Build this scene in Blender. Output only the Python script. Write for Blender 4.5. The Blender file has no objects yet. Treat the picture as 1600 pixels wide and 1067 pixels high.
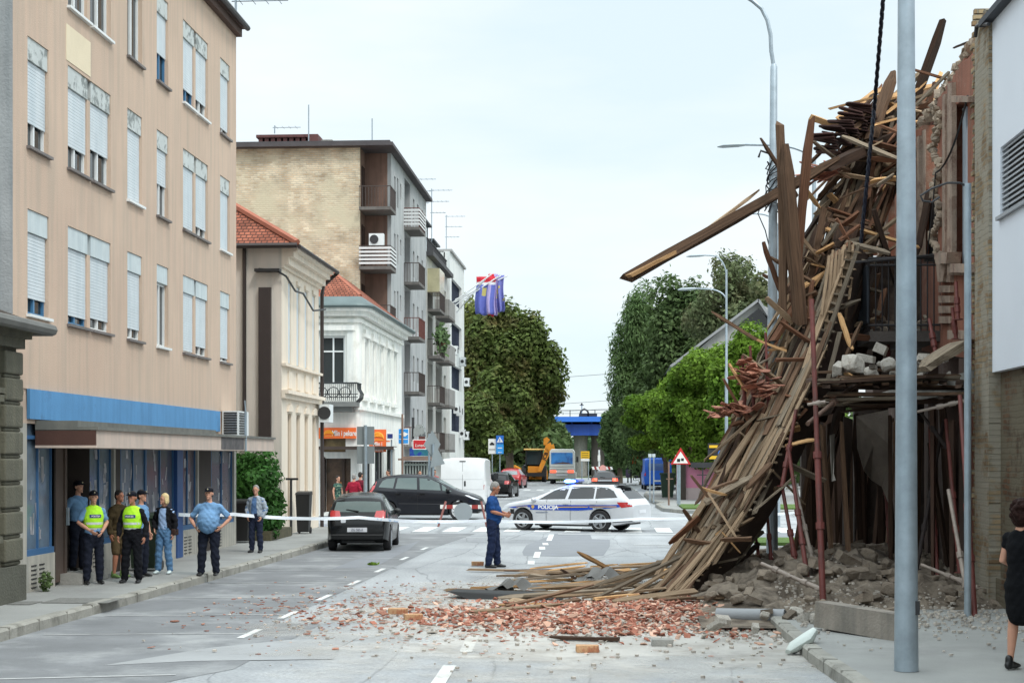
import bpy, bmesh, math, random
from mathutils import Vector, Matrix, noise
from mathutils.bvhtree import BVHTree
R=math.radians; random.seed(7)
sc=bpy.context.scene; COL=sc.collection
# ---------------- camera, sky, sun, exposure ----------------
F_PX=2400.0; YAW=math.atan(155/2400); EYE=2.3; HOR=715.0
cam=bpy.data.objects.new('camera',bpy.data.cameras.new('camera')); COL.objects.link(cam)
cam.location=(0,0,EYE); cam.rotation_euler=(R(90),0,YAW)
cam.data.sensor_width=36; cam.data.lens=F_PX*36/1600; cam.data.shift_y=(HOR-533.5)/1600
cam.data.clip_start=0.3; cam.data.clip_end=2000; sc.camera=cam
SUN_EL,SUN_AZ=R(50),R(140)      # azimuth clockwise from +Y: behind the camera, to the right
w=bpy.data.worlds.new('World'); sc.world=w; w.use_nodes=True
wt=w.node_tree; N=wt.nodes; Lk=wt.links; N.clear()
wo=N.new('ShaderNodeOutputWorld'); bg=N.new('ShaderNodeBackground'); Lk.new(bg.outputs[0],wo.inputs[0])
sky=N.new('ShaderNodeTexSky'); sky.sky_type='NISHITA'; sky.sun_disc=False; sky.sun_elevation=SUN_EL; sky.sun_rotation=SUN_AZ
tc=N.new('ShaderNodeTexCoord'); sep=N.new('ShaderNodeSeparateXYZ'); Lk.new(tc.outputs['Generated'],sep.inputs[0])
# cloud veil: CIE overcast law (brighter towards the zenith) with soft noise
mp=N.new('ShaderNodeMapping'); mp.inputs['Scale'].default_value=(1.2,1.2,4.5); Lk.new(tc.outputs['Generated'],mp.inputs[0])
nz=N.new('ShaderNodeTexNoise'); nz.inputs['Scale'].default_value=2.3; nz.inputs['Detail'].default_value=5; nz.inputs['Roughness'].default_value=.5; Lk.new(mp.outputs[0],nz.inputs[0])
cr=N.new('ShaderNodeValToRGB'); Lk.new(nz.outputs[0],cr.inputs[0])
cr.color_ramp.elements[0].position=.36; cr.color_ramp.elements[0].color=(7.6,8.9,9.4,1)
cr.color_ramp.elements[1].position=.60; cr.color_ramp.elements[1].color=(9.3,9.9,10.1,1)
g1=N.new('ShaderNodeMath'); g1.operation='MULTIPLY_ADD'; g1.use_clamp=False; Lk.new(sep.outputs[2],g1.inputs[0]); g1.inputs[1].default_value=2.6; g1.inputs[2].default_value=.16
g2=N.new('ShaderNodeMath'); g2.operation='MAXIMUM'; Lk.new(g1.outputs[0],g2.inputs[0]); g2.inputs[1].default_value=.93
vm=N.new('ShaderNodeVectorMath'); vm.operation='SCALE'; Lk.new(cr.outputs[0],vm.inputs[0]); Lk.new(g2.outputs[0],vm.inputs['Scale'])
mx=N.new('ShaderNodeMixRGB'); mx.inputs[0].default_value=.88; Lk.new(sky.outputs[0],mx.inputs[1]); Lk.new(vm.outputs[0],mx.inputs[2])
Lk.new(mx.outputs[0],bg.inputs[0]); bg.inputs[1].default_value=.1
sl=bpy.data.lights.new('sun','SUN'); sl.energy=1.35; sl.angle=R(12); sl.color=(1,.96,.9)
so=bpy.data.objects.new('sun',sl); COL.objects.link(so)
so.rotation_euler=(R(90)-SUN_EL,0,math.pi-SUN_AZ+0)
so.location=(0,0,60)
sc.view_settings.view_transform='Standard'; sc.view_settings.look='None'; sc.view_settings.gamma=1; sc.view_settings.exposure=0.3
sc.render.engine='CYCLES'
# ---------------- pixel -> place helpers ----------------
cY,sY=math.cos(YAW),math.sin(YAW)
def ray(px): t=(px-800)/F_PX; return (-sY+t*cY, cY+t*sY)
def at(px,py,Y):
    r=ray(px); d=Y/r[1]; return Vector((d*r[0],Y,EYE+d*(HOR-py)/F_PX))
def atX(px,py,X):
    r=ray(px); d=X/r[0]; return Vector((X,d*r[1],EYE+d*(HOR-py)/F_PX))
def gnd(px,py,z=0):
    d=(EYE-z)*F_PX/(py-HOR); r=ray(px); return Vector((d*r[0],d*r[1],z))
def yX(px,X): return atX(px,HOR,X).y
# ---------------- materials ----------------
def s(r,g,b,k=1.0):
    f=lambda c:(((c/255+.055)/1.055)**2.4 if c>10 else c/255/12.92)*k
    return (f(r),f(g),f(b),1)
MATS={}
def pm(name,col,var=.15,scale=2.0,streak=0,rough=.8,bump=.15,bs=30,metal=0,coat=0,rnd=0,col2=None,c2pos=(.45,.6),c2scale=1.0,emit=0,spec=.5,island=0):
    if name in MATS: return MATS[name]
    m=bpy.data.materials.new(name); MATS[name]=m; m.use_nodes=True; t=m.node_tree; n=t.nodes; l=t.links
    b=n['Principled BSDF']; b.inputs['Roughness'].default_value=rough; b.inputs['Metallic'].default_value=metal
    b.inputs['Coat Weight'].default_value=coat; b.inputs['Specular IOR Level'].default_value=spec
    tc=n.new('ShaderNodeTexCoord')
    no=n.new('ShaderNodeTexNoise'); no.inputs['Scale'].default_value=scale; no.inputs['Detail'].default_value=6; no.inputs['Roughness'].default_value=.6
    l.new(tc.outputs['Object'],no.inputs[0])
    r=n.new('ShaderNodeValToRGB'); l.new(no.outputs[0],r.inputs[0])
    r.color_ramp.elements[0].position=.3; r.color_ramp.elements[1].position=.7
    r.color_ramp.elements[0].color=tuple(c*(1-var) for c in col[:3])+(1,)
    r.color_ramp.elements[1].color=tuple(min(1,c*(1+var*.7)) for c in col[:3])+(1,)
    cur=r.outputs[0]
    if col2:
        n2=n.new('ShaderNodeTexNoise'); n2.inputs['Scale'].default_value=c2scale; n2.inputs['Detail'].default_value=8; n2.inputs['Roughness'].default_value=.65
        l.new(tc.outputs['Object'],n2.inputs[0]); r2=n.new('ShaderNodeValToRGB'); l.new(n2.outputs[0],r2.inputs[0])
        r2.color_ramp.elements[0].position=c2pos[0]; r2.color_ramp.elements[1].position=c2pos[1]
        x=n.new('ShaderNodeMixRGB'); l.new(r2.outputs[0],x.inputs[0]); l.new(cur,x.inputs[1]); x.inputs[2].default_value=col2; cur=x.outputs[0]
    if streak:
        mp=n.new('ShaderNodeMapping'); mp.inputs['Scale'].default_value=(3.5,3.5,.22); l.new(tc.outputs['Object'],mp.inputs[0])
        n3=n.new('ShaderNodeTexNoise'); n3.inputs['Scale'].default_value=1.6; n3.inputs['Detail'].default_value=7; l.new(mp.outputs[0],n3.inputs[0])
        r3=n.new('ShaderNodeValToRGB'); l.new(n3.outputs[0],r3.inputs[0]); r3.color_ramp.elements[0].position=.33; r3.color_ramp.elements[1].position=.58
        k=1-streak; r3.color_ramp.elements[0].color=(k*.96,k,k*1.02,1); r3.color_ramp.elements[1].color=(1,1,1,1)
        x=n.new('ShaderNodeMixRGB'); x.blend_type='MULTIPLY'; x.inputs[0].default_value=1; l.new(cur,x.inputs[1]); l.new(r3.outputs[0],x.inputs[2]); cur=x.outputs[0]
    if rnd or island:
        if rnd: oi=n.new('ShaderNodeObjectInfo'); out=oi.outputs['Random']; a=rnd
        else: oi=n.new('ShaderNodeNewGeometry'); out=oi.outputs['Random Per Island']; a=island
        mr=n.new('ShaderNodeMapRange'); mr.inputs[3].default_value=1-a; mr.inputs[4].default_value=1+a; l.new(out,mr.inputs[0])
        x=n.new('ShaderNodeVectorMath'); x.operation='SCALE'; l.new(cur,x.inputs[0]); l.new(mr.outputs[0],x.inputs['Scale']); cur=x.outputs[0]
    l.new(cur,b.inputs['Base Color'])
    if emit: l.new(cur,b.inputs['Emission Color']); b.inputs['Emission Strength'].default_value=emit
    if bump:
        nb=n.new('ShaderNodeTexNoise'); nb.inputs['Scale'].default_value=bs; nb.inputs['Detail'].default_value=4; l.new(tc.outputs['Object'],nb.inputs[0])
        bp=n.new('ShaderNodeBump'); bp.inputs['Strength'].default_value=bump; bp.inputs['Distance'].default_value=.03; l.new(nb.outputs[0],bp.inputs['Height']); l.new(bp.outputs[0],b.inputs['Normal'])
    return m
def brickmat(name,c1,c2,mortar,axis='X',bw=.25,rh=.075,ms=.012,plaster=None,ppos=(.45,.55),pscale=.5,bump=.6,offset=.5,wob=.01,squash=1):
    if name in MATS: return MATS[name]
    m=bpy.data.materials.new(name); MATS[name]=m; m.use_nodes=True; t=m.node_tree; n=t.nodes; l=t.links
    b=n['Principled BSDF']; b.inputs['Roughness'].default_value=.9; b.inputs['Specular IOR Level'].default_value=.2
    tc=n.new('ShaderNodeTexCoord'); sp=n.new('ShaderNodeSeparateXYZ'); l.new(tc.outputs['Object'],sp.inputs[0])
    cb=n.new('ShaderNodeCombineXYZ'); l.new(sp.outputs[1 if axis=='X' else 0],cb.inputs[0]); l.new(sp.outputs[2],cb.inputs[1])
    nw=n.new('ShaderNodeTexNoise'); nw.inputs['Scale'].default_value=6; l.new(cb.outputs[0],nw.inputs[0])
    vs=n.new('ShaderNodeVectorMath'); vs.operation='SCALE'; l.new(nw.outputs['Color'],vs.inputs[0]); vs.inputs['Scale'].default_value=wob*3
    va=n.new('ShaderNodeVectorMath'); l.new(cb.outputs[0],va.inputs[0]); l.new(vs.outputs[0],va.inputs[1])
    bk=n.new('ShaderNodeTexBrick'); l.new(va.outputs[0],bk.inputs[0]); bk.offset=offset
    bk.inputs['Scale'].default_value=1; bk.inputs['Brick Width'].default_value=bw; bk.inputs['Row Height'].default_value=rh; bk.inputs['Mortar Size'].default_value=ms; bk.inputs['Mortar Smooth'].default_value=.3
    bk.inputs['Color1'].default_value=c1; bk.inputs['Color2'].default_value=c2; bk.inputs['Mortar'].default_value=mortar; bk.inputs['Bias'].default_value=0
    cur=bk.outputs[0]
    nv=n.new('ShaderNodeTexNoise'); nv.inputs['Scale'].default_value=1.3; nv.inputs['Detail'].default_value=8; l.new(tc.outputs['Object'],nv.inputs[0])
    mr=n.new('ShaderNodeMapRange'); mr.inputs[1].default_value=.3; mr.inputs[2].default_value=.7; mr.inputs[3].default_value=.68; mr.inputs[4].default_value=1.25; l.new(nv.outputs[0],mr.inputs[0])
    x=n.new('ShaderNodeVectorMath'); x.operation='SCALE'; l.new(cur,x.inputs[0]); l.new(mr.outputs[0],x.inputs['Scale']); cur=x.outputs[0]
    bp=n.new('ShaderNodeBump'); bp.inputs['Strength'].default_value=bump; bp.inputs['Distance'].default_value=.02; bp.invert=True; l.new(bk.outputs['Fac'],bp.inputs['Height'])
    if plaster:
        n2=n.new('ShaderNodeTexNoise'); n2.inputs['Scale'].default_value=pscale; n2.inputs['Detail'].default_value=9; n2.inputs['Roughness'].default_value=.62; l.new(tc.outputs['Object'],n2.inputs[0])
        r2=n.new('ShaderNodeValToRGB'); l.new(n2.outputs[0],r2.inputs[0]); r2.color_ramp.elements[0].position=ppos[0]; r2.color_ramp.elements[1].position=ppos[1]
        x=n.new('ShaderNodeMixRGB'); l.new(r2.outputs[0],x.inputs[0]); l.new(cur,x.inputs[1]); x.inputs[2].default_value=plaster; cur=x.outputs[0]
    l.new(cur,b.inputs['Base Color']); l.new(bp.outputs[0],b.inputs['Normal'])
    return m
def flat(name,col,rough=.5,metal=0,coat=0,emit=0,spec=.5):
    return pm(name,col,var=.06,scale=6,rough=rough,bump=0,metal=metal,coat=coat,emit=emit,spec=spec)
# ---------------- mesh builder ----------------
def wloc(o):
    v=Vector((0,0,0))
    while o: v=v+Vector(o.location); o=o.parent
    return v
class MB:
    def __init__(s_): s_.v=[]; s_.f=[]; s_.mi=[]; s_.cm=0
    def add(s_,vs,fs):
        b=len(s_.v); s_.v+=[Vector(v) for v in vs]; s_.f+=[tuple(b+i for i in f) for f in fs]; s_.mi+=[s_.cm]*len(fs); return s_
    def hexa(s_,p): return s_.add(p,[(0,3,2,1),(4,5,6,7),(0,1,5,4),(1,2,6,5),(2,3,7,6),(3,0,4,7)])
    def box(s_,x0,x1,y0,y1,z0,z1): return s_.hexa([(x0,y0,z0),(x1,y0,z0),(x1,y1,z0),(x0,y1,z0),(x0,y0,z1),(x1,y0,z1),(x1,y1,z1),(x0,y1,z1)])
    def fbox(s_,F,u0,u1,v0,v1,n0,n1): return s_.hexa([F.p(u0,v0,n0),F.p(u1,v0,n0),F.p(u1,v0,n1),F.p(u0,v0,n1),F.p(u0,v1,n0),F.p(u1,v1,n0),F.p(u1,v1,n1),F.p(u0,v1,n1)])
    def beam(s_,p0,p1,wd,th,roll=0,taper=1,jag=0):
        p0=Vector(p0);p1=Vector(p1); d=(p1-p0).normalized(); a=d.cross(Vector((0,0,1)))
        if a.length<.05: a=d.cross(Vector((0,1,0)))
        a.normalize(); b=d.cross(a); ca,sa=math.cos(roll),math.sin(roll); a,b=a*ca+b*sa,b*ca-a*sa
        P=[]
        for q,k in((p0,1),(p1,taper)):
            for i,j in((-1,-1),(1,-1),(1,1),(-1,1)):
                P.append(q+a*(i*wd/2*k)+b*(j*th/2*k)+(d*random.uniform(-jag,jag) if jag else Vector((0,0,0))))
        return s_.hexa(P)
    def tube(s_,pts,r,n=8,cap=True,side=None):
        pts=[Vector(p) for p in pts]; m=len(pts); rs=r if isinstance(r,(list,tuple)) else [r]*m
        base=len(s_.v); vs=[]; a=None
        for i,p in enumerate(pts):
            d=(pts[min(i+1,m-1)]-pts[max(i-1,0)])
            if d.length<1e-9: d=Vector((0,0,1))
            d.normalize()
            ref=Vector(side) if side else (a if a is not None else (Vector((1,0,0)) if abs(d.x)<.8 else Vector((0,1,0))))
            a=ref-d*ref.dot(d)
            if a.length<1e-4: a=d.orthogonal()
            a.normalize(); b=d.cross(a)
            ri=rs[i]; rx,ry=ri if isinstance(ri,(tuple,list)) else (ri,ri)
            for k in range(n):
                t=2*math.pi*k/n; vs.append(p+a*(rx*math.cos(t))+b*(ry*math.sin(t)))
        fs=[]
        for i in range(m-1):
            for k in range(n): fs.append((i*n+k,i*n+(k+1)%n,(i+1)*n+(k+1)%n,(i+1)*n+k))
        if cap: fs.append(tuple(range(n-1,-1,-1))); fs.append(tuple((m-1)*n+k for k in range(n)))
        return s_.add(vs,fs)
    def ell(s_,c,r,n=10,m=7,rot=None):
        c=Vector(c); vs=[];fs=[]
        for i in range(m+1):
            ph=math.pi*i/m
            for k in range(n):
                t=2*math.pi*k/n; q=Vector((r[0]*math.sin(ph)*math.cos(t),r[1]*math.sin(ph)*math.sin(t),r[2]*math.cos(ph)))
                if rot: q=rot@q
                vs.append(c+q)
        for i in range(m):
            for k in range(n): fs.append((i*n+k,(i+1)*n+k,(i+1)*n+(k+1)%n,i*n+(k+1)%n))
        return s_.add(vs,fs)
    def prism(s_,pts,off):
        off=Vector(off); n=len(pts); vs=[Vector(p) for p in pts]; vs+=[p+off for p in vs]
        return s_.add(vs,[tuple(range(n-1,-1,-1)),tuple(range(n,2*n))]+[(i,(i+1)%n,n+(i+1)%n,n+i) for i in range(n)])
    def disc(s_,c,ax,r,th,n=20):
        c=Vector(c); ax=Vector(ax).normalized(); return s_.tube([c-ax*th/2,c+ax*th/2],r,n)
    def quad(s_,a,b,c,d): return s_.add([a,b,c,d],[(0,1,2,3)])
    def rock(s_,c,r,seed=0,sub=1):
        bm=bmesh.new(); bmesh.ops.create_icosphere(bm,subdivisions=sub,radius=1); c=Vector(c); r=Vector(r) if hasattr(r,'__len__') else Vector((r,r,r)); rot=Matrix.Rotation(seed*2.3,3,'Z')@Matrix.Rotation(seed*1.1,3,'X'); vs=[]
        for v in bm.verts:
            q=v.co*(1+.42*noise.noise(v.co*1.3+Vector((seed*7.1,seed*3.3,seed)))); q=Vector([max(-.72,min(.72,x)) for x in q])
            vs.append(c+rot@Vector((q.x*r.x,q.y*r.y,q.z*r.z)))
        fs=[tuple(v.index for v in f.verts) for f in bm.faces]; bm.free(); return s_.add(vs,fs)
    def obj(s_,name,mat,parent=None,smooth=False,norm=True,**tags):
        L=wloc(parent); me=bpy.data.meshes.new(name); me.from_pydata([v-L for v in s_.v],[],s_.f)
        for mm in (mat if isinstance(mat,(list,tuple)) else [mat]): me.materials.append(mm)
        if isinstance(mat,(list,tuple)): me.polygons.foreach_set('material_index',s_.mi)
        if norm:
            bm=bmesh.new(); bm.from_mesh(me); bmesh.ops.recalc_face_normals(bm,faces=bm.faces); bm.to_mesh(me); bm.free()
        if smooth:
            me.shade_smooth(); me.set_sharp_from_angle(angle=R(smooth if smooth>1 else 40))
        o=bpy.data.objects.new(name,me); COL.objects.link(o)
        if parent: o.parent=parent
        for k,v in tags.items(): o[k]=v
        return o
class Fr:
    def __init__(s_,O,U,N): s_.O=Vector(O); s_.U=Vector(U); s_.N=Vector(N)
    def p(s_,u,v,n=0): return s_.O+s_.U*u+Vector((0,0,v))+s_.N*n
def thing(name,label,cat,loc=(0,0,0),rz=0,group=None):
    o=bpy.data.objects.new(name,None); COL.objects.link(o); o.empty_display_size=.3; o.location=loc; o.rotation_euler=(0,0,rz); o['label']=label; o['category']=cat
    if group: o['group']=group
    return o
def tag(o,label,cat,group=None):
    o['label']=label; o['category']=cat
    if group: o['group']=group
    return o
def struct(o): o['kind']='structure'; return o
def copytree(o,parent=None,loc=None,rot=None,scale=None,**tags):
    c=o.copy(); COL.objects.link(c)
    if parent: c.parent=parent
    if loc is not None: c.location=loc
    if rot is not None: c.rotation_euler=rot
    if scale is not None: c.scale=scale
    for k,v in tags.items(): c[k]=v
    for ch in o.children: copytree(ch,c)
    return c
def wallgrid(mb,F,u0,u1,v0,v1,holes,dep=.15,out=0):
    us=sorted({u0,u1}|{min(max(h[0],u0),u1) for h in holes}|{min(max(h[1],u0),u1) for h in holes}); vs=sorted({v0,v1}|{min(max(h[2],v0),v1) for h in holes}|{min(max(h[3],v0),v1) for h in holes})
    for i in range(len(us)-1):
        for j in range(len(vs)-1):
            cu,cv=(us[i]+us[i+1])/2,(vs[j]+vs[j+1])/2
            if any(h[0]<cu<h[1] and h[2]<cv<h[3] for h in holes): continue
            mb.quad(F.p(us[i],vs[j],out),F.p(us[i+1],vs[j],out),F.p(us[i+1],vs[j+1],out),F.p(us[i],vs[j+1],out))
    for a,b,c,d in holes:
        mb.quad(F.p(a,c,out),F.p(b,c,out),F.p(b,c,-dep),F.p(a,c,-dep)); mb.quad(F.p(a,d,out),F.p(b,d,out),F.p(b,d,-dep),F.p(a,d,-dep))
        mb.quad(F.p(a,c,out),F.p(a,d,out),F.p(a,d,-dep),F.p(a,c,-dep)); mb.quad(F.p(b,c,out),F.p(b,d,out),F.p(b,d,-dep),F.p(b,c,-dep))
def textmesh(name,txt,size,mat,parent,loc,rot,bold=0,sx=1,shear=0,ext=.004):
    c=bpy.data.curves.new('t','FONT'); c.body=txt; c.size=size; c.extrude=ext; c.offset=bold; c.align_x='CENTER'; c.align_y='CENTER'; c.shear=shear; c.resolution_u=3
    o=bpy.data.objects.new('t',c); COL.objects.link(o); dg=bpy.context.evaluated_depsgraph_get(); me=bpy.data.meshes.new_from_object(o.evaluated_get(dg)); bpy.data.objects.remove(o); bpy.data.curves.remove(c)
    M_=Matrix.Translation(Vector(loc)-wloc(parent))@rot.to_matrix().to_4x4()@Matrix.Scale(sx,4,(1,0,0)); me.transform(M_); me.name=name
    me.materials.clear(); me.materials.append(mat); q=bpy.data.objects.new(name,me); COL.objects.link(q); q.parent=parent; return q
from mathutils import Euler
# shared materials
GLASS=flat('window_glass',(.02,.028,.032,1),rough=.06,spec=.7)
GLASSD=flat('dark_glass',(.008,.010,.012,1),rough=.08,spec=.6)
WHITE=pm('white_paint',s(222,226,226),var=.05,rough=.45,bump=0)
DGREY=pm('dark_grey_metal',s(58,58,60),var=.2,rough=.5,metal=.3,bump=.05)
GALV=pm('galvanised_steel',s(158,170,178),var=.2,scale=4,rough=.45,metal=.35,bump=.06,streak=.12)
CONC=pm('concrete',s(150,148,142),var=.2,scale=4,rough=.9,bump=.4,streak=.15)
BLACKP=flat('black_plastic',(.012,.012,.013,1),rough=.5)
# ================= GROUND =================
def sheet(name,pts,z,mat): 
    m=MB(); m.add([(x,y,z) for x,y in pts],[tuple(range(len(pts)))]); return struct(m.obj(name,mat,norm=False))
sheet('ground',[(-400,-60),(400,-60),(400,900),(-400,900)],-.02,pm('meadow',s(88,96,66),var=.3,scale=.3,rough=.95))
# asphalt: pale dusty with darker worn patches and cracks
def asphaltmat():
    m=pm('asphalt',s(158,161,163),var=.16,scale=.35,rough=.78,bump=.25,bs=60,col2=s(132,135,138),c2pos=(.5,.66),c2scale=.16,spec=.35)
    t=m.node_tree;n=t.nodes;l=t.links; b=n['Principled BSDF']; src=b.inputs['Base Color'].links[0].from_socket
    g=n.new('ShaderNodeNewGeometry'); mp=n.new('ShaderNodeMapping'); mp.inputs['Scale'].default_value=(1.6,.35,1); l.new(g.outputs['Position'],mp.inputs[0])
    v=n.new('ShaderNodeTexVoronoi'); v.feature='DISTANCE_TO_EDGE'; v.inputs['Scale'].default_value=.38
    nd=n.new('ShaderNodeTexNoise'); nd.inputs['Scale'].default_value=1.4; nd.inputs['Detail'].default_value=7; l.new(mp.outputs[0],nd.inputs[0])
    ad=n.new('ShaderNodeVectorMath'); ad.operation='MULTIPLY_ADD'; l.new(nd.outputs['Color'],ad.inputs[0]); ad.inputs[1].default_value=(.55,.55,0); l.new(mp.outputs[0],ad.inputs[2]); l.new(ad.outputs[0],v.inputs[0])
    cr=n.new('ShaderNodeValToRGB'); l.new(v.outputs['Distance'],cr.inputs[0]); cr.color_ramp.elements[0].position=.0; cr.color_ramp.elements[0].color=(.55,.55,.55,1); cr.color_ramp.elements[1].position=.012; cr.color_ramp.elements[1].color=(1,1,1,1)
    x=n.new('ShaderNodeMixRGB'); x.blend_type='MULTIPLY'; x.inputs[0].default_value=.8; l.new(src,x.inputs[1]); l.new(cr.outputs[0],x.inputs[2])
    # tyre-polished lanes (streaks running along the street) and fine speckle
    m3=n.new('ShaderNodeMapping'); m3.inputs['Scale'].default_value=(1.1,.05,1); l.new(g.outputs['Position'],m3.inputs[0])
    n3=n.new('ShaderNodeTexNoise'); n3.inputs['Scale'].default_value=1.3; n3.inputs['Detail'].default_value=5; l.new(m3.outputs[0],n3.inputs[0])
    r3=n.new('ShaderNodeMapRange'); r3.inputs[1].default_value=.3; r3.inputs[2].default_value=.7; r3.inputs[3].default_value=.84; r3.inputs[4].default_value=1.1; l.new(n3.outputs[0],r3.inputs[0])
    n4=n.new('ShaderNodeTexNoise'); n4.inputs['Scale'].default_value=22; n4.inputs['Detail'].default_value=3; l.new(g.outputs['Position'],n4.inputs[0])
    r4=n.new('ShaderNodeMapRange'); r4.inputs[1].default_value=.3; r4.inputs[2].default_value=.7; r4.inputs[3].default_value=.78; r4.inputs[4].default_value=1.14; l.new(n4.outputs[0],r4.inputs[0])
    mm=n.new('ShaderNodeMath'); mm.operation='MULTIPLY'; l.new(r3.outputs[0],mm.inputs[0]); l.new(r4.outputs[0],mm.inputs[1])
    y=n.new('ShaderNodeVectorMath'); y.operation='SCALE'; l.new(x.outputs[0],y.inputs[0]); l.new(mm.outputs[0],y.inputs['Scale']); l.new(y.outputs[0],b.inputs['Base Color'])
    return m
ASPH=asphaltmat()
sheet('road',[(-30,-20),(30,-20),(30,175),(-30,175)],0,ASPH)
DARKA=pm('dark_asphalt',s(120,122,124),var=.2,scale=.9,rough=.85,bump=.3,bs=60,col2=s(160,162,162),c2pos=(.5,.75),c2scale=.7,spec=.3)
PATCH=pm('patch_asphalt',s(126,129,133),var=.08,scale=1.5,rough=.8,bump=.25,bs=70,spec=.3)
def gp(*px,z=0): return [tuple(gnd(x,y,z)[:2]) for x,y in px]
# old dark parking strip on the left, repair patches
sheet('parking_strip',[(-7.6,4),(-4.6,4),(-4.55,15.5),(-4.1,16.5),(-4.0,21),(-4.65,21.2),(-4.5,39),(-4.1,46.5),(-7.6,46.5)],.004,DARKA)
sheet('road_patch',gp((816,862),(822,852),(866,834),(920,829),(925,842),(953,843),(953,853),(943,868),(880,869),(818,868)),.004,PATCH)
sheet('road_patch',gp((585,886),(640,858),(655,845),(560,873),(520,888)),.0065,PATCH)
sheet('road_patch',gp((160,1040),(300,1033),(520,1030),(533,1010),(560,996),(450,1000),(330,1012)),.0075,pm('patch_old',s(150,152,153),var=.15,scale=.8,rough=.85,bump=.2,spec=.3))
sheet('road_patch',[(3.5,40),(9,40),(9,48),(2.6,48)],.0055,PATCH)
# painted markings
PAINT=pm('road_paint',s(206,208,206),var=.08,scale=6,rough=.7,bump=.1,col2=s(165,167,166),c2pos=(.56,.68),c2scale=7)
mk=MB(); mk2=MB()
def line(a,b,w,mk=mk):
    a=Vector(a+(0,));b=Vector(b+(0,)); d=(b-a).normalized(); n_=Vector((-d.y,d.x,0))*w/2
    mk.add([(*(p.xy),.009) for p in (a-n_,a+n_,b+n_,b-n_)],[(0,1,2,3)])
for y0,y1 in ((13.2,16.9),(18.1,20.0),(33,34.2),(35.2,37.4),(38.4,39.6),(40.4,41.4),(42.5,46)): line((-1.72,y0),(-1.78,y1),.15)
for y0 in range(66,150,6): line((-2.1,y0),(-2.15,y0+3),.13)
for x in [i*.95-6.9 for i in range(14)]: line((x,47.4),(x,50.6),.5)           # near zebra
for x in [i*.95-6.0 for i in range(9)]: line((x,108),(x,111),.5)
for y0 in (19.2,21.6,24.4,27.4,30.5,34.2,38): 
    line((-7.35,y0+.3),(-4.75,y0+.62),.07,mk2); line((-4.72,y0+.1),(-4.7,y0+1.1),.1)
line((-7.4,15.3),(-4.6,16.0),.08,mk2); line((-6.2,14.9),(-4.9,15.3),.1,mk2)
line((2.4,36.5),(5,36.6),.3); line((.6,40.6),(3.8,40.8),.14); line((1.2,39.7),(3.2,39.8),.1); line((-1.6,46.3),(2.1,46.3),.25)
line((-15,61.0),(-8,61.0),.12); line((3,54),(25,54),.14); line((3,50.9),(20,51),.2)
struct(mk.obj('road_markings',PAINT,norm=False)); struct(mk2.obj('parking_lines',pm('worn_paint',s(176,177,176),var=.15,scale=5,rough=.8,bump=.1,col2=s(140,141,142),c2pos=(.42,.6),c2scale=2.5),norm=False))
# pale plaster dust fallen on the road round the rubble
def dustmat():
    m=pm('plaster_dust',s(206,202,194),var=.12,scale=.7,rough=.95,bump=.3,bs=30,col2=s(178,172,162),c2pos=(.45,.65),c2scale=1.5)
    t=m.node_tree;n=t.nodes;l=t.links;b=n['Principled BSDF']; g=n.new('ShaderNodeNewGeometry')
    sp=n.new('ShaderNodeVectorMath'); sp.operation='SUBTRACT'; sp.inputs[1].default_value=(.3,22.5,0); l.new(g.outputs['Position'],sp.inputs[0])
    ml=n.new('ShaderNodeVectorMath'); ml.operation='MULTIPLY'; ml.inputs[1].default_value=(1/5.2,1/8.5,0); l.new(sp.outputs[0],ml.inputs[0])
    ln=n.new('ShaderNodeVectorMath'); ln.operation='LENGTH'; l.new(ml.outputs[0],ln.inputs[0])
    no=n.new('ShaderNodeTexNoise'); no.inputs['Scale'].default_value=.8; no.inputs['Detail'].default_value=10; no.inputs['Roughness'].default_value=.65; l.new(g.outputs['Position'],no.inputs[0])
    a=n.new('ShaderNodeMath'); a.operation='MULTIPLY_ADD'; a.inputs[1].default_value=1.5; l.new(no.outputs[0],a.inputs[0]); l.new(ln.outputs['Value'],a.inputs[2])
    r=n.new('ShaderNodeMapRange'); r.inputs[1].default_value=1.25; r.inputs[2].default_value=1.75; r.inputs[3].default_value=.6; r.inputs[4].default_value=0; l.new(a.outputs[0],r.inputs[0]); l.new(r.outputs[0],b.inputs['Alpha'])
    return m
o=MB(); o.add([(-6.5,12,.014),(5.55,12,.014),(5.55,33,.014),(-6.5,33,.014)],[(0,1,2,3)]); o=o.obj('plaster_dust',dustmat(),norm=False); o['kind']='stuff'
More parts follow.
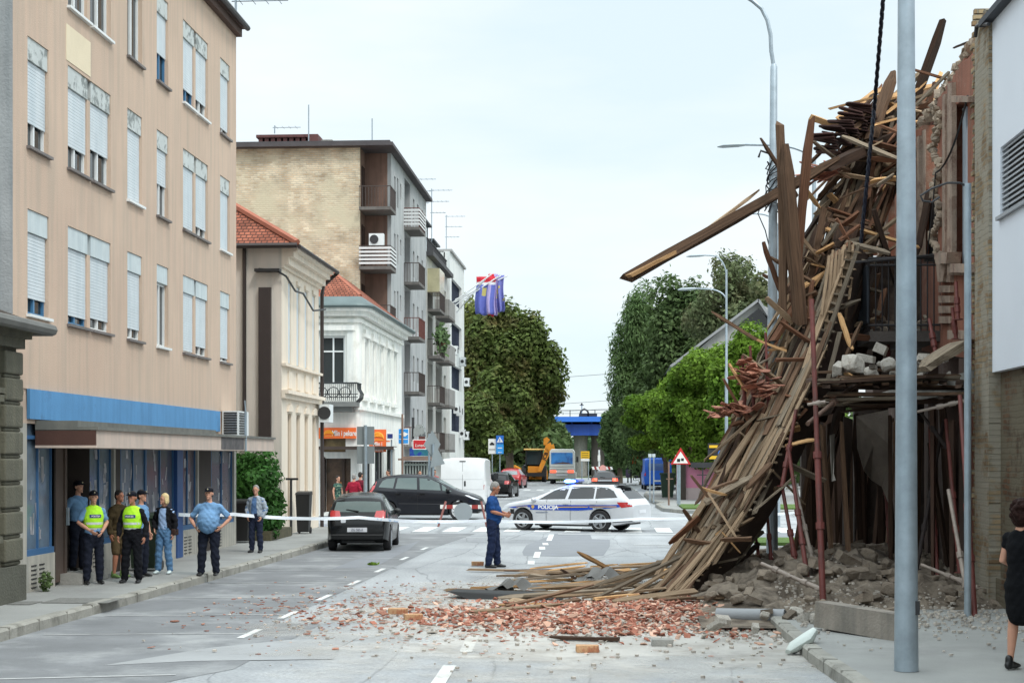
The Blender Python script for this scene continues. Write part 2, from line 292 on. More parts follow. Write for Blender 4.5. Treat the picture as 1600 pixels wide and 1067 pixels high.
# pavements with kerbs
PAVE=pm('pavement_concrete',s(144,145,142),var=.14,scale=.8,rough=.9,bump=.25,bs=50,col2=s(126,126,124),c2pos=(.5,.7),c2scale=.5,streak=0)
KERB=pm('kerb_stone',s(150,148,140),var=.25,scale=1.8,rough=.9,bump=.4,bs=20,col2=s(108,106,98),c2pos=(.52,.7),c2scale=2.5)
def pave(name,poly,z=.15,kerbw=.16,seg=1.0):
    m=MB(); n=len(poly); m.prism([(x,y,-.01) for x,y in poly],(0,0,z+.006)); o=struct(m.obj(name,PAVE))
    return o
def kerbline(pts,w=.16,z=.155,inner=1):
    m=MB(); P=[Vector((x,y,0)) for x,y in pts]; i=0
    for a,b in zip(P,P[1:]):
        L=(b-a).length; k=max(1,round(L)); d=(b-a)/L; nn=Vector((-d.y,d.x,0))*inner
        for j in range(k):
            p=a+d*(L*j/k+.008); q=a+d*(L*(j+1)/k-.008); dz=random.uniform(-.008,.008); dn=nn*random.uniform(-.008,.008); c=.03
            for (s0,z0),(s1,z1) in (((0,-.01),(0,z-c)),((0,z-c),(c,z)),((c,z),(w,z)),((w,z),(w,-.01))):
                m.quad(p+nn*s0+dn+Vector((0,0,z0+dz)),q+nn*s0+dn+Vector((0,0,z0+dz)),q+nn*s1+dn+Vector((0,0,z1+dz)),p+nn*s1+dn+Vector((0,0,z1+dz)))
            m.quad(p+dn+Vector((0,0,-.01)),p+nn*w+dn+Vector((0,0,-.01)),p+nn*w+dn+Vector((0,0,z)),p+dn+Vector((0,0,z))) 
    return struct(m.obj('kerb',KERB,norm=False))
LK=[(-7.62,4),(-7.6,20),(-7.52,24),(-7.42,30),(-7.3,39),(-7.4,44),(-8.0,46.4),(-9.4,47.8),(-14,48.2)]
pave('pavement',[(-9.3,4)]+[(x-.1,y) for x,y in LK]+[(-14,44),(-9.3,44)],.15)
kerbline(LK,inner=1)
pave('pavement',[(-40,4),(-9.305,4),(-9.305,47.9),(-40,47.9)],.148)
RK=[(2.6,4),(2.45,13),(2.22,17.5),(2.15,22),(2.2,36),(2.7,39.5),(4.2,41.6),(8,42.2),(30,42.4)]
pave('pavement',[(30,4)]+[(x+.1,y) for x,y in RK]+[(30,42.4)],.15)
kerbline(RK,inner=-1)
# far side of the crossing
LF=[(-30,62.3),(-9.6,62.0),(-8.5,63),(-8.2,66),(-8.2,150)]
pave('pavement',[(-60,62.3)]+LF+[(-60,150)],.15); kerbline(LF[:4]+[(-8.2,110)],inner=1)
RF=[(30,62.8),(5,62.8),(3.0,63.6),(2.2,66),(2.05,72),(2.4,74.5),(2.1,77),(1.9,90),(2.2,99),(4,101),(30,101)]
pave('pavement',RF,.15); kerbline(RF,inner=-1)
RG=[(30,112),(5,112),(3.4,114),(3.0,118),(3.2,160)]
pave('pavement',RG+[(30,160)],.15); kerbline(RG,inner=-1)
m=MB(); m.box(3.0,9,64.6,70,.15,.21); struct(m.obj('lawn',pm('lawn_grass',s(84,110,48),var=.3,scale=5,rough=1,bump=.8,bs=60)))
m=MB(); m.box(3.6,9.5,38.0,40.6,.15,.22); struct(m.obj('lawn',MATS['lawn_grass']))
# ================= LEFT BUILDINGS =================
def window(root,F,u0,u1,v0,v1,dep=.14,frame=WHITE,shut=None,box=None,sill=None,shutfrac=0,mull=1,glass=GLASS,trans=None,proud=0,fw=.05):
    """frame (part) > pane, roller_shutter, shutter_box, sill"""
    g=.004; m=MB(); n0,n1=-dep,-dep+.06; vt=v1-(.36 if box else 0)
    m.fbox(F,u0+g,u0+fw,v0+g,vt-g,n0,n1); m.fbox(F,u1-fw,u1-g,v0+g,vt-g,n0,n1); m.fbox(F,u0+fw,u1-fw,v0+g,v0+fw,n0,n1); m.fbox(F,u0+fw,u1-fw,vt-fw,vt-g,n0,n1)
    for k in range(1,mull+1):
        c=u0+(u1-u0)*k/(mull+1); m.fbox(F,c-.03,c+.03,v0+fw,vt-fw,n0,n1+.004)
    if trans: zt=v0+(vt-v0)*trans; m.fbox(F,u0+fw,u1-fw,zt-.03,zt+.03,n0,n1+.008)
    f=m.obj('window',frame,root)
    p=MB(); a,b,c,d=F.p(u0+fw,v0+fw,-dep+.02),F.p(u1-fw,v0+fw,-dep+.02),F.p(u1-fw,vt-fw,-dep+.02),F.p(u0+fw,vt-fw,-dep+.02); p.quad(a,b,c,d); p.obj('pane',glass,f,norm=False)
    if shutfrac and shut:
        q=MB(); zb=vt-(vt-v0)*shutfrac; k=int((vt-zb)/.055)
        for i in range(k):
            z=vt-.01-i*.055; q.fbox(F,u0+.012,u1-.012,z-.049,z,n1+.012,n1+.024)
            q.fbox(F,u0+.012,u1-.012,z-.055,z-.049,n1+.008,n1+.014)
        q.obj('roller_shutter',shut,f)
    if box:
        q=MB(); q.fbox(F,u0+g,u1-g,v1-.36,v1-g,n0,-.02); q.obj('shutter_box',box,f)
    if sill:
        q=MB(); q.fbox(F,u0-.05,u1+.05,v0-.05,v0-.005,-dep+.01,.07); q.obj('sill',sill,f)
    return f
PEACH=pm('peach_plaster',s(200,176,156),var=.07,scale=.5,rough=.9,bump=.3,bs=45,streak=.10,col2=s(194,169,150),c2pos=(.48,.7),c2scale=.35)
BOXM=pm('shutter_box_metal',s(192,198,196),var=.1,scale=3,rough=.7,bump=.15,col2=s(132,138,136),c2pos=(.52,.6),c2scale=4.5)
BOXN=pm('shutter_box_clean',s(196,206,208),var=.08,scale=3,rough=.7,bump=.1,streak=.15)
SHUT=pm('roller_slats',s(206,214,218),var=.06,scale=3,rough=.6,bump=.05,streak=.1)
BLUEF=flat('blue_frame',s(68,120,160),rough=.5); SILLM=pm('sill_metal',s(112,106,104),var=.2,rough=.6)
LX=-9.3; FL=Fr((LX,0,0),(0,1,0),(1,0,0))
B1=thing('apartment_building','peach plastered apartment block with roller shuttered windows above blue band and shop canopy','building',(LX-5,31,0))
cols=[(43,76,0),(106,173,1),(199,222,0),(245,263,0),(286,325,1),(344,359,0)]
holes=[];wl=[]
for ri,(v0,v1) in enumerate(((4.6,6.28),(7.28,9.04),(10.05,11.85))):
    for ci,(a,b,dbl) in enumerate(cols):
        u0,u1=yX(a,LX),yX(b,LX); holes.append((u0,u1,v0,v1)); wl.append((ri,ci,u0,u1,v0,v1,dbl))
YA,YB=yX(20,LX),yX(369,LX)
w_=MB(); wallgrid(w_,FL,YA,YB,3.4,12.75,holes,.2); 
w_.quad((LX,YB,0),(LX-11,YB,0),(LX-11,YB,12.75),(LX,YB,12.75)); w_.quad((LX-11,YA,0),(LX-11,YB,0),(LX-11,YB,12.75),(LX-11,YA,12.75))
w_.quad((LX,YA,2.85),(LX,YB,2.85),(LX-.02,YB,3.4),(LX-.02,YA,3.4)); w_.obj('wall',PEACH,B1)
g_=MB(); g_.quad((LX-.35,YA-.003,0),(LX-11,YA-.003,0),(LX-11,YA-.003,12.75),(LX-.35,YA-.003,12.75))
g_.obj('gable_wall',brickmat('yellow_brick_gable',s(180,165,124),s(150,132,96),s(140,132,116),'Y'),B1)
g_=MB(); g_.box(LX-.36,LX+.0,YA-.02,YA-.001,0,12.75); g_.obj('corner_strip',pm('grey_render',s(150,152,152),var=.15,scale=2,bump=.4,streak=.2),B1)
w_=MB(); w_.box(LX-11.2,LX+.22,YA-.3,YB+.08,12.95,13.1); w_.box(LX-11,LX+.14,YA-.2,YB+.04,12.75,12.95); w_.obj('roof',pm('brown_eave',s(82,62,54),var=.2),B1)
w_=MB(); w_.tube([(LX+.27,YA-.3,12.98),(LX+.27,YB+.1,12.98)],.07); w_.obj('gutter',DGREY,B1)
rs=random.Random(3)
for ri,ci,u0,u1,v0,v1,dbl in wl:
    box=BOXM if ri>0 else BOXN; frm=BLUEF if (ri,ci) in ((0,0),(0,1),(2,4),(2,3)) else WHITE
    fr={(0,0):.82,(0,1):.9,(0,2):.85,(0,3):0,(0,4):.98,(0,5):.95,(1,0):.72,(1,1):.72,(1,2):1,(1,3):.55,(1,4):.98,(1,5):1,(2,0):.8,(2,1):.5,(2,2):0,(2,3):.6,(2,4):.8,(2,5):.9}[(ri,ci)]
    sl_=SILLM if (ri+ci)%3 else WHITE
    if dbl:
        um=(u0+u1)/2; pw=.16
        q=MB(); q.fbox(FL,um-pw/2,um+pw/2,v0+.01,v1-.36,-.19,-.03); q.obj('mullion_pier',PEACH,B1)
        window(B1,FL,u0,um-pw/2,v0,v1,frame=frm,shut=SHUT,box=box,sill=sl_,shutfrac=fr,mull=1)
        window(B1,FL,um+pw/2,u1,v0,v1,frame=WHITE,shut=SHUT,box=box,sill=sl_,shutfrac=max(0,fr-rs.uniform(0,.25)),mull=1)
    else: window(B1,FL,u0,u1,v0,v1,frame=frm,shut=SHUT,box=box,sill=sl_,shutfrac=fr,mull=1)
# patch of fresh plaster above a window, blue band, canopy
q=MB(); q.fbox(FL,yX(103,LX),yX(141,LX),9.1,9.72,.0,.008); q.obj('plaster_patch',pm('cream_patch',s(222,208,180),var=.05),B1)
q=MB(); q.fbox(FL,yX(42,LX),yX(341,LX),2.92,3.4,.0,.05); q.obj('blue_band',pm('blue_band_paint',s(84,142,190),var=.1,scale=1.2,rough=.7,streak=.15,col2=s(70,104,140),c2pos=(.58,.75),c2scale=1.2),B1)
CX=LX+1.0
q=MB(); q.box(LX,CX,24.3,37.4,2.46,2.5); q.box(CX-.1,CX,24.345,37.4,2.5,2.75); q.box(LX,CX-.1,37.3,37.4,2.5,2.75); q.obj('canopy_fascia',pm('canopy_plaster',s(196,178,165),var=.08,streak=.12,rough=.85),B1)
q=MB(); q.box(CX,CX+.006,32.3,34.3,2.48,2.74); q.obj('fascia_stain',pm('burnt_board',s(96,92,92),var=.4,scale=6,streak=.4),B1)
q=MB(); q.box(LX,CX+.04,24.3,37.45,2.75,2.80); q.box(LX,CX-.3,24.3,33,2.80,2.9); q.obj('canopy_top',pm('canopy_roofing',s(112,112,106),var=.2,streak=.2,rough=.8),B1)
q=MB(); q.box(LX,CX-.004,24.304,24.34,2.5,2.74); q.obj('canopy_end',pm('brown_board',s(78,52,44),var=.2),B1)
q=MB(); q.tube([(CX+.02,34.4,2.45),(CX+.02,34.4,3.35)],.03); q.tube([(CX+.02,34.4,3.35),(CX+.0,34.4,3.6)],.015); q.obj('conduit_pole',GALV,B1)
# ground floor shopfront : posters behind glass, doors, panels
POST=pm('poster_covered_glass',s(104,124,142),var=.12,scale=.5,rough=.15,bump=0,col2=s(84,92,102),c2pos=(.4,.7),c2scale=1.2)
POSP=pm('poster_covered_glass_pinkish',s(104,92,98),var=.15,scale=.6,rough=.12,bump=0,col2=s(78,92,106),c2pos=(.4,.65),c2scale=.9)
SBLUE=flat('shop_blue_frame',s(58,100,142),rough=.5); PANEL=pm('shop_panel',s(176,172,162),var=.12,scale=3,streak=.25)
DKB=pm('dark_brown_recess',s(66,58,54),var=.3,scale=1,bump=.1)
seg=[(42,86,'w',POST),(87,140,'d',None),(140,178,'w',POST),(178,192,'c',None),(192,232,'w',POST),(232,275,'w',POSP),(275,284,'b',None),(284,309,'w',POSP),(309,333,'c',None),(333,366,'w',POSP)]
wall=MB(); rec=MB()
for a,b,k,mt in seg:
    u0,u1=yX(a,LX),yX(b,LX)
    if k=='w':
        lo=.72; wall.fbox(FL,u0,u1,0,lo,-.2,0)
        m=MB(); 
        for x in (u0+.03,(u0+u1)/2,u1-.03): m.fbox(FL,x-.02,x+.02,lo,2.85,-.10,-.05)
        m.fbox(FL,u0,u1,lo,lo+.1,-.12,-.016); m.fbox(FL,u0,u1,2.6,2.66,-.12,-.016); f=m.obj('shop_window',SBLUE,B1)
        p=MB(); p.quad(FL.p(u0,lo,-.08),FL.p(u1,lo,-.08),FL.p(u1,2.85,-.08),FL.p(u0,2.85,-.08)); p.obj('pane',mt,f,norm=False)
        # small posters and notices behind the glass
        q=MB(); r2=random.Random(a)
        for i in range(10):
            x=r2.uniform(u0+.15,u1-.25); z=r2.uniform(lo+.2,2.3); ww=r2.uniform(.05,.16); hh=r2.uniform(.1,.4); sh=r2.uniform(-.08,.08)
            q=MB(); q.quad(FL.p(x,z,-.074-i*.0004),FL.p(x+ww,z+sh*.3,-.074-i*.0004),FL.p(x+ww+sh,z+hh,-.074-i*.0004),FL.p(x+sh,z+hh,-.074-i*.0004)); q.obj('poster',pm('poster_paper',s(150,150,156),var=.7,scale=5,bump=0,island=.5,rough=.4),f,norm=False)
        q=MB()
        for i in range(6):
            for j in range(2): q.fbox(FL,u0+.18+j*.35,u0+.4+j*.35,.2+i*.07,.22+i*.07,0,.01)
        q.obj('vent_grille',DGREY,f)
    elif k=='d':
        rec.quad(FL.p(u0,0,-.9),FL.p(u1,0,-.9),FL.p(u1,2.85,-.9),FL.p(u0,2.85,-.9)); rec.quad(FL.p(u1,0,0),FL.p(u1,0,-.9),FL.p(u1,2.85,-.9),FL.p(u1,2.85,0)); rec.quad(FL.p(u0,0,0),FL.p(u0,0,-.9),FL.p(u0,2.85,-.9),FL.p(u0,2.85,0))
        st=MB(); st.fbox(FL,u0+.3,u1,.15,.33,-.9,.34); st.obj('doorstep',CONC,B1)
        m=MB(); m.fbox(FL,u0+.45,u0+.55,.15,2.6,-.1,0); m.fbox(FL,u0,u0+.45,.2,2.6,-.08,-.03); d=m.obj('shop_door',pm('door_brown',s(84,70,62),var=.2),B1); h=MB(); h.fbox(FL,u0+.47,u0+.52,1.15,1.45,.01,.05); h.obj('handle',GALV,d)
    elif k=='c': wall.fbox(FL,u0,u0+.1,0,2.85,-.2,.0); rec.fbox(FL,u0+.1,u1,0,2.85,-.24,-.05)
    else:
        m=MB(); m.fbox(FL,u0,u1,.15,2.85,-.1,.03); m.obj('blue_post',flat('strong_blue',s(34,74,130)),B1)
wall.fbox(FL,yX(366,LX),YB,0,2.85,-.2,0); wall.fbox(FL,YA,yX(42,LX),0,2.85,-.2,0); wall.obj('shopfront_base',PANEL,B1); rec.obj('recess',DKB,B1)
ac=thing('air_conditioner','slatted air conditioner unit on the canopy end beside the blue band','air conditioner',(LX+.25,36.6,2.81))
q=MB(); q.box(LX+.02,LX+.42,36.2,37.2,2.81,3.42); q.obj('casing',WHITE,ac)
q=MB(); [q.box(LX+.42,LX+.44,36.25,36.75,2.87+i*.06,2.9+i*.06) for i in range(9)]; [q.box(LX+.06,LX+.38,36.18,36.2,2.87+i*.06,2.91+i*.06) for i in range(9)]; q.obj('grille',DGREY,ac)
# TV aerial on the roof edge
def aerial(label,x,y,z,h,n=3,group='tv aerials on the roofs'):
    t=thing('tv_aerial',label,'aerial',(x,y,z),0,group); m=MB(); m.tube([(x,y,z),(x,y,z+h)],.03,5); m.obj('mast',GALV,t)
    m=MB(); 
    for i in range(n): 
        zz=z+h-.1-i*.7; L=1.3-.2*i; m.tube([(x-.1,y,zz),(x+L,y,zz)],.018,4)
        for j in range(4): m.tube([(x+L*j/4+.1,y-.3,zz),(x+L*j/4+.1,y+.3,zz)],.01,4)
    m.obj('antenna',GALV,t); return t
aerial('thin tv aerial at the roof edge of the peach block',LX+.1,37.2,13.1,.5,1)
# ---- ornate low building at far left
OX=-9.0; FO=Fr((OX,0,0),(0,1,0),(1,0,0)); OY=22.75
B0=thing('old_house','low olive grey stucco house with rusticated corner blocks and tin gutter','house',(OX-4,20,0))
STU=pm('olive_stucco',s(98,96,82),var=.18,scale=3,rough=.9,bump=.5,streak=.2)
q=MB(); wallgrid(q,FO,4,OY,0,4.0,[(20.3,21.8,1.2,3.1)],.2); q.quad((OX,OY,0),(OX-8,OY,0),(OX-8,OY,4),(OX,OY,4)); q.quad((OX,4,0),(OX-8,4,0),(OX-8,4,4),(OX,4,4)); q.obj('wall',STU,B0)
window(B0,FO,20.3,21.8,1.2,3.1,mull=1)
q=MB()
for i in range(8):
    z=.72+i*.4; q.box(OX-.3,OX+.09,OY-.62,OY+.07,z+.03,z+.37)
    q.box(OX-.3,OX+.06,OY-.58,OY+.05,z-.03,z+.03)
o=q.obj('quoin',STU,B0); bv=o.modifiers.new('b','BEVEL'); bv.width=.045; bv.segments=2
q=MB(); q.box(OX-.3,OX+.12,4,OY+.1,.0,.68); q.obj('plinth',pm('olive_plinth',s(84,84,74),var=.2,bump=.5),B0)
q=MB(); 
for z0,z1,e in ((3.95,4.1,.10),(4.1,4.2,.18),(4.2,4.3,.26),(3.25,3.33,.08)): q.box(OX-.4,OX+e,4,OY+e,z0,z1)
q.box(OX,OX+.12,20.1,22.0,3.12,3.22); q.box(OX,OX+.1,20.1,22.0,1.05,1.15); q.obj('cornice',STU,B0)
q=MB(); q.add([(OX+.32,4,4.32),(OX+.32,OY+.32,4.32),(OX-8,OY+.32,4.32),(OX-8,4,4.32),(OX-4,4,6.1),(OX-4,OY-3.6,6.1),(OX+.32,4,4.3),(OX+.32,OY+.32,4.3)],[(0,1,5,4),(1,2,5),(2,3,4,5)]); q.obj('roof',brickmat('dark_slate_tiles',s(56,50,46),s(74,66,60),s(40,36,34),'X',.25,.12),B0)
q=MB(); q.tube([(OX+.4,4,4.26),(OX+.4,OY+.42,4.26)],.09); q.tube([(OX+.4,OY+.4,4.26),(OX-3,OY+.4,4.26)],.09); q.obj('gutter',pm('old_tin',s(112,112,108),var=.2,metal=.4,rough=.6),B0)
# ---- cream house with red roof
CM=pm('cream_plaster',s(208,199,188),var=.07,scale=.8,rough=.9,bump=.25,streak=.14); CM2=pm('cream_plaster_light',s(228,214,196),var=.05,scale=.8,rough=.9,bump=.2,streak=.1)
X2=-9.1; Y2=42.0; Y2b=47.4; F2=Fr((X2,0,0),(0,1,0),(1,0,0)); G2=Fr((0,Y2,0),(1,0,0),(0,-1,0))
B2=thing('house','cream plastered two storey house with red tile hip roof and brown downpipes','house',(X2-3,45,0))
q=MB(); q.quad((X2,Y2,0),(X2-9,Y2,0),(X2-9,Y2,8.1),(X2,Y2,8.1)); q.quad((X2,Y2b,0),(X2-9,Y2b,0),(X2-9,Y2b,8.1),(X2,Y2b,8.1)); q.obj('side_wall',CM,B2)
hs=[];
for i in range(4): u=Y2+.85+i*1.18; hs.append((u,u+.42,4.95,7.25))
h2=[]
for i in range(4): u=Y2+.8+i*1.2; h2.append((u,u+.5,.5,3.55))
q=MB(); wallgrid(q,F2,Y2,Y2b,0,8.1,hs+h2,.14); q.obj('wall',CM2,B2)
for h in hs: window(B2,F2,*h,dep=.12,shut=SHUT,shutfrac=1,mull=0,fw=.04,frame=CM2)
for i,h in enumerate(h2): window(B2,F2,*h,dep=.12,mull=0,fw=.05,frame=pm('cream_trim',s(204,186,164),var=.06),glass=GLASSD if i in(0,1,3) else CM)
q=MB()
for z0,z1,e in ((3.95,4.08,.1),(4.08,4.18,.2),(4.85,4.92,.12),(7.55,7.65,.08),(7.65,7.85,.2),(7.85,8.0,.34),(8.0,8.12,.45)): q.box(X2,X2+e,Y2-.02,Y2b+.1,z0,z1)
for h in hs: q.box(X2,X2+.05,h[0]-.08,h[1]+.08,7.28,7.4); q.box(X2,X2+.04,h[0]-.05,h[1]+.05,4.25,4.75)
q.obj('cornice',CM2,B2)
for h in h2:
    m=MB(); pts=[F2.p(h[0]-.1+.7*(.5-.5*math.cos(t)),3.6+.22*math.sin(t),0) for t in [k*math.pi/6 for k in range(7)]]; m.prism(pts,(.06,0,0)); m.obj('arch_trim',CM2,B2)
ROOFT=brickmat('red_roof_tiles',s(166,102,80),s(138,82,64),s(84,54,46),'X',.16,.12,.02,bump=1,wob=.005)
ROOFY=brickmat('red_roof_tiles_front',s(166,102,80),s(138,82,64),s(84,54,46),'Y',.16,.1,.016,bump=1,wob=.005)
q=MB(); ex=X2+.5; q.add([(ex,Y2-.3,8.15),(ex,Y2b+.3,8.15),(X2-2.4,Y2b-2,9.9),(X2-2.4,Y2+2,9.9),(X2-9,Y2-.3,8.15),(X2-9,Y2b+.3,8.15),(X2-7,Y2+2,9.9),(X2-7,Y2b-2,9.9)],[(0,1,2,3),(0,3,6,4),(1,5,7,2),(4,6,7,5),(3,2,7,6)]); q.cm=0; q.obj('roof',ROOFY,B2)
q=MB(); q.tube([(ex,Y2-.3,8.2),(X2-2.4,Y2+2,9.96)],.1,6); q.tube([(X2-2.4,Y2+2,9.96),(X2-7,Y2+2,9.96)],.1,6); q.obj('ridge_tiles',pm('ridge_tile',s(162,98,76),var=.15,bump=.5),B2)
q=MB(); q.tube([(ex+.05,Y2-.3,8.1),(ex+.05,Y2b+.3,8.1),(ex-.4,Y2b+.3,7.7),(X2+.08,Y2b+.12,7.4),(X2+.08,Y2b+.12,.1)],.06,6); q.tube([(ex,Y2-.36,8.12),(X2-9,Y2-.36,8.12)],.08,6); q.obj('gutter',pm('brown_metal',s(60,52,50),var=.15,rough=.5,metal=.3),B2)
q=MB(); q.box(X2-.62,X2-.28,Y2-.14,Y2-.01,2.6,7.0); q.tube([(X2-1.02,Y2-.1,8.1),(X2-1.02,Y2-.1,2.5)],.055,6); q.obj('downpipe',MATS['brown_metal'],B2)
q=MB(); pts=[(X2-.6,Y2-.2,7.5),(X2-.1,Y2-.2,7.45),(X2+.15,Y2-.1,7.3),(X2+.2,Y2+.9,7.0),(X2+.2,Y2+2,7.05),(X2+.2,Y2+3.5,6.7),(X2+.25,Y2+5.2,6.9)]; q.tube(pts,.03,5); q.box(X2-.7,X2+.0,Y2-.3,Y2-.02,7.42,7.5); q.obj('cable',BLACKP,B2)
a=thing('air_conditioner','white wall air conditioner box at the far corner of the cream house','air conditioner',(X2+.4,47.1,3.4)); q=MB(); q.box(X2+.12,X2+.42,46.9,47.6,3.4,3.95); q.obj('casing',WHITE,a); q=MB(); q.disc((X2+.27,46.89,3.68),(0,1,0),.2,.03); q.obj('fan_grille',DGREY,a)
# ---- white corner house with the bakery
WH=pm('white_stucco',s(236,236,230),var=.07,scale=1,rough=.85,bump=.25,streak=.16,col2=s(214,211,202),c2pos=(.55,.75),c2scale=1.2)
Y3=60.5; G3=Fr((0,Y3,0),(1,0,0),(0,-1,0)); X3=-10.0; F3=Fr((X3,0,0),(0,1,0),(1,0,0)); Y3b=73
xg=lambda px,Y=60.5: at(px,HOR,Y).x
zg=lambda py,Y=60.5: at(600,py,Y).z
B3=thing('corner_house','white stucco corner house with iron balcony above the bakery shop','house',(X3-5,66,0))
x0,x1=xg(501),xg(539)
hb=(x0,x1,zg(600),zg(524)); dr=(xg(508),xg(548),.15,zg(716)); uw=(xg(505),xg(540),zg(706),zg(684))
xc=xg(556)
q=MB(); wallgrid(q,G3,X3-12,xc,0,zg(482),[hb,dr,uw],.25)
# rounded corner
prev=None; K=8; cyl=[]
for k in range(K+1):
    t=math.pi/2*k/K; cyl.append((xc+(X3-xc)*math.sin(t),Y3+(X3-xc)*(1-math.cos(t))))
for (ax,ay),(bx,by) in zip(cyl,cyl[1:]): q.quad((ax,ay,0),(bx,by,0),(bx,by,zg(482)),(ax,ay,zg(482)))
Yc=cyl[-1][1]; zt3=zg(482); hs3=[]
for i in range(5): u=Yc+.9+i*2.05; hs3.append((u,u+.8,4.9,7.0))
gs3=[(Yc+.7,Yc+3.2,.2,2.7),(Yc+4,Yc+6.6,.2,2.7),(Yc+7.5,Yc+10,.2,2.7)]
wallgrid(q,F3,Yc,Y3b,0,zt3,hs3+gs3,.2); q.obj('wall',WH,B3)
for h in hs3: window(B3,F3,*h,dep=.16,mull=1,trans=.7)
for h in gs3: window(B3,F3,*h,dep=.16,mull=2,frame=DGREY)
q=MB()
for z0,z1,e in ((zt3-.55,zt3-.4,.1),(zt3-.3,zt3-.12,.3),(zt3-.12,zt3+.05,.5),(4.2,4.35,.12)):
    q.box(X3-12,xc,Y3-e,Y3,z0,z1)
    ring=[(x,y) for x,y in cyl]; out=[(cx+e*math.sin(math.pi/2*k/K),cy-e*math.cos(math.pi/2*k/K)) for k,(cx,cy) in enumerate(cyl)]
    for k in range(K): q.hexa([(*ring[k],z0),(*out[k],z0),(*out[k+1],z0),(*ring[k+1],z0),(*ring[k],z1),(*out[k],z1),(*out[k+1],z1),(*ring[k+1],z1)])
    q.box(X3,X3+e,Yc,Y3b,z0,z1)
for h in hs3:
    for a_,b_ in ((h[0]-.25,h[0]-.1),(h[1]+.1,h[1]+.25)): q.box(X3,X3+.1,a_,b_,4.7,7.3)
    q.box(X3,X3+.16,h[0]-.3,h[1]+.3,7.15,7.3); q.box(X3,X3+.14,h[0]-.3,h[1]+.3,4.6,4.75)
    q.box(X3,X3+.1,h[0]+.1,h[1]-.1,7.3,7.5)
for a_ in (hb[0]-.35,hb[1]+.1): q.box(a_,a_+.25,Y3-.1,Y3,hb[2],hb[3]+.2)
q.box(hb[0]-.4,hb[1]+.4,Y3-.18,Y3,hb[3]+.2,hb[3]+.4); q.obj('trim',WH,B3)
window(B3,G3,*hb,dep=.2,mull=1,trans=.68,fw=.08)
window(B3,G3,*uw,dep=.2,mull=0,frame=pm('wood_trim',s(120,100,76)),glass=pm('bakery_display',s(120,104,70),var=.6,scale=3,rough=.2,bump=0))
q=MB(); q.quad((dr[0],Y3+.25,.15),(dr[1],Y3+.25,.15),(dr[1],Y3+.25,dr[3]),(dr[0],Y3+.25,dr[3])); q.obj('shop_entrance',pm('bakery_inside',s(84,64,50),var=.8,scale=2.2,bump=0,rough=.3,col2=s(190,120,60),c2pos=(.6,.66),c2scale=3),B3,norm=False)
q=MB(); q.box(dr[0]-.08,dr[0],Y3-.03,Y3+.2,.15,dr[3]+.05); q.box((dr[0]+dr[1])/2+.15,(dr[0]+dr[1])/2+.25,Y3+.1,Y3+.2,.15,dr[3]); q.box(dr[0]-.4,xg(620),Y3-.9,Y3-.84,2.62,2.72); q.box(dr[0]-.4,xg(620),Y3-.9,Y3,2.72,2.75); q.obj('door_frame',pm('door_frame_dark',s(64,52,46)),B3)
# balcony
q=MB(); bz=zg(636); bx0,bx1=xg(495),xg(562); q.box(bx0,bx1,Y3-.95,Y3,bz,bz+.18); q.box(bx0+.2,bx1-.2,Y3-.7,Y3,bz-.2,bz); o=q.obj('balcony_slab',pm('grey_slab',s(120,122,120),var=.15),B3)
q=MB(); zr=zg(600)
def bal(x,y,nx,ny):
    pts=[(x+nx*b,y+ny*b,bz+.18+(zr-bz-.18)*t) for t,b in ((0,0),(.2,.14),(.45,.17),(.7,.06),(1,.05))]; q.tube(pts,.014,4,cap=False)
n_=22
for i in range(n_+1): bal(bx0+(bx1-bx0)*i/n_,Y3-.9,0,-1)
for i in range(6): bal(bx1,Y3-.9+i*.17,1,0); bal(bx0,Y3-.9+i*.17,-1,0)
q.tube([(bx0-.05,Y3,zr),(bx0-.05,Y3-.97,zr),(bx1+.05,Y3-.97,zr),(bx1+.05,Y3,zr)],.035,5)
for zz in (.35,.6): q.tube([(bx0-.1,Y3-1.04,bz+.18+zz*.5),(bx1+.1,Y3-1.04,bz+.18+zz*.5)],.015,4)
for cx_ in (bx0+.4,(bx0+bx1)/2,bx1-.4): q.tube([(cx_+.22*math.cos(t),Y3-1.07,bz+.55+.2*math.sin(t)) for t in [k*math.pi/6 for k in range(13)]],.018,4)
q.obj('railing',pm('iron_railing',s(60,64,66),rough=.5,metal=.4),o)
# roofs: grey metal skirt and red tiles
TIN=pm('patina_tin',s(98,112,112),var=.15,rough=.5,metal=.3); q=MB(); zs_=zt3+.08
prof=[(.5,zs_),(.15,zs_+.45)]
outline=lambda e:[(X3-12,Y3-e)]+[(cx+e*math.sin(math.pi/2*k/K),cy-e*math.cos(math.pi/2*k/K)) for k,(cx,cy) in enumerate(cyl)]+[(X3+e,Y3b+.2)]
a_,b_,c_=outline(.5),outline(.1),outline(-3.0)
for k in range(len(a_)-1): q.quad((*a_[k],zs_),(*a_[k+1],zs_),(*b_[k+1],zs_+.4),(*b_[k],zs_+.4))
q.tube([(*p,zs_) for p in outline(.56)],.09,6); q.obj('tin_skirt',TIN,B3)
q=MB(); 
for k in range(len(a_)-1):
    c1=(max(X3-12,min(c_[k][0],X3-2.4)),Y3+2.9) if k<len(a_)-2 else (X3-2.4,Y3+2.9); c2=(max(X3-12,min(c_[k+1][0],X3-2.4)),Y3+2.9) if k+1<len(a_)-1 else (X3-2.4,Y3b)
    q.quad((*b_[k],zs_+.4),(*b_[k+1],zs_+.4),(*c2,zs_+2.35),(*c1,zs_+2.35))
q.quad((X3-12,Y3+2.9,zs_+2.35),(X3-2.4,Y3+2.9,zs_+2.35),(X3-2.4,Y3b,zs_+2.35),(X3-12,Y3b,zs_+2.35)); q.obj('roof',ROOFY,B3)
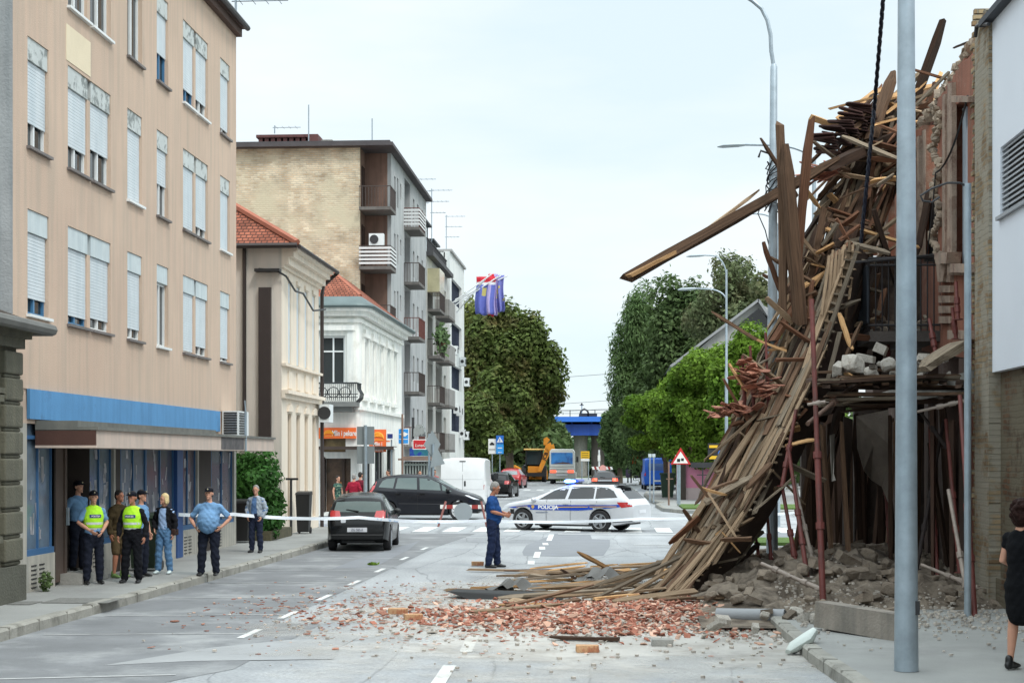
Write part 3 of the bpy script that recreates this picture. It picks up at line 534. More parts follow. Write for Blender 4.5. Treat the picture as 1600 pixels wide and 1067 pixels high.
q=MB(); q.tube([(X3+.0,Y3+.3,zs_+.45),(X3-2.4,Y3+2.9,zs_+2.42)],.1,6); q.tube([(X3-2.4,Y3+2.9,zs_+2.42),(X3-12,Y3+2.9,zs_+2.42)],.1,6); q.tube([(X3-1.1,Y3b,zs_+1.1),(X3-2.4,Y3+2.9,zs_+2.42)],.08,6); q.obj('ridge_tiles',MATS['ridge_tile'],B3)
# bakery signs
ORG=flat('orange_sign',s(238,110,48),rough=.4); YEL=flat('sign_yellow',s(250,170,60)); WT=flat('sign_white',s(236,236,232),rough=.5)
def sun_logo(root,x,y,z,r):
    m=MB()
    for k in range(5): m.tube([(x-r+2*r*(.5-.5*math.cos(t))*1,y-.035,z-r*.35+ (r*(1-.16*k))*math.sin(t)) for t in [j*math.pi/8 for j in range(9)]],.022,4)
    m.box(x-r,x+r,y-.04,y-.03,z-r*.62,z-r*.5); m.obj('logo',YEL,root)
t=thing('shop_sign','long orange bakery sign board over the shop door','sign',(xg(528),Y3-.1,3.4)); ax_,bx_=xg(499),xg(557); 
q=MB(); q.box(ax_,bx_,Y3-.16,Y3-.02,zg(685),zg(668)); q.obj('board',ORG,t); sun_logo(t,ax_+.4,Y3-.14,zg(677),.18)
textmesh('lettering','Mlin i pekare',.3,WT,t,((ax_+bx_)/2+.28,Y3-.17,zg(677)),Euler((R(90),0,0)),bold=.006,sx=.62)
t=thing('shop_sign','square orange bakery sign hung by the rounded corner','sign',(xg(594),Y3-.5,3.2)); ax_,bx_=xg(580),xg(606)
q=MB(); q.box(ax_,bx_,Y3-.5,Y3-.42,zg(706),zg(671)); q.box(bx_-.8,bx_,Y3-.42,Y3+.6,zg(690),zg(688)); q.obj('board',ORG,t); sun_logo(t,(ax_+bx_)/2,Y3-.48,zg(682),.24)
textmesh('lettering','Mlin i\npekare',.21,WT,t,((ax_+bx_)/2,Y3-.51,zg(698)),Euler((R(90),0,0)),bold=.004,sx=.8)
t=thing('shop_sign','small dark blue sign plate next to the square orange sign','sign',(xg(612),Y3,3.5)); q=MB(); q.box(xg(607),xg(617),Y3-.5,Y3-.45,zg(687),zg(675)); q.obj('board',WT,t); q=MB(); q.box(xg(608),xg(616.4),Y3-.506,Y3-.5,zg(685),zg(678)); q.obj('plate',flat('navy',s(28,44,110)),t); q=MB(); q.tube([(xg(614),Y3-.4,.15),(xg(614),Y3-.4,zg(675))],.03,5); q.obj('post',GALV,t)
# ---- tall grey block with brick gable
X4=-10.76; Y4=73.2; Y4b=89; Z4=17.2; F4=Fr((X4,0,0),(0,1,0),(1,0,0)); G4=Fr((0,Y4,0),(1,0,0),(0,-1,0)); xl=-12.05
GP=pm('grey_facade_plaster',s(176,178,178),var=.1,scale=.6,rough=.9,bump=.2,streak=.2,col2=s(152,154,154),c2pos=(.5,.7),c2scale=.5)
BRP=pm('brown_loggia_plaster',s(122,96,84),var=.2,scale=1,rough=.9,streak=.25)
B4=thing('apartment_building','tall grey apartment block with bare yellow brick gable and corner balconies','building',(-16,80,0))
q=MB(); q.box(-24,xl,Y4,Y4b,0,Z4); q.obj('gable_wall',brickmat('pale_brick',s(220,208,182),s(196,174,144),s(196,188,170),'Y',.3,.1,.016,plaster=s(206,198,172),ppos=(.48,.6),pscale=.3,bump=.8),B4)
floors=[2.9+i*2.85 for i in range(5)]
hs=[];loggs=[]
for z in floors:
    hs+= [(Y4+2.6,Y4+3.1,z+1.1,z+2.0),(Y4+3.6,Y4+4.1,z+.6,z+2.1),(Y4+4.7,Y4+5.2,z+1.2,z+2.0),(Y4+9.8,Y4+10.5,z+.7,z+2.1),(Y4+11.6,Y4+12.3,z+.7,z+2.1),(Y4+13.7,Y4+14.3,z+.9,z+2.1)]
    loggs.append((Y4+6.4,Y4+8.6,z,z+2.6))
q=MB(); wallgrid(q,F4,Y4+1.5,Y4b,0,Z4,hs+loggs,.9); q.quad((xl,Y4b,0),(X4,Y4b,0),(X4,Y4b,Z4),(xl,Y4b,Z4))
q.quad((X4,Y4+1.5,0),(X4-.18,Y4+1.5,0),(X4-.18,Y4+1.5,Z4),(X4,Y4+1.5,Z4)); q.obj('wall',GP,B4)
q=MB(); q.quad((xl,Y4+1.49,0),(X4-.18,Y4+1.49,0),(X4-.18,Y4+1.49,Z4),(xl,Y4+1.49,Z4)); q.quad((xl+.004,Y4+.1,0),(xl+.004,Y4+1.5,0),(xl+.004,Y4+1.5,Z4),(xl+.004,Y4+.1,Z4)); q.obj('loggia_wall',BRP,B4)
for h in hs:
    p=MB(); p.quad(F4.p(h[0],h[2],-.12),F4.p(h[1],h[2],-.12),F4.p(h[1],h[3],-.12),F4.p(h[0],h[3],-.12)); p.quad(F4.p(h[0],h[2],-.16),F4.p(h[1],h[2],-.16),F4.p(h[1],h[3],-.16),F4.p(h[0],h[3],-.16)); p.obj('window',GLASSD,B4,norm=False)
RAIL=pm('dark_rail',s(70,60,56),var=.2,rough=.6); STR=pm('striped_cloth',s(214,216,216),var=.05); SLB=pm('balcony_concrete',s(108,104,100),var=.25,streak=.2)
def balcony(root,x0,x1,y0,y1,z,railmat,h=1.0,solid=False,stripes=False,front=True,side=True):
    q=MB(); q.box(x0,x1,y0,y1,z-.15,z); s0=q.obj('balcony',SLB,root)
    q=MB()
    if solid:
        q.box(x1-.08,x1-.005,y0+.08,y1,z+.002,z+h); q.box(x0,x1-.085,y0+.005,y0+.075,z+.002,z+h)
    else:
        q.box(x1-.04,x1-.0,y0,y1,z+h-.04,z+h); q.box(x0,x1-.04,y0,y0+.04,z+h-.04,z+h)
        k=max(2,int((y1-y0)/.14)); [q.box(x1-.03,x1-.01,y0+(y1-y0-.02)*i/k,y0+(y1-y0-.02)*i/k+.025,z,z+h-.04) for i in range(k+1)]
        k=max(2,int((x1-x0)/.14)); [q.box(x0+(x1-x0-.03)*i/k,x0+(x1-x0-.03)*i/k+.025,y0+.01,y0+.03,z,z+h-.04) for i in range(k)]
    q.obj('railing',railmat,s0)
    if stripes:
        q=MB()
        for i in range(5): q.box(x0,x1+.01,y0-.02,y0-.005,z+.1+i*.18,z+.2+i*.18); q.box(x1+.005,x1+.02,y0,y1,z+.1+i*.18,z+.2+i*.18)
        q.obj('striped_screen',STR,s0)
    return s0
for i,z in enumerate(floors):
    balcony(B4,xl+.01,X4+.25,Y4-.35,Y4+1.48,z,RAIL,stripes=(i==3))
    balcony(B4,X4,X4+.8,Y4+6.2,Y4+8.8,z,RAIL if i%2 else pm('red_rail',s(106,62,56)),stripes=(i==4))
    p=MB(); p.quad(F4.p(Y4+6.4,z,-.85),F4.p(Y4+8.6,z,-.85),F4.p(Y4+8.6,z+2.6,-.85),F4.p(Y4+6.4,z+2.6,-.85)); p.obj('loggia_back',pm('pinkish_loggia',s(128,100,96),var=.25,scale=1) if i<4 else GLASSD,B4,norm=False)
    m=MB(); m.box(xl+.02,xl+.05,Y4+.4,Y4+1.2,z,z+2.1); m.obj('balcony_door',GLASSD,B4)
q=MB(); q.box(-24.3,X4+.36,Y4-.5,Y4b+.1,Z4,Z4+.16); q.box(-24,X4+.2,Y4-.3,Y4b+.05,Z4+.16,Z4+.28); q.obj('roof',pm('roof_edge_dark',s(78,74,76),var=.2),B4)
a=thing('air_conditioner','white air conditioner on the striped corner balcony of the grey block','air conditioner',(-11.4,Y4,floors[3])); q=MB(); q.box(-11.6,-10.9,Y4-.1,Y4+.25,floors[3]+1.02,floors[3]+1.6); q.obj('casing',WHITE,a); q=MB(); q.disc((-11.35,Y4-.12,floors[3]+1.32),(0,1,0),.21,.03); q.obj('fan_grille',DGREY,a)
t=thing('roof_chimney','dark red balustraded chimney block on the flat roof','chimney',(-15.5,76,Z4+.35)); q=MB(); q.box(-17.5,-14.6,75.4,76.6,Z4+.35,Z4+.62); q.box(-17.6,-14.5,75.3,76.7,Z4+.98,Z4+1.12)
for i in range(9): q.box(-17.5+i*.31,-17.3+i*.31,75.4,76.6,Z4+.62,Z4+.98)
q.box(-15.0,-14.5,75.3,76.7,Z4+.35,Z4+.98); q.obj('chimney_block',pm('dark_red_brick',s(96,60,58),var=.2),t); q=MB(); q.box(-14.35,-13.9,75.8,76.3,Z4+.35,Z4+.8); q.box(-14.4,-13.85,75.7,76.4,Z4+.86,Z4+.92); q.obj('vent_cap',CONC,t)
aerial('tall thin mast beside the red chimney block',-14.9,75,Z4+.4,2.1,0); aerial('bare mast near the corner of the brick gable',-11.9,76,Z4+.3,1.7,0)
aerial('small folded aerial left of the red chimney',-16.6,75,Z4+1.1,.4,1)
# ---- 1960s block with balconies
X5=-10.8; Y5=89.6; Y5b=101; Z5=14.6; F5=Fr((X5,0,0),(0,1,0),(1,0,0))
B5=thing('apartment_building','weathered balcony block with glass roof terraces beside the grey block','building',(-16,95,0))
fl=[2.7+i*2.75 for i in range(5)]
hs=[]
for z in fl[:-1]: hs+=[(Y5+.4,Y5+3.0,z+.1,z+2.5),(Y5+4.6,Y5+8.0,z+.1,z+2.5),(Y5+9.2,Y5+10.6,z+.9,z+2.2)]
q=MB(); wallgrid(q,F5,Y5,Y5b,0,Z5-.4,hs,1.0); q.box(-22,X5-1.1,Y5,Y5b,0,Z5-.45); q.quad((X5,Y5,0),(X5-1.1,Y5,0),(X5-1.1,Y5,Z5-.4),(X5,Y5,Z5-.4)); q.obj('wall',pm('old_white_plaster',s(192,192,186),var=.12,scale=.8,streak=.3),B5)
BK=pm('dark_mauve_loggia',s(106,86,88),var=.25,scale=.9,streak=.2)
for i,h in enumerate(hs):
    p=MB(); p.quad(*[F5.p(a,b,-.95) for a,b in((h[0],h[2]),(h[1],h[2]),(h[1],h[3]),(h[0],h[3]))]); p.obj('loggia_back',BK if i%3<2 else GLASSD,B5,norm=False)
    if i%3<2: p=MB(); p.quad(*[F5.p(a,b,-.93) for a,b in((h[0]+.5,h[2]),(h[0]+1.3,h[2]),(h[0]+1.3,h[3]-.4),(h[0]+.5,h[3]-.4))]); p.obj('window',GLASSD,B5,norm=False)
for i,z in enumerate(fl[:-1]):
    balcony(B5,X5,X5+.75,Y5+.3,Y5+3.1,z+.1,RAIL)
    balcony(B5,X5,X5+.85,Y5+4.5,Y5+8.1,z+.1,pm('grey_panel',s(150,148,144),var=.2,streak=.3),solid=True)
q=MB(); q.box(X5,X5+.72,Y5+.35,Y5+3.0,fl[3]+1.1,fl[3]+2.5); q.obj('glazed_balcony',pm('yellowish_glazing',s(178,172,140),var=.25,scale=1.5,rough=.2),B5)
q=MB(); q.box(-22,X5+.4,Y5-.1,Y5b,Z5-.45,Z5-.2); q.box(X5-.05,X5+.02,Y5+.2,Y5b-.3,Z5+.6,Z5+.66); [q.box(X5-.04,X5,Y5+.3+i*.3,Y5+.34+i*.3,Z5-.2,Z5+.6) for i in range(36)]; q.obj('parapet',pm('dark_parapet',s(74,74,76),var=.2),B5)
for y0,y1,h in ((Y5+.6,Y5+4.6,2.1),(Y5+6.2,Y5+9.2,1.5)):
    q=MB(); q.box(X5-3.4,X5-.5,y0,y1,Z5-.2,Z5-.2+h); g=q.obj('roof_terrace',pm('terrace_glass',s(166,182,184),var=.2,scale=1.2,rough=.15,bump=0),B5)
    q=MB(); q.box(X5-3.6,X5-.25,y0-.25,y1+.25,Z5-.2+h,Z5-.1+h); [q.box(X5-3.4+i*.97-.03,X5-3.4+i*.97+.03,y0-.02,y0-.004,Z5-.2,Z5-.2+h) for i in range(4)]; [q.box(X5-.496,X5-.47,y0+j*.97,y0+j*.97+.06,Z5-.2,Z5-.2+h) for j in range(5) if y0+j*.97<y1]; q.obj('frame',DGREY,g)
aerial('tv aerial on the nearer glass terrace',-11.6,90,Z5+1.9,2.3,3); aerial('tall tv aerial with three arms between the blocks',-11.2,95.5,Z5+1.2,3.3,3); aerial('tv aerial standing on the white block',-11.2,104,Z5+1.6,2.6,3)
t=thing('potted_plants','leafy plants spilling over a balcony rail of the weathered block','plant',(X5+.7,Y5+1.5,fl[2]+.9)); q=MB(); r2=random.Random(5)
for i in range(500):
    c=Vector((X5+.75+r2.gauss(0,.18),Y5+1.5+r2.gauss(0,.6),fl[2]+1.15+r2.gauss(0,.35))); a=Vector((r2.uniform(-1,1),r2.uniform(-1,1),r2.uniform(-1,1)))*.09; b=a.orthogonal().normalized()*.07; q.quad(c-a-b,c+a-b,c+a+b,c-a+b)
q.obj('leaves',pm('balcony_leaves',s(74,98,56),var=.3,island=.4,bump=0),t,norm=False); q=MB(); q.box(X5+.76,X5+.95,Y5+.8,Y5+2.2,fl[2]+.75,fl[2]+.95); q.obj('planter',pm('clay',s(120,80,60)),t)
# ---- white block with flags
X6=-10.7; Y6=101.5; Y6b=111.5; Z6=16.0; F6=Fr((X6,0,0),(0,1,0),(1,0,0))
B6=thing('office_building','white panelled block with dark blue ribbon windows and projecting flagpoles','building',(-16,106,0))
hs=[(Y6+1.2,Y6+8.2,z+.9,z+2.5) for z in (3.2,6.1,9.0,11.9)]
q=MB(); wallgrid(q,F6,Y6,Y6b,0,Z6,hs,.3); q.box(-22,X6-.32,Y6,Y6b,0,Z6-.05); q.quad((X6,Y6,0),(X6-.4,Y6,0),(X6-.4,Y6,Z6),(X6,Y6,Z6)); q.quad((X6,Y6b,0),(X6-.4,Y6b,0),(X6-.4,Y6b,Z6),(X6,Y6b,Z6)); q.obj('wall',pm('white_panel_wall',s(226,228,224),var=.05,streak=.15,scale=.8),B6)
for h in hs: window(B6,F6,*h,dep=.25,mull=8,frame=pm('navy_frame',s(58,66,84)),glass=flat('blue_glass',(.03,.04,.065,1),rough=.15))
q=MB(); q.box(-22,X6+.15,Y6,Y6b+.1,Z6,Z6+.15); q.obj('roof',pm('roof_edge_light',s(170,170,168)),B6)
r2=random.Random(9)
for k,(y,z) in enumerate(((Y6+1.0,9.2),(Y6+6.5,8.8),(Y6+9.6,7.5),(Y6+2.2,5.3),(Y6+4.2,5.2),(Y6+6.2,3.7),(Y6+9.0,3.6))):
    t=thing('air_conditioner',['first','second','third','fourth','fifth','sixth','seventh'][k]+' air conditioner counted down and along the white block wall','air conditioner',(X6,y,z),0,'air conditioners on the white block'); q=MB(); q.box(X6+.02,X6+.4,y,y+.85,z,z+.6); q.obj('casing',WHITE,t); q=MB(); q.disc((X6+.41,y+.42,z+.3),(1,0,0),.22,.02); q.disc((X6+.2,y-.01,z+.3),(0,1,0),.12,.02); q.obj('fan_grille',DGREY,t)
# ================= TREES =================
import numpy as np
LEAFM={}
def leafmat(name,c,c2,var=.35,back=.35):
    m=pm(name,c,var=.25,scale=1.2,rough=.7,bump=0,col2=c2,c2pos=(.5,.68),c2scale=.35,island=var,spec=.25)
    t=m.node_tree; b=t.nodes['Principled BSDF']; src=b.inputs['Base Color'].links[0].from_socket
    tr=t.nodes.new('ShaderNodeBsdfTranslucent'); t.links.new(src,tr.inputs[0]); mx=t.nodes.new('ShaderNodeMixShader'); mx.inputs[0].default_value=back
    t.links.new(b.outputs[0],mx.inputs[1]); t.links.new(tr.outputs[0],mx.inputs[2]); out=t.nodes['Material Output']; t.links.new(mx.outputs[0],out.inputs[0]); return m
BARK=pm('bark',s(88,78,66),var=.3,scale=8,rough=.95,bump=.8,bs=18)
def leafcloud(name,clumps,n,size,mat,parent,seed=0,droop=0,up=.3,shell=.55):
    """clumps: list of (centre, radii). many small leaf faces near the shells of clumps"""
    rg=np.random.default_rng(seed); C=np.array([c for c,r in clumps],float); Rr=np.array([r for c,r in clumps],float)
    wgt=(Rr[:,0]*Rr[:,1]+Rr[:,0]*Rr[:,2]); idx=rg.choice(len(clumps),n,p=wgt/wgt.sum())
    d=rg.normal(size=(n,3)); d/=np.linalg.norm(d,axis=1)[:,None]; rad=shell+(1-shell)*rg.random(n)**.6; rad*=1+.12*rg.normal(size=n)
    P=C[idx]+d*Rr[idx]*rad[:,None]
    if droop: P[:,2]-=rg.random(n)**2*droop
    nrm=d*Rr[idx]; nrm/=np.linalg.norm(nrm,axis=1)[:,None]; nrm=nrm+rg.normal(size=(n,3))*.55+np.array([0,0,up]); nrm/=np.linalg.norm(nrm,axis=1)[:,None]
    t=rg.normal(size=(n,3)); 
    if droop: t=t*.35+np.array([0,0,-1.])
    a=np.cross(nrm,t); a/=np.linalg.norm(a,axis=1)[:,None]; b=np.cross(nrm,a)
    sz=size*(.6+.8*rg.random(n)); asp=.55 if not droop else .22
    A=a*(sz*asp)[:,None]; B=b*sz[:,None]; bend=nrm*(sz*.15)[:,None]
    V=np.stack([P-B,P+A+bend,P+B,P-A+bend],1).reshape(-1,3)-np.array(wloc(parent))
    me=bpy.data.meshes.new(name); me.vertices.add(4*n); me.vertices.foreach_set('co',V.ravel()); me.loops.add(4*n); me.loops.foreach_set('vertex_index',np.arange(4*n)); me.polygons.add(n); me.polygons.foreach_set('loop_start',np.arange(0,4*n,4)); me.polygons.foreach_set('loop_total',np.full(n,4)); me.update(); me.validate(); me.materials.append(mat)
    o=bpy.data.objects.new(name,me); COL.objects.link(o); o.parent=parent; return o
def tree(name,label,x,y,h,rx,ry,zlow,n,size,mat,seed,nc=26,droop=0,tr=.3,group=None,lean=0,cs=.34,top=None):
    r=random.Random(seed); t=thing(name,label,'tree',(x,y,0),0,group); zc=(h+zlow)/2; rz=(h-zlow)/2; cl=[]
    for i in range(nc):
        while 1:
            d=Vector((r.uniform(-1,1),r.uniform(-1,1),r.uniform(-1,1)))
            if .35<d.length<1: break
        k=cs*r.uniform(.7,1.25); f=1-k*.75
        shr=1-.25*max(0,d.z)
        cl.append(((x+d.x*rx*f*shr+lean*d.z,y+d.y*ry*f*shr,zc+d.z*rz*f),(rx*k,ry*k,rz*k*.85)))
    cl.append(((x,y,zc),(rx*.45,ry*.45,rz*.55)))
    leafcloud('crown',cl,n,size,mat,t,seed,droop)
    m=MB(); pts=[(x,y,0),(x+.05,y,zlow*.5),(x-.05,y,zc-rz*.4),(x+lean*.2,y,zc+rz*.4)]; m.tube(pts,[tr*1.25,tr,tr*.75,tr*.2],9)
    for c,q in cl[:nc*2//3]:
        c=Vector(c); b0=Vector((x,y,min(c.z-.5,zc))) ; b0.z=max(zlow*.6,b0.z-rz*.35); mid=(b0+c)/2+Vector((0,0,-.3)); m.tube([b0,mid,c],[tr*.4,tr*.22,tr*.07],5)
    m.obj('trunk',BARK,t,smooth=60); return t
G_CH=leafmat('chestnut_leaves',s(94,110,56),s(108,94,60),.45)
G_CH2=leafmat('chestnut_leaves_green',s(116,126,64),s(104,108,60),.45)
G_DK=leafmat('dark_leaves',s(92,112,68),s(76,96,60),.4)
G_WL=leafmat('willow_leaves',s(104,128,80),s(82,108,66),.4)
G_BR=leafmat('bright_maple_leaves',s(112,142,50),s(84,120,42),.45,back=.45)
G_OL=leafmat('olive_airy_leaves',s(104,116,80),s(112,106,78),.45)
G_BG=leafmat('far_bush_leaves',s(84,112,76,.9),s(72,98,72,.9),.35)
def tx(px,Y): return at(px,HOR,Y).x
# left park trees (horse chestnuts turning brown)
tree('chestnut_tree','big horse chestnut with browning leaves next to the white block',tx(796,128),128,16.2,4.9,4.6,1.2,46000,.21,G_CH,11,nc=44,tr=.35,cs=.3)
tree('chestnut_tree','greener horse chestnut crown behind the flags',tx(745,136),136,17.0,4.4,4.6,2.4,30000,.21,G_CH2,12,nc=36,tr=.35,cs=.3)
tree('chestnut_tree','chestnut crown nearest the street gap, reaching towards the digger',tx(818,152),152,14.5,4.8,4.2,3.0,30000,.21,G_CH,13,nc=28,tr=.3)
tree('leafy_tree','dark small tree in shade left of the bridge',tx(862,165),165,8.2,2.2,2.6,1.2,10000,.24,G_DK,14,nc=18,tr=.25)
tree('chestnut_tree','chestnut crown low behind the signs beside the white block',tx(750,120),120,8.0,3.0,3.0,.8,14000,.2,G_CH,15,nc=22,tr=.3)
# right side
tree('willow_tree','tall drooping willow on the right of the street gap',tx(1006,130),130,18.0,3.3,3.4,1.0,42000,.25,G_WL,21,nc=46,droop=1.8,tr=.35,cs=.32)
tree('leafy_tree','dark green tree between the willow and the street lamp',tx(1062,122),122,17.6,5.4,4,1.5,44000,.2,G_DK,22,nc=40,tr=.35,cs=.3)
tree('leafy_tree','low dark tree by the bridge on the right',tx(968,140),140,8.2,2.0,2.4,.8,14000,.2,G_WL,25,nc=20,tr=.25)
tree('leafy_tree','loose olive tree with sky showing through behind the tall lamp',tx(1140,112),112,18.8,3.7,3.6,7.5,13000,.16,G_OL,23,nc=34,tr=.3,cs=.25)
tree('leafy_tree','olive tree hidden behind the timber slope',tx(1195,108),108,15.5,3.8,3.5,4,12000,.22,G_OL,24,nc=26,tr=.3)
tree('leafy_tree','dark tree behind the gabled house',tx(1255,118),118,12.5,4.2,3.5,2,14000,.24,G_DK,26,nc=26,tr=.3)
tree('maple_tree','bright green round maple before the pink house',tx(1110,80),80,8.2,3.3,2.8,1.5,60000,.115,G_BR,31,nc=60,tr=.2,cs=.23)
tree('maple_tree','smaller bright green maple, leftmost of the bright row',tx(1040,88),88,6.7,3.1,2.4,2.5,36000,.115,G_BR,32,nc=40,tr=.18,cs=.24)
tree('maple_tree','bright green maple partly behind the tall lamp pole',tx(1176,77),77,9.6,2.6,2.4,1.9,30000,.115,G_BR,33,nc=34,tr=.2,cs=.3)
tree('leafy_tree','green garden tree seen through the ruin between dark boards',tx(1310,85),85,5.2,2.4,2.2,.8,7000,.18,G_BR,34,nc=20,tr=.18)
tree('leafy_tree','garden tree behind the ruined facade',tx(1370,80),80,5.6,2.6,2.2,.8,7000,.2,G_DK,35,nc=20,tr=.18)
# far bushes behind the bridge
cl=[]; r=random.Random(4)
for i in range(70):
    px=r.uniform(820,1130); Y=r.uniform(200,225); h=r.uniform(1.5,4.2); cl.append(((tx(px,Y),Y,h*.7),(3,3,h)))
o=leafcloud('bushes',cl,26000,.5,G_BG,None,5); o['kind']='stuff'
cl=[]
for i in range(60):
    px=r.uniform(560,860); Y=r.uniform(150,170); h=r.uniform(1.5,3.2); cl.append(((tx(px,Y),Y,h*.7),(3,2.5,h)))
o=leafcloud('bushes',cl,14000,.42,G_DK,None,6); o['kind']='stuff'
cl=[]
for i in range(60):
    px=r.uniform(1060,1700); Y=r.uniform(118,150); h=r.uniform(1.5,5); cl.append(((tx(px,Y),Y,h*.7),(4,2.5,h)))
o=leafcloud('bushes',cl,12000,.42,G_DK,None,7); o['kind']='stuff'
# laurel hedge between the peach block and the cream house
t=thing('hedge','glossy green laurel hedge between peach block and cream house','hedge',(-9.9,40.4,.15)); cl=[]
for i in range(70): cl.append(((r.uniform(-11.9,-9.0),r.uniform(39.7,41.4),r.uniform(.6,2.15)),(.42,.42,.42)))
leafcloud('leaves',cl,24000,.075,leafmat('laurel_leaves',s(62,104,44),s(44,86,40),.4),t,8); m=MB()
for i in range(9): m.tube([(-11.6+i*.27,40.5,.15),(-11.6+i*.27+r.uniform(-.1,.1),40.5,1.6)],.03,5)
m.obj('stem',BARK,t); m=MB()
m.box(-12.2,-8.8,39.3,41.9,.15,.4); m.obj('soil_bed',pm('soil',s(80,76,56),var=.4,scale=6,bump=.6),t)
for k,(x,y) in enumerate(((-9.12,24.2),(-9.15,23.9))):
    pass
t=thing('weeds','small tuft of weeds at the foot of the stone corner','plant',(-9.12,24.25,.15)); leafcloud('leaves',[((-9.1,24.25,.3),(.09,.14,.17))],200,.035,G_DK,t,9)
t=thing('weeds','single green weed growing in the road beside parking bay','plant',tuple(gnd(583,883))); g=gnd(583,883); leafcloud('leaves',[((g.x,g.y,.03),(.11,.08,.03))],110,.03,G_BR,t,10)
# ================= BRIDGE =================
BL=pm('bridge_blue_paint',s(34,78,168),var=.1,scale=.5,rough=.5,streak=.1)
t=thing('railway_bridge','blue steel railway girder bridge on concrete piers across the street end','bridge',(-4,187,0))
YB_=186; za=at(905,680,YB_).z; zb_=at(905,659,YB_).z; zc_=at(905,651,YB_).z
q=MB(); q.box(-60,60,YB_,YB_+.5,za,zb_); q.box(-60,60,YB_+5,YB_+5.5,za,zb_); q.box(-60,60,YB_,YB_+5.5,zb_-.3,zb_); [q.box(-60+i*2.4,-59.9+i*2.4,YB_-.12,YB_,za,zb_) for i in range(50)]; q.obj('girder',BL,t)
q=MB(); q.box(-60,60,YB_-.9,YB_+6,zb_+.004,zc_); q.obj('walkway_fascia',flat('bright_blue_fascia',s(52,116,210)),t)
q=MB(); [q.box(-59+i*3,-58.9+i*3,YB_-.8,YB_-.7,zc_,zc_+.8) for i in range(39)]; q.box(-60,60,YB_-.8,YB_-.74,zc_+.75,zc_+.8); q.box(-60,60,YB_-.8,YB_-.74,zc_+.35,zc_+.4)
for x in (tx(925,186),tx(912,186)): q.box(x-.6,x+.6,YB_+2,YB_+2.4,zc_,zc_+.45)
q.obj('railing',DGREY,t)
for px,wd,mt in((907,.82,CONC),(934,.8,pm('dark_concrete',s(104,96,92),var=.25,scale=.6,streak=.3))):
    x=tx(px,187); q=MB(); q.tube([(x,188.5,0),(x,188.5,za-.5),(x,188.5,za)],[wd,wd,wd*1.15],16); q.obj('pier',mt,t,smooth=True)
t=thing('catenary_mast','railway mast with crossarm standing on the blue bridge','mast',(tx(909,189),189,zc_)); x=tx(909,189); q=MB(); q.tube([(x,189,zc_),(x,189,zc_+1.55)],.07,5); q.obj('post',GALV,t)
q=MB(); x2=tx(913,189); q.tube([(x-.25,189,zc_+1.5),(x+.25,189,zc_+1.5)],.05,4); q.box(x-.1,x+.1,188.9,189.1,zc_+1.5,zc_+1.75); q.tube([(x2-.6,189,zc_+.1),(x2-.4,189,zc_+.8),(x2,189,zc_+1.05),(x2+.4,189,zc_+.8),(x2+.65,189,zc_+.1)],.13,5); q.obj('crossarm',DGREY,t)
def wire(label,a,b,sag,r_=.02,name='cable',cat='cable',mat=None,group=None,n=14):
    a=Vector(a);b=Vector(b); m=MB(); m.tube([a.lerp(b,i/n)+Vector((0,0,-sag*4*(i/n)*(1-i/n))) for i in range(n+1)],r_,4); return tag(m.obj(name,mat or BLACKP),label,cat,group)
for i,(z0,z1,lab) in enumerate(((at(880,588,150).z,at(960,578,150).z,'uppermost thin overhead wire across the street gap'),(at(880,632,180).z,at(960,618,180).z,'overhead railway wire above the bridge mast'),(at(880,641,180).z,at(960,634,180).z,'lowest overhead wire just above the bridge rail'))):
    wire(lab,(tx(700,[150,180,180][i]),[150,180,180][i],z0-.6),(tx(1150,[150,180,180][i]),[150,180,180][i],z1+.8),.3,.02)
# ================= RIGHT FAR HOUSES =================
t=thing('house','pink plastered house with pale plinth behind the maples','house',(8,80,0)); xp0,xp1=tx(1073,79.5),tx(1150,79.5)
q=MB(); q.box(xp0,xp1,79.5,92,.75,4.3); q.obj('wall',pm('pink_plaster',s(196,126,152),var=.06,rough=.85),t); q=MB(); q.box(xp0-.04,xp1+.04,79.46,92,0,.75); q.obj('plinth',pm('pink_grey_plinth',s(176,160,158),var=.1),t)
q=MB(); q.add([(xp0-.3,79.2,4.3),(xp1+.3,79.2,4.3),(xp1+.3,92.3,4.3),(xp0-.3,92.3,4.3),(xp0+1.2,85.7,5.4),(xp1-1.2,85.7,5.4)],[(0,1,5,4),(1,2,5),(2,3,4,5),(3,0,4),(0,3,2,1)]); q.obj('roof',MATS['dark_slate_tiles'],t)
q=MB(); q.box(xp0-.5,xp0-.05,79.3,79.6,.0,2.6); q.obj('dark_post',pm('dark_wood_post',s(60,52,46)),t)
t=thing('house','grey gabled house roof behind the bright maples','house',(tx(1160,100),100,0)); x0,x1=tx(1052,100),tx(1240,100); xa=tx(1184,100); zp=at(1184,470,100).z; zl=at(1052,566,100).z
q=MB(); q.add([(x0+1,100,0),(x1-.5,100,0),(x1-.5,100,zl),(x1-.7,100,at(1,520,100).z),(xa+1,100,zp-.6),(xa,100,zp-.15),(xa-1,100,zp-.7),(x0+1,100,zl+.3)],[(0,1,2,3,4,5,6,7)]); q.box(x0+1,x1-.5,100.01,112,0,zl); q.obj('wall',pm('pale_gable',s(168,168,166),var=.08,streak=.1),t)
q=MB(); q.beam((x0-.2,99.6,zl-.3),(xa,99.6,zp),.4,.16); q.beam((xa,99.6,zp),(x1,99.6,zl+.4),.4,.16); q.quad((x0-.2,99.5,zl-.2),(xa,99.5,zp+.1),(xa,112,zp+.1),(x0-.2,112,zl-.2)); q.quad((x1,99.5,zl+.4),(xa,99.5,zp+.1),(xa,112,zp+.1),(x1,112,zl+.4)); q.obj('roof',pm('grey_roof_sheet',s(150,152,154),var=.1),t)
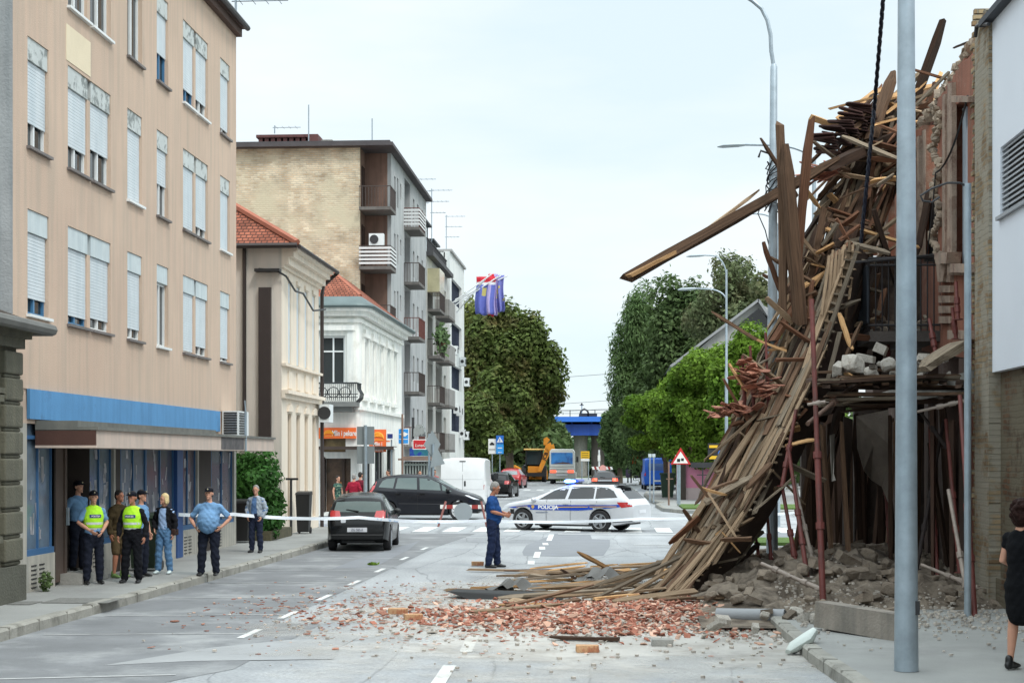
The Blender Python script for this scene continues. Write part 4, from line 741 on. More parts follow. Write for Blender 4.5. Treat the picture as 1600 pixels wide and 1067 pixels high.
q=MB(); q.add([(xa-1.5,99.95,zp-1.75),(xa+1.3,99.95,zp-1.75),(xa+.05,99.95,zp-.5)],[(0,1,2)]); q.obj('gable_opening',GLASSD,t,norm=False)
# ================= LAMP POSTS =================
pm('lamp_head_grey',s(168,178,184),var=.05,rough=.4)
def lamp(label,base,h,arms,r0=.1,group='street lamps',col=GALV,r1=None):
    x,y=base; t=thing('street_lamp',label,'street lamp',(x,y,0),0,group); m=MB(); r1=r1 or r0*.6; m.tube([(x,y,0),(x,y,h*.58),(x,y,h*.585),(x,y,h)],[r0,r0*.92,r0*.74,r1],14); m.obj('pole',col,t,smooth=True)
    for (dx,dz,bend,fl_) in arms:
        m=MB(); z0=h+dz; pts=[(x,y,z0-bend)]
        for k in range(9):
            a=k/8*math.pi/2; pts.append((x+dx*.62*(1-math.cos(a)),y,z0-bend*(1-math.sin(a))))
        pts.append((x+dx,y,z0+.02)); a_=m.tube(pts,.035 if r0>.08 else .03,8); a_=m.obj('arm',col,t,smooth=True)
        m=MB(); sg=1 if dx>0 else -1; m.tube([(x+dx-sg*.05,y,z0+.02),(x+dx+sg*.15,y,z0+.01),(x+dx+sg*.55,y,z0-.01),(x+dx+sg*.7,y,z0-.03)],[(.05,.04),(.1,.06),(.13,.06),(.03,.02)],8,side=(0,1,0)); m.obj('lamp_head',pm('lamp_head_grey',s(168,178,184),var=.05,rough=.4),t,smooth=True)
    return t
# near pole cut by the frame top
px_=gnd(1416,1047,.15); t=thing('street_lamp','wide near grey galvanised pole in front of the ruin','street lamp',(px_.x,px_.y,.15)); m=MB(); m.tube([(px_.x,px_.y,.15),(px_.x,px_.y,1.4),(px_.x,px_.y,4.5),(px_.x,px_.y,9.5)],[.122,.112,.098,.07],20); m.obj('pole',GALV,t,smooth=True)
m=MB(); m.box(px_.x+.06,px_.x+.118,px_.y-.09,px_.y-.06,.72,.86); m.box(px_.x-.125,px_.x-.1,px_.y-.04,px_.y+.04,7.0,7.04); m.obj('service_hatch',DGREY,t)
m=MB(); pts=[(px_.x-.3*math.sin(k/8*1.57)*0-1.6*(1-math.cos(k/8*1.57)),px_.y,9.4+1.1*math.sin(k/8*1.57)) for k in range(9)]; m.tube(pts,.05,8); m.obj('arm',GALV,t,smooth=True)
# tall lamp with the curved arm
b=(2.86,27.6); zk=at(1204,105,27.6).z
t=thing('street_lamp','tall lamp post with curved tip wrapped in loose cables, behind the timber','street lamp',(b[0],b[1],.15)); m=MB(); m.tube([(b[0],b[1],.15),(b[0],b[1],4),(b[0]+.03,b[1],zk),(b[0]+.03,b[1],zk+.05)],[.105,.09,.062,.04],14); m.obj('pole',GALV,t,smooth=True)
m=MB(); pts=[(b[0]+.03,b[1],zk)]; 
for px,py in ((1205,80),(1204,55),(1199,32),(1190,14),(1176,2),(1160,-8),(1140,-14)): pts.append(tuple(at(px,py,b[1])))
m.tube(pts,.036,8); m.obj('arm',GALV,t,smooth=True); e=Vector(pts[-1]); m=MB(); m.tube([e,e+Vector((-.2,0,0)),e+Vector((-.6,0,0)),e+Vector((-.75,0,-.03))],[(.05,.04),(.11,.06),(.13,.06),(.03,.02)],8,side=(0,1,0)); m.obj('lamp_head',MATS['lamp_head_grey'],t,smooth=True)
m=MB(); zq=at(1200,290,b[1]).z; rr=random.Random(2)
for k in range(7):
    pts=[]; ph=rr.uniform(0,6)
    for j in range(12): a=ph+j*.9; pts.append((b[0]+.02+math.cos(a)*rr.uniform(.07,.16),b[1]+math.sin(a)*.12,zq-.45+j*.08+rr.uniform(-.06,.06)))
    m.tube(pts,.013,4,cap=False)
m.tube([(b[0]-.1,b[1],zq-.1),(b[0]-.25,b[1],zq-.5),(b[0]-.12,b[1],zq-.8),(b[0],b[1],zq-1.3)],.01,4); m.tube([(b[0],b[1],zq+.55),(b[0]-.2,b[1],zq+.62),(b[0]-.24,b[1],zq+.5)],.02,4); m.obj('tangled_cable',BLACKP,t)
# further lamps
lamp('street lamp with a long level arm to the left, pole behind the raised planks',(tx(1272,42),42),at(1,262,42).z,[(-1.9,.35,.55,0)],.09)
lamp('street lamp with short arm left, mostly hidden behind the tall lamp',(tx(1216,52),52),at(1,362,52).z,[(-1.1,.35,.5,0)],.07)
lamp('double street lamp above the gabled house, arms pointing left at two heights',(tx(1135,64),64),at(1,430,64).z,[(-.95,.58,.9,0),(-1.3,-.8,.5,0)],.07)
# thin twisted dark cable hanging in front
c0=at(1381,-15,24); c1=at(1366,170,26.5); c2=at(1345,380,27.2); m=MB()
pts=[];
for i in range(60):
    f=i/59; p=c0.lerp(c1,f/.45) if f<.45 else c1.lerp(c2,(f-.45)/.55); pts.append(p)
for ph in (0,2.1,4.2): m.tube([p+Vector((.022*math.cos(i*1.1+ph),.022*math.sin(i*1.1+ph),0)) for i,p in enumerate(pts)],.018,5)
tag(m.obj('cable',flat('dark_blue_cable',(.008,.012,.025,1))),'black twisted power cable hanging down onto the timber','cable')
# ================= SIGNS =================
SB=pm('sign_back_grey',s(132,140,142),var=.08,rough=.5,metal=.2); BLU=flat('sign_blue',s(40,110,200)); LBLU=flat('sign_light_blue',s(50,150,225)); REDS=flat('sign_red',s(196,40,44)); YLW=flat('sign_yellow_plate',s(226,180,40))
def post(x,y,z,root,r_=.035,z0=.15,mat=GALV): m=MB(); m.tube([(x,y,z0),(x,y,z)],r_,8); return m.obj('post',mat,root)
def board(root,x0,x1,z0,z1,y,mat,name='board',th=.03,rim=None):
    m=MB(); m.box(x0,x1,y-th,y,z0,z1); o=m.obj(name,mat,root)
    if rim: m=MB(); e=.035; m.box(x0-e,x1+e,y-th+.004,y+.004,z0-e,z1+e); m.obj('rim',rim,root)
    return o
Y=44.5; 
t=thing('road_sign','back of a large grey two panel road sign on a pole before the bakery','sign',(tx(571,Y),Y,0)); x0,x1=tx(558,Y),tx(585,Y); board(t,x0,x1,at(1,695,Y).z,at(1,667,Y).z,Y,SB,'panel'); board(t,x0,x1,at(1,724,Y).z,at(1,697,Y).z,Y,SB,'panel'); post(tx(571.5,Y),Y-.08,at(1,665,Y).z,t,.05)
Y=66
t=thing('road_sign','light blue plate with white arrow left of the white pole','sign',(tx(630,Y),Y,0)); board(t,tx(623,Y),tx(638,Y),at(1,693,Y).z,at(1,671,Y).z,Y,LBLU,rim=WT); m=MB(); xx,zz=tx(631,Y),at(1,679,Y).z; m.prism([(xx-.2,Y-.036,zz),(xx+.05,Y-.036,zz-.1),(xx+.2,Y-.036,zz+.02),(xx+.02,Y-.036,zz+.1)],(0,-.006,0)); m.box(tx(624,Y),tx(637,Y),Y-.036,Y-.031,at(1,687,Y).z,at(1,686,Y).z); m.obj('symbol',WT,t); post(tx(629,Y),Y-.07,at(1,648,Y).z,t,.045,mat=pm('rusty_post',s(130,104,90),var=.2))
t=thing('shop_sign','red plate with white lettering among the kiosk signs','sign',(tx(656,Y),Y,0)); board(t,tx(646,Y),tx(665,Y),at(1,701,Y).z,at(1,688,Y).z,Y,REDS,rim=WT); textmesh('lettering','Lunena',.2,WT,t,(tx(657,Y),Y-.04,at(1,696,Y).z),Euler((R(90),0,0)),sx=.8,shear=.2)
t=thing('roadside_kiosk','kiosk of grey bars under a small roof with grey car shaped box on it','kiosk',(tx(655,68),68,.15)); Y=68; x0,x1=tx(632,Y),tx(672,Y)
q=MB(); [q.box(x0+(x1-x0)*i/9-.03,x0+(x1-x0)*i/9+.03,Y-.05,Y,.15,at(1,722,Y).z) for i in range(10)]; q.box(x0,x1,Y-.07,Y-.05,at(1,727,Y).z,at(1,724,Y).z); q.obj('bars',pm('light_grey_bar',s(168,178,174),var=.1),t)
q=MB(); q.box(x0-.25,x1+.2,Y-.3,Y+1.5,at(1,719,Y).z,at(1,716,Y).z); q.box(x0-.1,x1,Y-.2,Y+1.4,at(1,716,Y).z+.004,at(1,713,Y).z); q.obj('roof',pm('rusted_roof',s(140,118,106),var=.3,scale=4),t)
q=MB(); q.box(x0,x1,Y+.1,Y+1.3,.15,at(1,721,Y).z); q.obj('booth',pm('booth_dark',s(86,90,92),var=.3),t)
q=MB(); q.box(x0+.2,x1-.1,Y+.2,Y+.3,at(1,712,Y).z,at(1,700,Y).z); q.obj('teal_board',pm('teal_board',s(48,130,150),var=.4,scale=2,col2=s(36,70,160),c2pos=(.45,.5),c2scale=2),t)
q=MB(); a_,b_=tx(646,Y),tx(665,Y); za_,zb2=at(1,682,Y).z,at(1,664,Y).z; q.prism([(a_,Y-.1,za_),(b_,Y-.1,za_),(b_-.05,Y-.1,za_+.32),(b_-.15,Y-.1,zb2),(a_+.15,Y-.1,zb2),(a_+.02,Y-.1,za_+.32)],(0,.5,0)); q.obj('car_shaped_box',pm('car_box_grey',s(150,154,152),var=.2,scale=3,col2=s(90,94,96),c2pos=(.5,.55),c2scale=4),t)
q=MB(); q.tube([(tx(645,Y),Y,at(1,690,Y).z),(tx(645.5,Y),Y,at(1,653,Y).z)],.06,6); q.obj('pipe',DGREY,t)
Y=58
for k,(px,py,lab) in enumerate(((672,696,'grey back of diamond road sign, upper of the two beside the pale block'),(678,712,'grey back of triangular road sign, lower right of the diamond'))):
    t=thing('road_sign',lab,'sign',(tx(px,Y),Y,0)); c=at(px+3,py-2,Y); rr_=.52
    q=MB()
    if k==0: q.prism([(c.x-.28,Y-.3,c.z),(c.x,Y,c.z-rr_),(c.x+.28,Y+.3,c.z),(c.x,Y,c.z+rr_)],(.02,-.02,0))
    else: q.prism([(c.x-.2,Y-.2,c.z-.5),(c.x+.3,Y+.25,c.z-.35),(c.x-.05,Y,c.z+.45)],(.02,-.02,0))
    q.obj('panel',SB,t); post(tx(px-1,Y),Y-.05,c.z+.4,t,.045)
Y=100
t=thing('road_sign','white plate with black symbol, left of the pedestrian sign','sign',(tx(769,Y),Y,0)); board(t,tx(763,Y),tx(775,Y),at(1,709,Y).z,at(1,686,Y).z,Y,WT); q=MB(); c=at(769,694,Y); q.box(c.x-.15,c.x+.15,Y-.04,Y-.031,c.z-.06,c.z+.06); q.box(c.x-.08,c.x+.08,Y-.04,Y-.031,c.z+.06,c.z+.13); q.box(c.x-.2,c.x+.2,Y-.04,Y-.031,c.z-.36,c.z-.32); q.obj('symbol',BLACKP,t); post(tx(769,Y),Y+.03,at(1,686,Y).z,t)
t=thing('road_sign','blue pedestrian crossing sign with white triangle above arrow plate','sign',(tx(781,Y),Y,0)); board(t,tx(775.5,Y),tx(787,Y),at(1,693,Y).z,at(1,681,Y).z,Y-.1,BLU); board(t,tx(775.5,Y),tx(787,Y),at(1,709,Y).z,at(1,694,Y).z,Y-.1,LBLU,rim=None); c=at(781.3,687,Y); q=MB(); q.add([(c.x-.2,Y-.14,c.z-.16),(c.x+.2,Y-.14,c.z-.16),(c.x,Y-.14,c.z+.2)],[(0,1,2)]); q.box(c.x-.14,c.x+.14,Y-.14,Y-.131,c.z-.56,c.z-.5); q.box(c.x-.12,c.x+.12,Y-.14,Y-.131,c.z-.84,c.z-.8); q.obj('symbol',WT,t); q=MB(); q.tube([(c.x,Y-.15,c.z-.1),(c.x,Y-.15,c.z+.08)],.03,5); q.obj('figure',BLU,t); post(tx(781,Y),Y+.03,at(1,682,Y).z,t)
Y=150
t=thing('road_sign','yellow board above a white plate under the bridge','sign',(tx(914,Y),Y,0)); x0,x1=tx(907.5,Y),tx(921,Y); board(t,x0,x1,at(1,716,Y).z,at(1,705,Y).z,Y,YLW); board(t,x0,x1,at(1,720,Y).z,at(1,716.5,Y).z,Y,WT,'plate'); post(x0+.1,Y+.05,at(1,706,Y).z,t,.05); post(x1-.1,Y+.05,at(1,706,Y).z,t,.05); q=MB(); [q.box(x0+.1,x1-.1,Y-.036,Y-.031,at(1,707.5+i*3,Y).z-.05,at(1,707.5+i*3,Y).z) for i in range(3)]; q.obj('lettering',pm('dim_letter',s(110,90,40)),t)
t=thing('bollard_post','thin white post right of the yellow board','post',(tx(936,Y),Y,0)); q=MB(); q.tube([(tx(936,Y),Y,0),(tx(936,Y),Y,at(1,703,Y).z)],.09,6); q.obj('post',WHITE,t); board(t,tx(934,Y),tx(938,Y),at(1,720,Y).z,at(1,711,Y).z,Y-.1,WT,'plate')
def stripes(root,x0,x1,z0,z1,y,n,th=.04,name='rail',slant=.0):
    m=MB(); 
    for i in range(n):
        m.cm=i%2; a=x0+(x1-x0)*i/n; b=x0+(x1-x0)*(i+1)/n; m.add([(a,y-th,z0),(b,y-th,z0),(b+slant,y-th,z1),(a+slant,y-th,z1),(a,y,z0),(b,y,z0),(b+slant,y,z1),(a+slant,y,z1)],[(0,1,2,3),(4,5,6,7),(0,1,5,4),(3,2,6,7)]+([(0,3,7,4)] if i==0 else [])+([(1,2,6,5)] if i==n-1 else []))
    return m.obj(name,[WT,pm('barrier_red',s(150,52,48),var=.2)],root,norm=False)
Y=112; t=thing('road_barrier','far red and white barrier plank behind the dark estate car','barrier',(tx(942,Y),Y,0)); stripes(t,tx(926,Y),tx(958,Y),at(1,733,Y).z,at(1,728.5,Y).z,Y,9,slant=-.08); q=MB(); q.disc((tx(942,Y),Y-.06,at(1,731,Y).z),(0,1,0),.24,.03); q.obj('lamp',flat('pale_red',s(235,170,160)),t); [post(tx(p,Y),Y+.03,at(1,730,Y).z,t,.03,0) for p in (930,954)]
# near barrier by the minivan
Y=51.5; t=thing('road_barrier','red and white plank barrier with round grey sign back, before the minivan','barrier',(tx(720,Y),Y,0)); stripes(t,tx(688,Y),tx(757,Y),at(1,793,Y).z,at(1,787,Y).z,Y,7)
RL=pm('worn_red_wood',s(136,86,80),var=.3); q=MB(); q.beam(at(697,783,Y)+Vector((0,-.08,0)),at(686,826,Y)+Vector((0,-.5,0)),.05,.05); q.obj('leg',RL,t); q=MB(); q.beam(at(752,783,Y)+Vector((0,-.08,0)),at(763,826,Y)+Vector((0,-.4,0)),.05,.05); q.obj('leg',RL,t)
q=MB(); c=at(724,799.5,Y); q.disc((c.x,Y-.07,c.z),(0,1,0),.31,.02,28); q.obj('round_sign',pm('sign_back_light',s(150,158,162),var=.06,rough=.45,metal=.2),t)
# right corner signs and posts
Y=68.5; t=thing('road_sign','red bordered white triangular road works sign under the maple','sign',(tx(1065,Y),Y,0)); c=at(1063.5,720,Y); q=MB(); q.prism([(c.x-.45,Y,c.z-.15),(c.x+.45,Y,c.z-.15),(c.x,Y,c.z+.6)],(0,.03,0)); q.obj('panel',REDS,t); q=MB(); q.prism([(c.x-.33,Y-.006,c.z-.1),(c.x+.33,Y-.006,c.z-.1),(c.x,Y-.006,c.z+.42)],(0,.004,0)); q.obj('plate',WT,t); q=MB(); q.box(c.x-.16,c.x-.02,Y-.012,Y-.007,c.z-.04,c.z+.1); q.box(c.x+.02,c.x+.14,Y-.012,Y-.007,c.z,c.z+.12); q.obj('symbol',BLACKP,t); post(c.x-.05,Y+.07,c.z+.3,t,.05)
t=thing('road_sign','second grey sign pole close beside the triangular sign','sign',(tx(1059,72),72,0)); post(tx(1059,72),72,at(1,712,72).z,t,.05); board(t,tx(1055,72),tx(1060,72),at(1,716,72).z,at(1,711,72).z,71.9,WT,'plate')
for px,Y_,top,lab in ((1015.5,76,712,'slim grey pole with small lamp cap by the blue van, left one'),(1021.5,74,712,'slim grey pole by the blue van, right one')): 
    t=thing('signpost',lab,'post',(tx(px,Y_),Y_,.15)); post(tx(px,Y_),Y_,at(1,top,Y_).z,t,.03); board(t,tx(px-2.5,Y_),tx(px+2.5,Y_),at(1,top+2,Y_).z,at(1,top-3,Y_).z,Y_,pm('pale_cap',s(190,200,204)),'sign_plate')
t=thing('signpost','thin brown post between the blue van and the triangular sign','post',(tx(1045,70),70,.15)); post(tx(1045,70),70,at(1,721,70).z,t,.04,mat=MATS['rusty_post']); q=MB(); q.beam((tx(1041,70),70,at(1,747,70).z),(tx(1052,70),70,at(1,747,70).z),.04,.04); q.obj('crossbar',MATS['rusty_post'],t)
t=thing('notice_board','dark board with yellow and blue plates half hidden by the planks','sign',(tx(1118,60),60,.15)); board(t,tx(1106,60),tx(1128,60),at(1,718,60).z,at(1,693,60).z,60,pm('dark_board',s(44,46,50))); board(t,tx(1108,60),tx(1122,60),at(1,700,60).z,at(1,696,60).z,59.95,YLW,'plate'); board(t,tx(1108,60),tx(1124,60),at(1,717,60).z,at(1,712,60).z,59.95,YLW,'plate'); q=MB(); q.disc((tx(1131,60),59.9,at(1,710,60).z),(0,1,0),.24,.03); q.obj('round_sign',BLU,t); post(tx(1118,60),60.05,at(1,693,60).z,t,.05)
t=thing('signpost','dark iron post with two crossbars in front of the pink wall','post',(tx(1098,66),66,.15)); x=tx(1098,66); q=MB(); q.box(x-.03,x+.03,65.97,66.03,.15,at(1,722,66).z); q.obj('post',DGREY,t); q=MB(); [q.box(x-.25,x+.25,65.96,65.99,at(1,p,66).z-.02,at(1,p,66).z+.02) for p in (741,757)]; q.box(x-.5,x+.5,65.9,66.1,at(1,730,66).z,at(1,722,66).z); q.obj('crossbar',DGREY,t)
t=thing('waste_bin','green wheeled bin on the far right pavement','bin',(tx(1042,82),82,.15)); q=MB(); x=tx(1043,82); q.add([(x-.28,81.7,.2),(x+.28,81.7,.2),(x+.28,82.3,.2),(x-.28,82.3,.2),(x-.38,81.6,1.4),(x+.38,81.6,1.4),(x+.38,82.4,1.4),(x-.38,82.4,1.4)],[(0,1,2,3),(0,1,5,4),(1,2,6,5),(2,3,7,6),(3,0,4,7)]); q.obj('body',pm('bin_green',s(44,66,52)),t); q=MB(); q.box(x-.42,x+.42,81.56,82.44,1.4,1.5); q.obj('lid',MATS['bin_green'],t)
t=thing('market_stall','orange stall board with small purple flowers by the far crossing','stall',(tx(992,132),132,.15)); board(t,tx(986,132),tx(1001,132),at(1,724,132).z,at(1,707,132).z,132,pm('stall_orange',s(212,96,48),var=.15,scale=2)); q=MB(); [q.tube([(tx(p,132),132,.15),(tx(p,132),132,at(1,706,132).z)],.07,5) for p in (981,986,1001,1004)]; q.obj('frame',DGREY,t); q=MB(); q.box(tx(978,132),tx(985,132),131.8,133,at(1,745,132).z,at(1,733,132).z); q.box(tx(990,132),tx(1000,132),131.8,133,at(1,746,132).z,at(1,741,132).z); q.obj('counter',pm('stall_counter',s(96,84,110),var=.5,scale=3),t)
board(t,tx(980,132),tx(987,132),at(1,712,132).z,at(1,700,132).z,132.2,BLU,'blue_cloth')
# bins on the left pavement
def bin_(label,x,y,mat,h=1.1,w=.3,grp=None):
    t=thing('waste_bin',label,'bin',(x,y,.15)); q=MB(); q.add([(x-w*.8,y-w*.8,.2),(x+w*.8,y-w*.8,.2),(x+w*.8,y+w*.8,.2),(x-w*.8,y+w*.8,.2),(x-w,y-w,h),(x+w,y-w,h),(x+w,y+w,h),(x-w,y+w,h)],[(0,1,2,3),(0,1,5,4),(1,2,6,5),(2,3,7,6),(3,0,4,7)]); q.obj('body',mat,t)
    q=MB(); q.add([(x-w*1.05,y-w*1.1,h+.004),(x+w*1.05,y-w*1.1,h+.004),(x+w*1.05,y+w*1.1,h+.004),(x-w*1.05,y+w*1.1,h+.004),(x-w,y-w,h+.06),(x+w,y-w,h+.06),(x+w,y+w,h+.1),(x-w,y+w,h+.1)],[(0,1,2,3),(4,5,6,7),(0,1,5,4),(1,2,6,5),(2,3,7,6),(3,0,4,7)]); q.obj('lid',mat,t)
    q=MB(); [q.disc((x+sx*w*.8,y+w*.8,.24),(1,0,0),.09,.05,12) for sx in(-1,1)]; q.obj('wheel',BLACKP,t)
bin_('dark green wheeled bin with a red mark behind the police group',-8.88,28.9,pm('bin_dark_green',s(34,50,34)),1.15,.28); 
bin_('black wheeled bin at the hedge beside the man in the light jacket',tx(375,38.6),38.6,BLACKP,1.15,.3)
bin_('black bin standing against the cream house corner',-8.72,43.2,BLACKP,1.25,.2)
t=thing('bollard','short black iron bollard post next to the black bin at the cream house','bollard',(-8.9,42.3,.15)); q=MB(); q.tube([(-8.9,42.3,.15),(-8.9,42.3,1.7)],.035,8); q.obj('post',BLACKP,t); q=MB(); q.box(-9.05,-8.7,42.28,42.32,1.68,1.74); q.obj('cap',BLACKP,t)
# manhole
t=MB(); g=gnd(130,938,.15); t.box(g.x-.5,g.x+.5,g.y-.4,g.y+.4,.151,.156); t.box(g.x-.9,g.x-.55,g.y-.7,g.y-.2,.151,.157); tag(t.obj('manhole_cover',pm('cast_iron_cover',s(116,116,112),var=.3,scale=12,bump=.5)),'flush rectangular inspection cover in the left pavement','manhole cover')
# ================= FLAGS =================
def cloth(name,label,px0,px1,py0,py1,Y,bands,mat_list,seed,crest=False,group='flags on the white block'):
    t=thing('flag',label,'flag',(X6,Y,at(1,py0,Y).z),0,group); x0,x1=tx(px0,Y),tx(px1,Y); z1,z0=at(1,py0,Y).z,at(1,py1,Y).z; r=random.Random(seed)
    m=MB(); nx,nz=18,14; vs=[]
    for j in range(nz+1):
        for i in range(nx+1):
            u=i/nx; v=j/nz; vs.append((x0+(x1-x0)*u+.06*math.sin(v*5+seed),Y+.13*math.sin(u*14+seed)*(0.3+v)+.05*math.sin(v*7),z1-(z1-z0)*v-.12*math.sin(u*3.1)*v+ -.04*math.cos(u*14)*v))
    m.v=[Vector(p) for p in vs]
    for j in range(nz):
        for i in range(nx):
            a=j*(nx+1)+i; m.f.append((a,a+1,a+nx+2,a+nx+1)); m.mi.append(bands((i+.5)/nx,(j+.5)/nz))
    o=m.obj('cloth',mat_list,t,smooth=80,norm=False); sm=o.modifiers.new('s','SOLIDIFY'); sm.thickness=.012
    return t,x0,x1,z0,z1
FB=flat('flag_blue',s(98,108,186),rough=.8); FR_=flat('flag_red',s(206,44,60),rough=.8); FW=flat('flag_white',s(225,225,230),rough=.8); FL2=flat('flag_lilac',s(172,160,208),rough=.8); FG=flat('flag_emblem_gold',s(190,180,110),rough=.8); FD=flat('flag_eu_blue',s(122,128,196),rough=.8)
tf,x0,x1,z0,z1=cloth('flag','front blue flag with red and white top bands and pale emblem',743,773,438,494,104,lambda u,v:(1 if v<.12 else 2 if v<.2 else (4 if abs(u-.45)<.13 and .3<v<.5 else 3 if u>.62 and u<.78 else 0)),[FB,FR_,FW,FL2,FG],1)
tf2,*_=cloth('flag','red and pale flag folded behind the blue flag',762,777,434,496,104.6,lambda u,v:(1 if u<.6 else 2),[FB,FR_,FL2],2)
tf3,*_=cloth('flag','rearmost lilac blue flag with small stars',771,788,436,490,105.2,lambda u,v:(4 if (int(u*6)+int(v*8))%5==0 and .3<v<.7 else 0),[FD,FR_,FW,FL2,FG],3)
for k,(Yp,px,py,tt) in enumerate(((104,773,433,tf),(104.6,777,432,tf2),(105.2,787,432,tf3))):
    m=MB(); e=at(px+6,py-1,Yp); m.tube([(X6,Yp,e.z-2.0+.2*k),(e.x,e.y,e.z)],.045,6); m.obj('flagpole',WHITE,tt)
for k in range(2):
    t=thing('flagpole',['empty white flagpole above the flags','empty white flagpole below the flag pole row'][k],'flagpole',(X6,103.2+k*3,13)); m=MB(); e=at(768-k*10,431-k*6+k*14,103.2); m.tube([(X6,103.2+k*3,e.z-1.8),(e.x,103.2,e.z+.1)],.045,6); m.obj('pole',WHITE,t)
# ================= POLICE TAPE =================
TAPE=pm('police_tape',s(236,242,248),var=.03,scale=3,rough=.4,bump=0,col2=s(150,185,220),c2pos=(.6,.64),c2scale=2.2)
def tape(label,pts,wd=.075):
    m=MB(); P=[]
    for (a,b) in zip(pts,pts[1:]):
        for k in range(10): P.append(Vector(a).lerp(Vector(b),k/10)+Vector((0,0,-.06*4*(k/10)*(1-k/10))))
    P.append(Vector(pts[-1])); vs=[];fs=[]
    for i,p in enumerate(P):
        tw=.25*math.sin(i*.9); vs+=[p+Vector((0,math.sin(tw)*wd/2,-math.cos(tw)*wd/2)),p+Vector((0,-math.sin(tw)*wd/2,math.cos(tw)*wd/2))]
    for i in range(len(P)-1): fs.append((2*i,2*i+1,2*i+3,2*i+2))
    m.add(vs,fs); o=m.obj('police_tape',TAPE,norm=False); sm=o.modifiers.new('s','SOLIDIFY'); sm.thickness=.002; return tag(o,label,'tape')
tape('long blue and white barrier tape strung across the whole street',[at(222,797,31.5),at(365,803,34),at(560,808,36),at(760,813,37.5),at(1000,810,40),at(1250,800,44),at(1420,792,46)],.075)
# ================= VEHICLES =================
def interp(tab,x):
    if x<=tab[0][0]: return tab[0][1]
    for (a,va),(b,vb) in zip(tab,tab[1:]):
        if x<=b: return va+(vb-va)*(x-a)/(b-a) if b>a else vb
    return tab[-1][1]
def smooth_interp(tab,x,w=.05): return (interp(tab,x-w)+2*interp(tab,x)+interp(tab,x+w))/4
def carmat(name,c,metal=.0,rough=.28): return pm(name,c,var=.05,scale=3,rough=rough,bump=0,metal=metal,coat=.5 if c[0]>.1 else .1,spec=.5 if c[0]>.1 else .3)
TYRE=pm('tyre_rubber',(.018,.018,.019,1),var=.2,scale=20,rough=.85,bump=.2); RIM=flat('alloy_rim',s(150,154,158),rough=.35,metal=.6)
def decal(bvh,poly,axis,off,mat,name,parent,step=.09,depth_sign=1):
    """poly in 2D, projected on the body along axis: 'L' y<0 side, 'Rt' y>0 side, 'F' front, 'B' back"""
    bm=bmesh.new()
    if axis in('L','Rt'): to=lambda a,b: Vector((a,-3 if axis=='L' else 3,b)); d=Vector((0,1 if axis=='L' else -1,0)); ax1,ax2=Vector((1,0,0)),Vector((0,0,1))
    elif axis=='T': to=lambda a,b: Vector((a,b,5)); d=Vector((0,0,-1)); ax1,ax2=Vector((1,0,0)),Vector((0,1,0))
    else: to=lambda a,b: Vector((-4 if axis=='F' else 9,a,b)); d=Vector((1 if axis=='F' else -1,0,0)); ax1,ax2=Vector((0,1,0)),Vector((0,0,1))
    vs=[bm.verts.new(to(a,b)) for a,b in poly]; bm.faces.new(vs)
    for ax,i in((ax1,0),(ax2,1)):
        lo=min(p[i] for p in poly); hi=max(p[i] for p in poly); k=max(1,int((hi-lo)/step))
        for j in range(1,k):
            c=lo+(hi-lo)*j/k; bmesh.ops.bisect_plane(bm,geom=bm.verts[:]+bm.edges[:]+bm.faces[:],plane_co=ax*c,plane_no=ax)
    bmesh.ops.triangulate(bm,faces=bm.faces[:]); dead=[]
    for v in bm.verts:
        h=bvh.ray_cast(v.co,d)
        if h[0] is None: dead.append(v)
        else: v.co=h[0]-d*off
    bmesh.ops.delete(bm,geom=dead,context='VERTS'); me=bpy.data.meshes.new(name); bm.to_mesh(me); bm.free(); me.materials.append(mat); me.shade_smooth()
    o=bpy.data.objects.new(name,me); COL.objects.link(o); o.parent=parent; return o
def wheel(root,x,y,r,w=.2,rim=RIM,spokes=5):
    m=MB(); sg=1 if y>0 else -1; m.tube([(x,y-w/2,r),(x,y-w/2+.03,r),(x,y+w/2-.03,r),(x,y+w/2,r)],[r*.93,r,r,r*.93],28,side=(1,0,0)); t=m.obj('wheel',TYRE,root,smooth=True)
    m=MB(); yo=y+sg*(w/2+.002); m.tube([(x,yo-sg*.02,r),(x,yo,r)],r*.2,12,side=(1,0,0))
    for k in range(spokes):
        a=2*math.pi*k/spokes; c,s_=math.cos(a),math.sin(a); p,n_=Vector((c,0,s_)),Vector((-s_,0,c)); o_=Vector((x,yo,r)); th=Vector((0,sg*.012,0))
        m.hexa([o_+p*r*.1-n_*.05,o_+p*r*.64-n_*.045,o_+p*r*.64+n_*.045,o_+p*r*.1+n_*.05]+[q+th for q in (o_+p*r*.1-n_*.04,o_+p*r*.64-n_*.03,o_+p*r*.64+n_*.03,o_+p*r*.1+n_*.04)])
    seg=28; 
    for k in range(seg):
        a0,a1=2*math.pi*k/seg,2*math.pi*(k+1)/seg
        P=[Vector((x+rr*math.cos(a),yo+sg*dy,r+rr*math.sin(a))) for a in(a0,a1) for rr,dy in((r*.6,.0),(r*.7,.012))]
        m.quad(P[0],P[1],P[3],P[2])
    m.obj('rim',rim,t); m=MB(); m.disc((x,y+sg*(w/2-.012),r),(0,1,0),r*.66,.02,28); m.obj('brake_shadow',flat('wheel_dark',(.02,.02,.021,1),rough=.7),t)
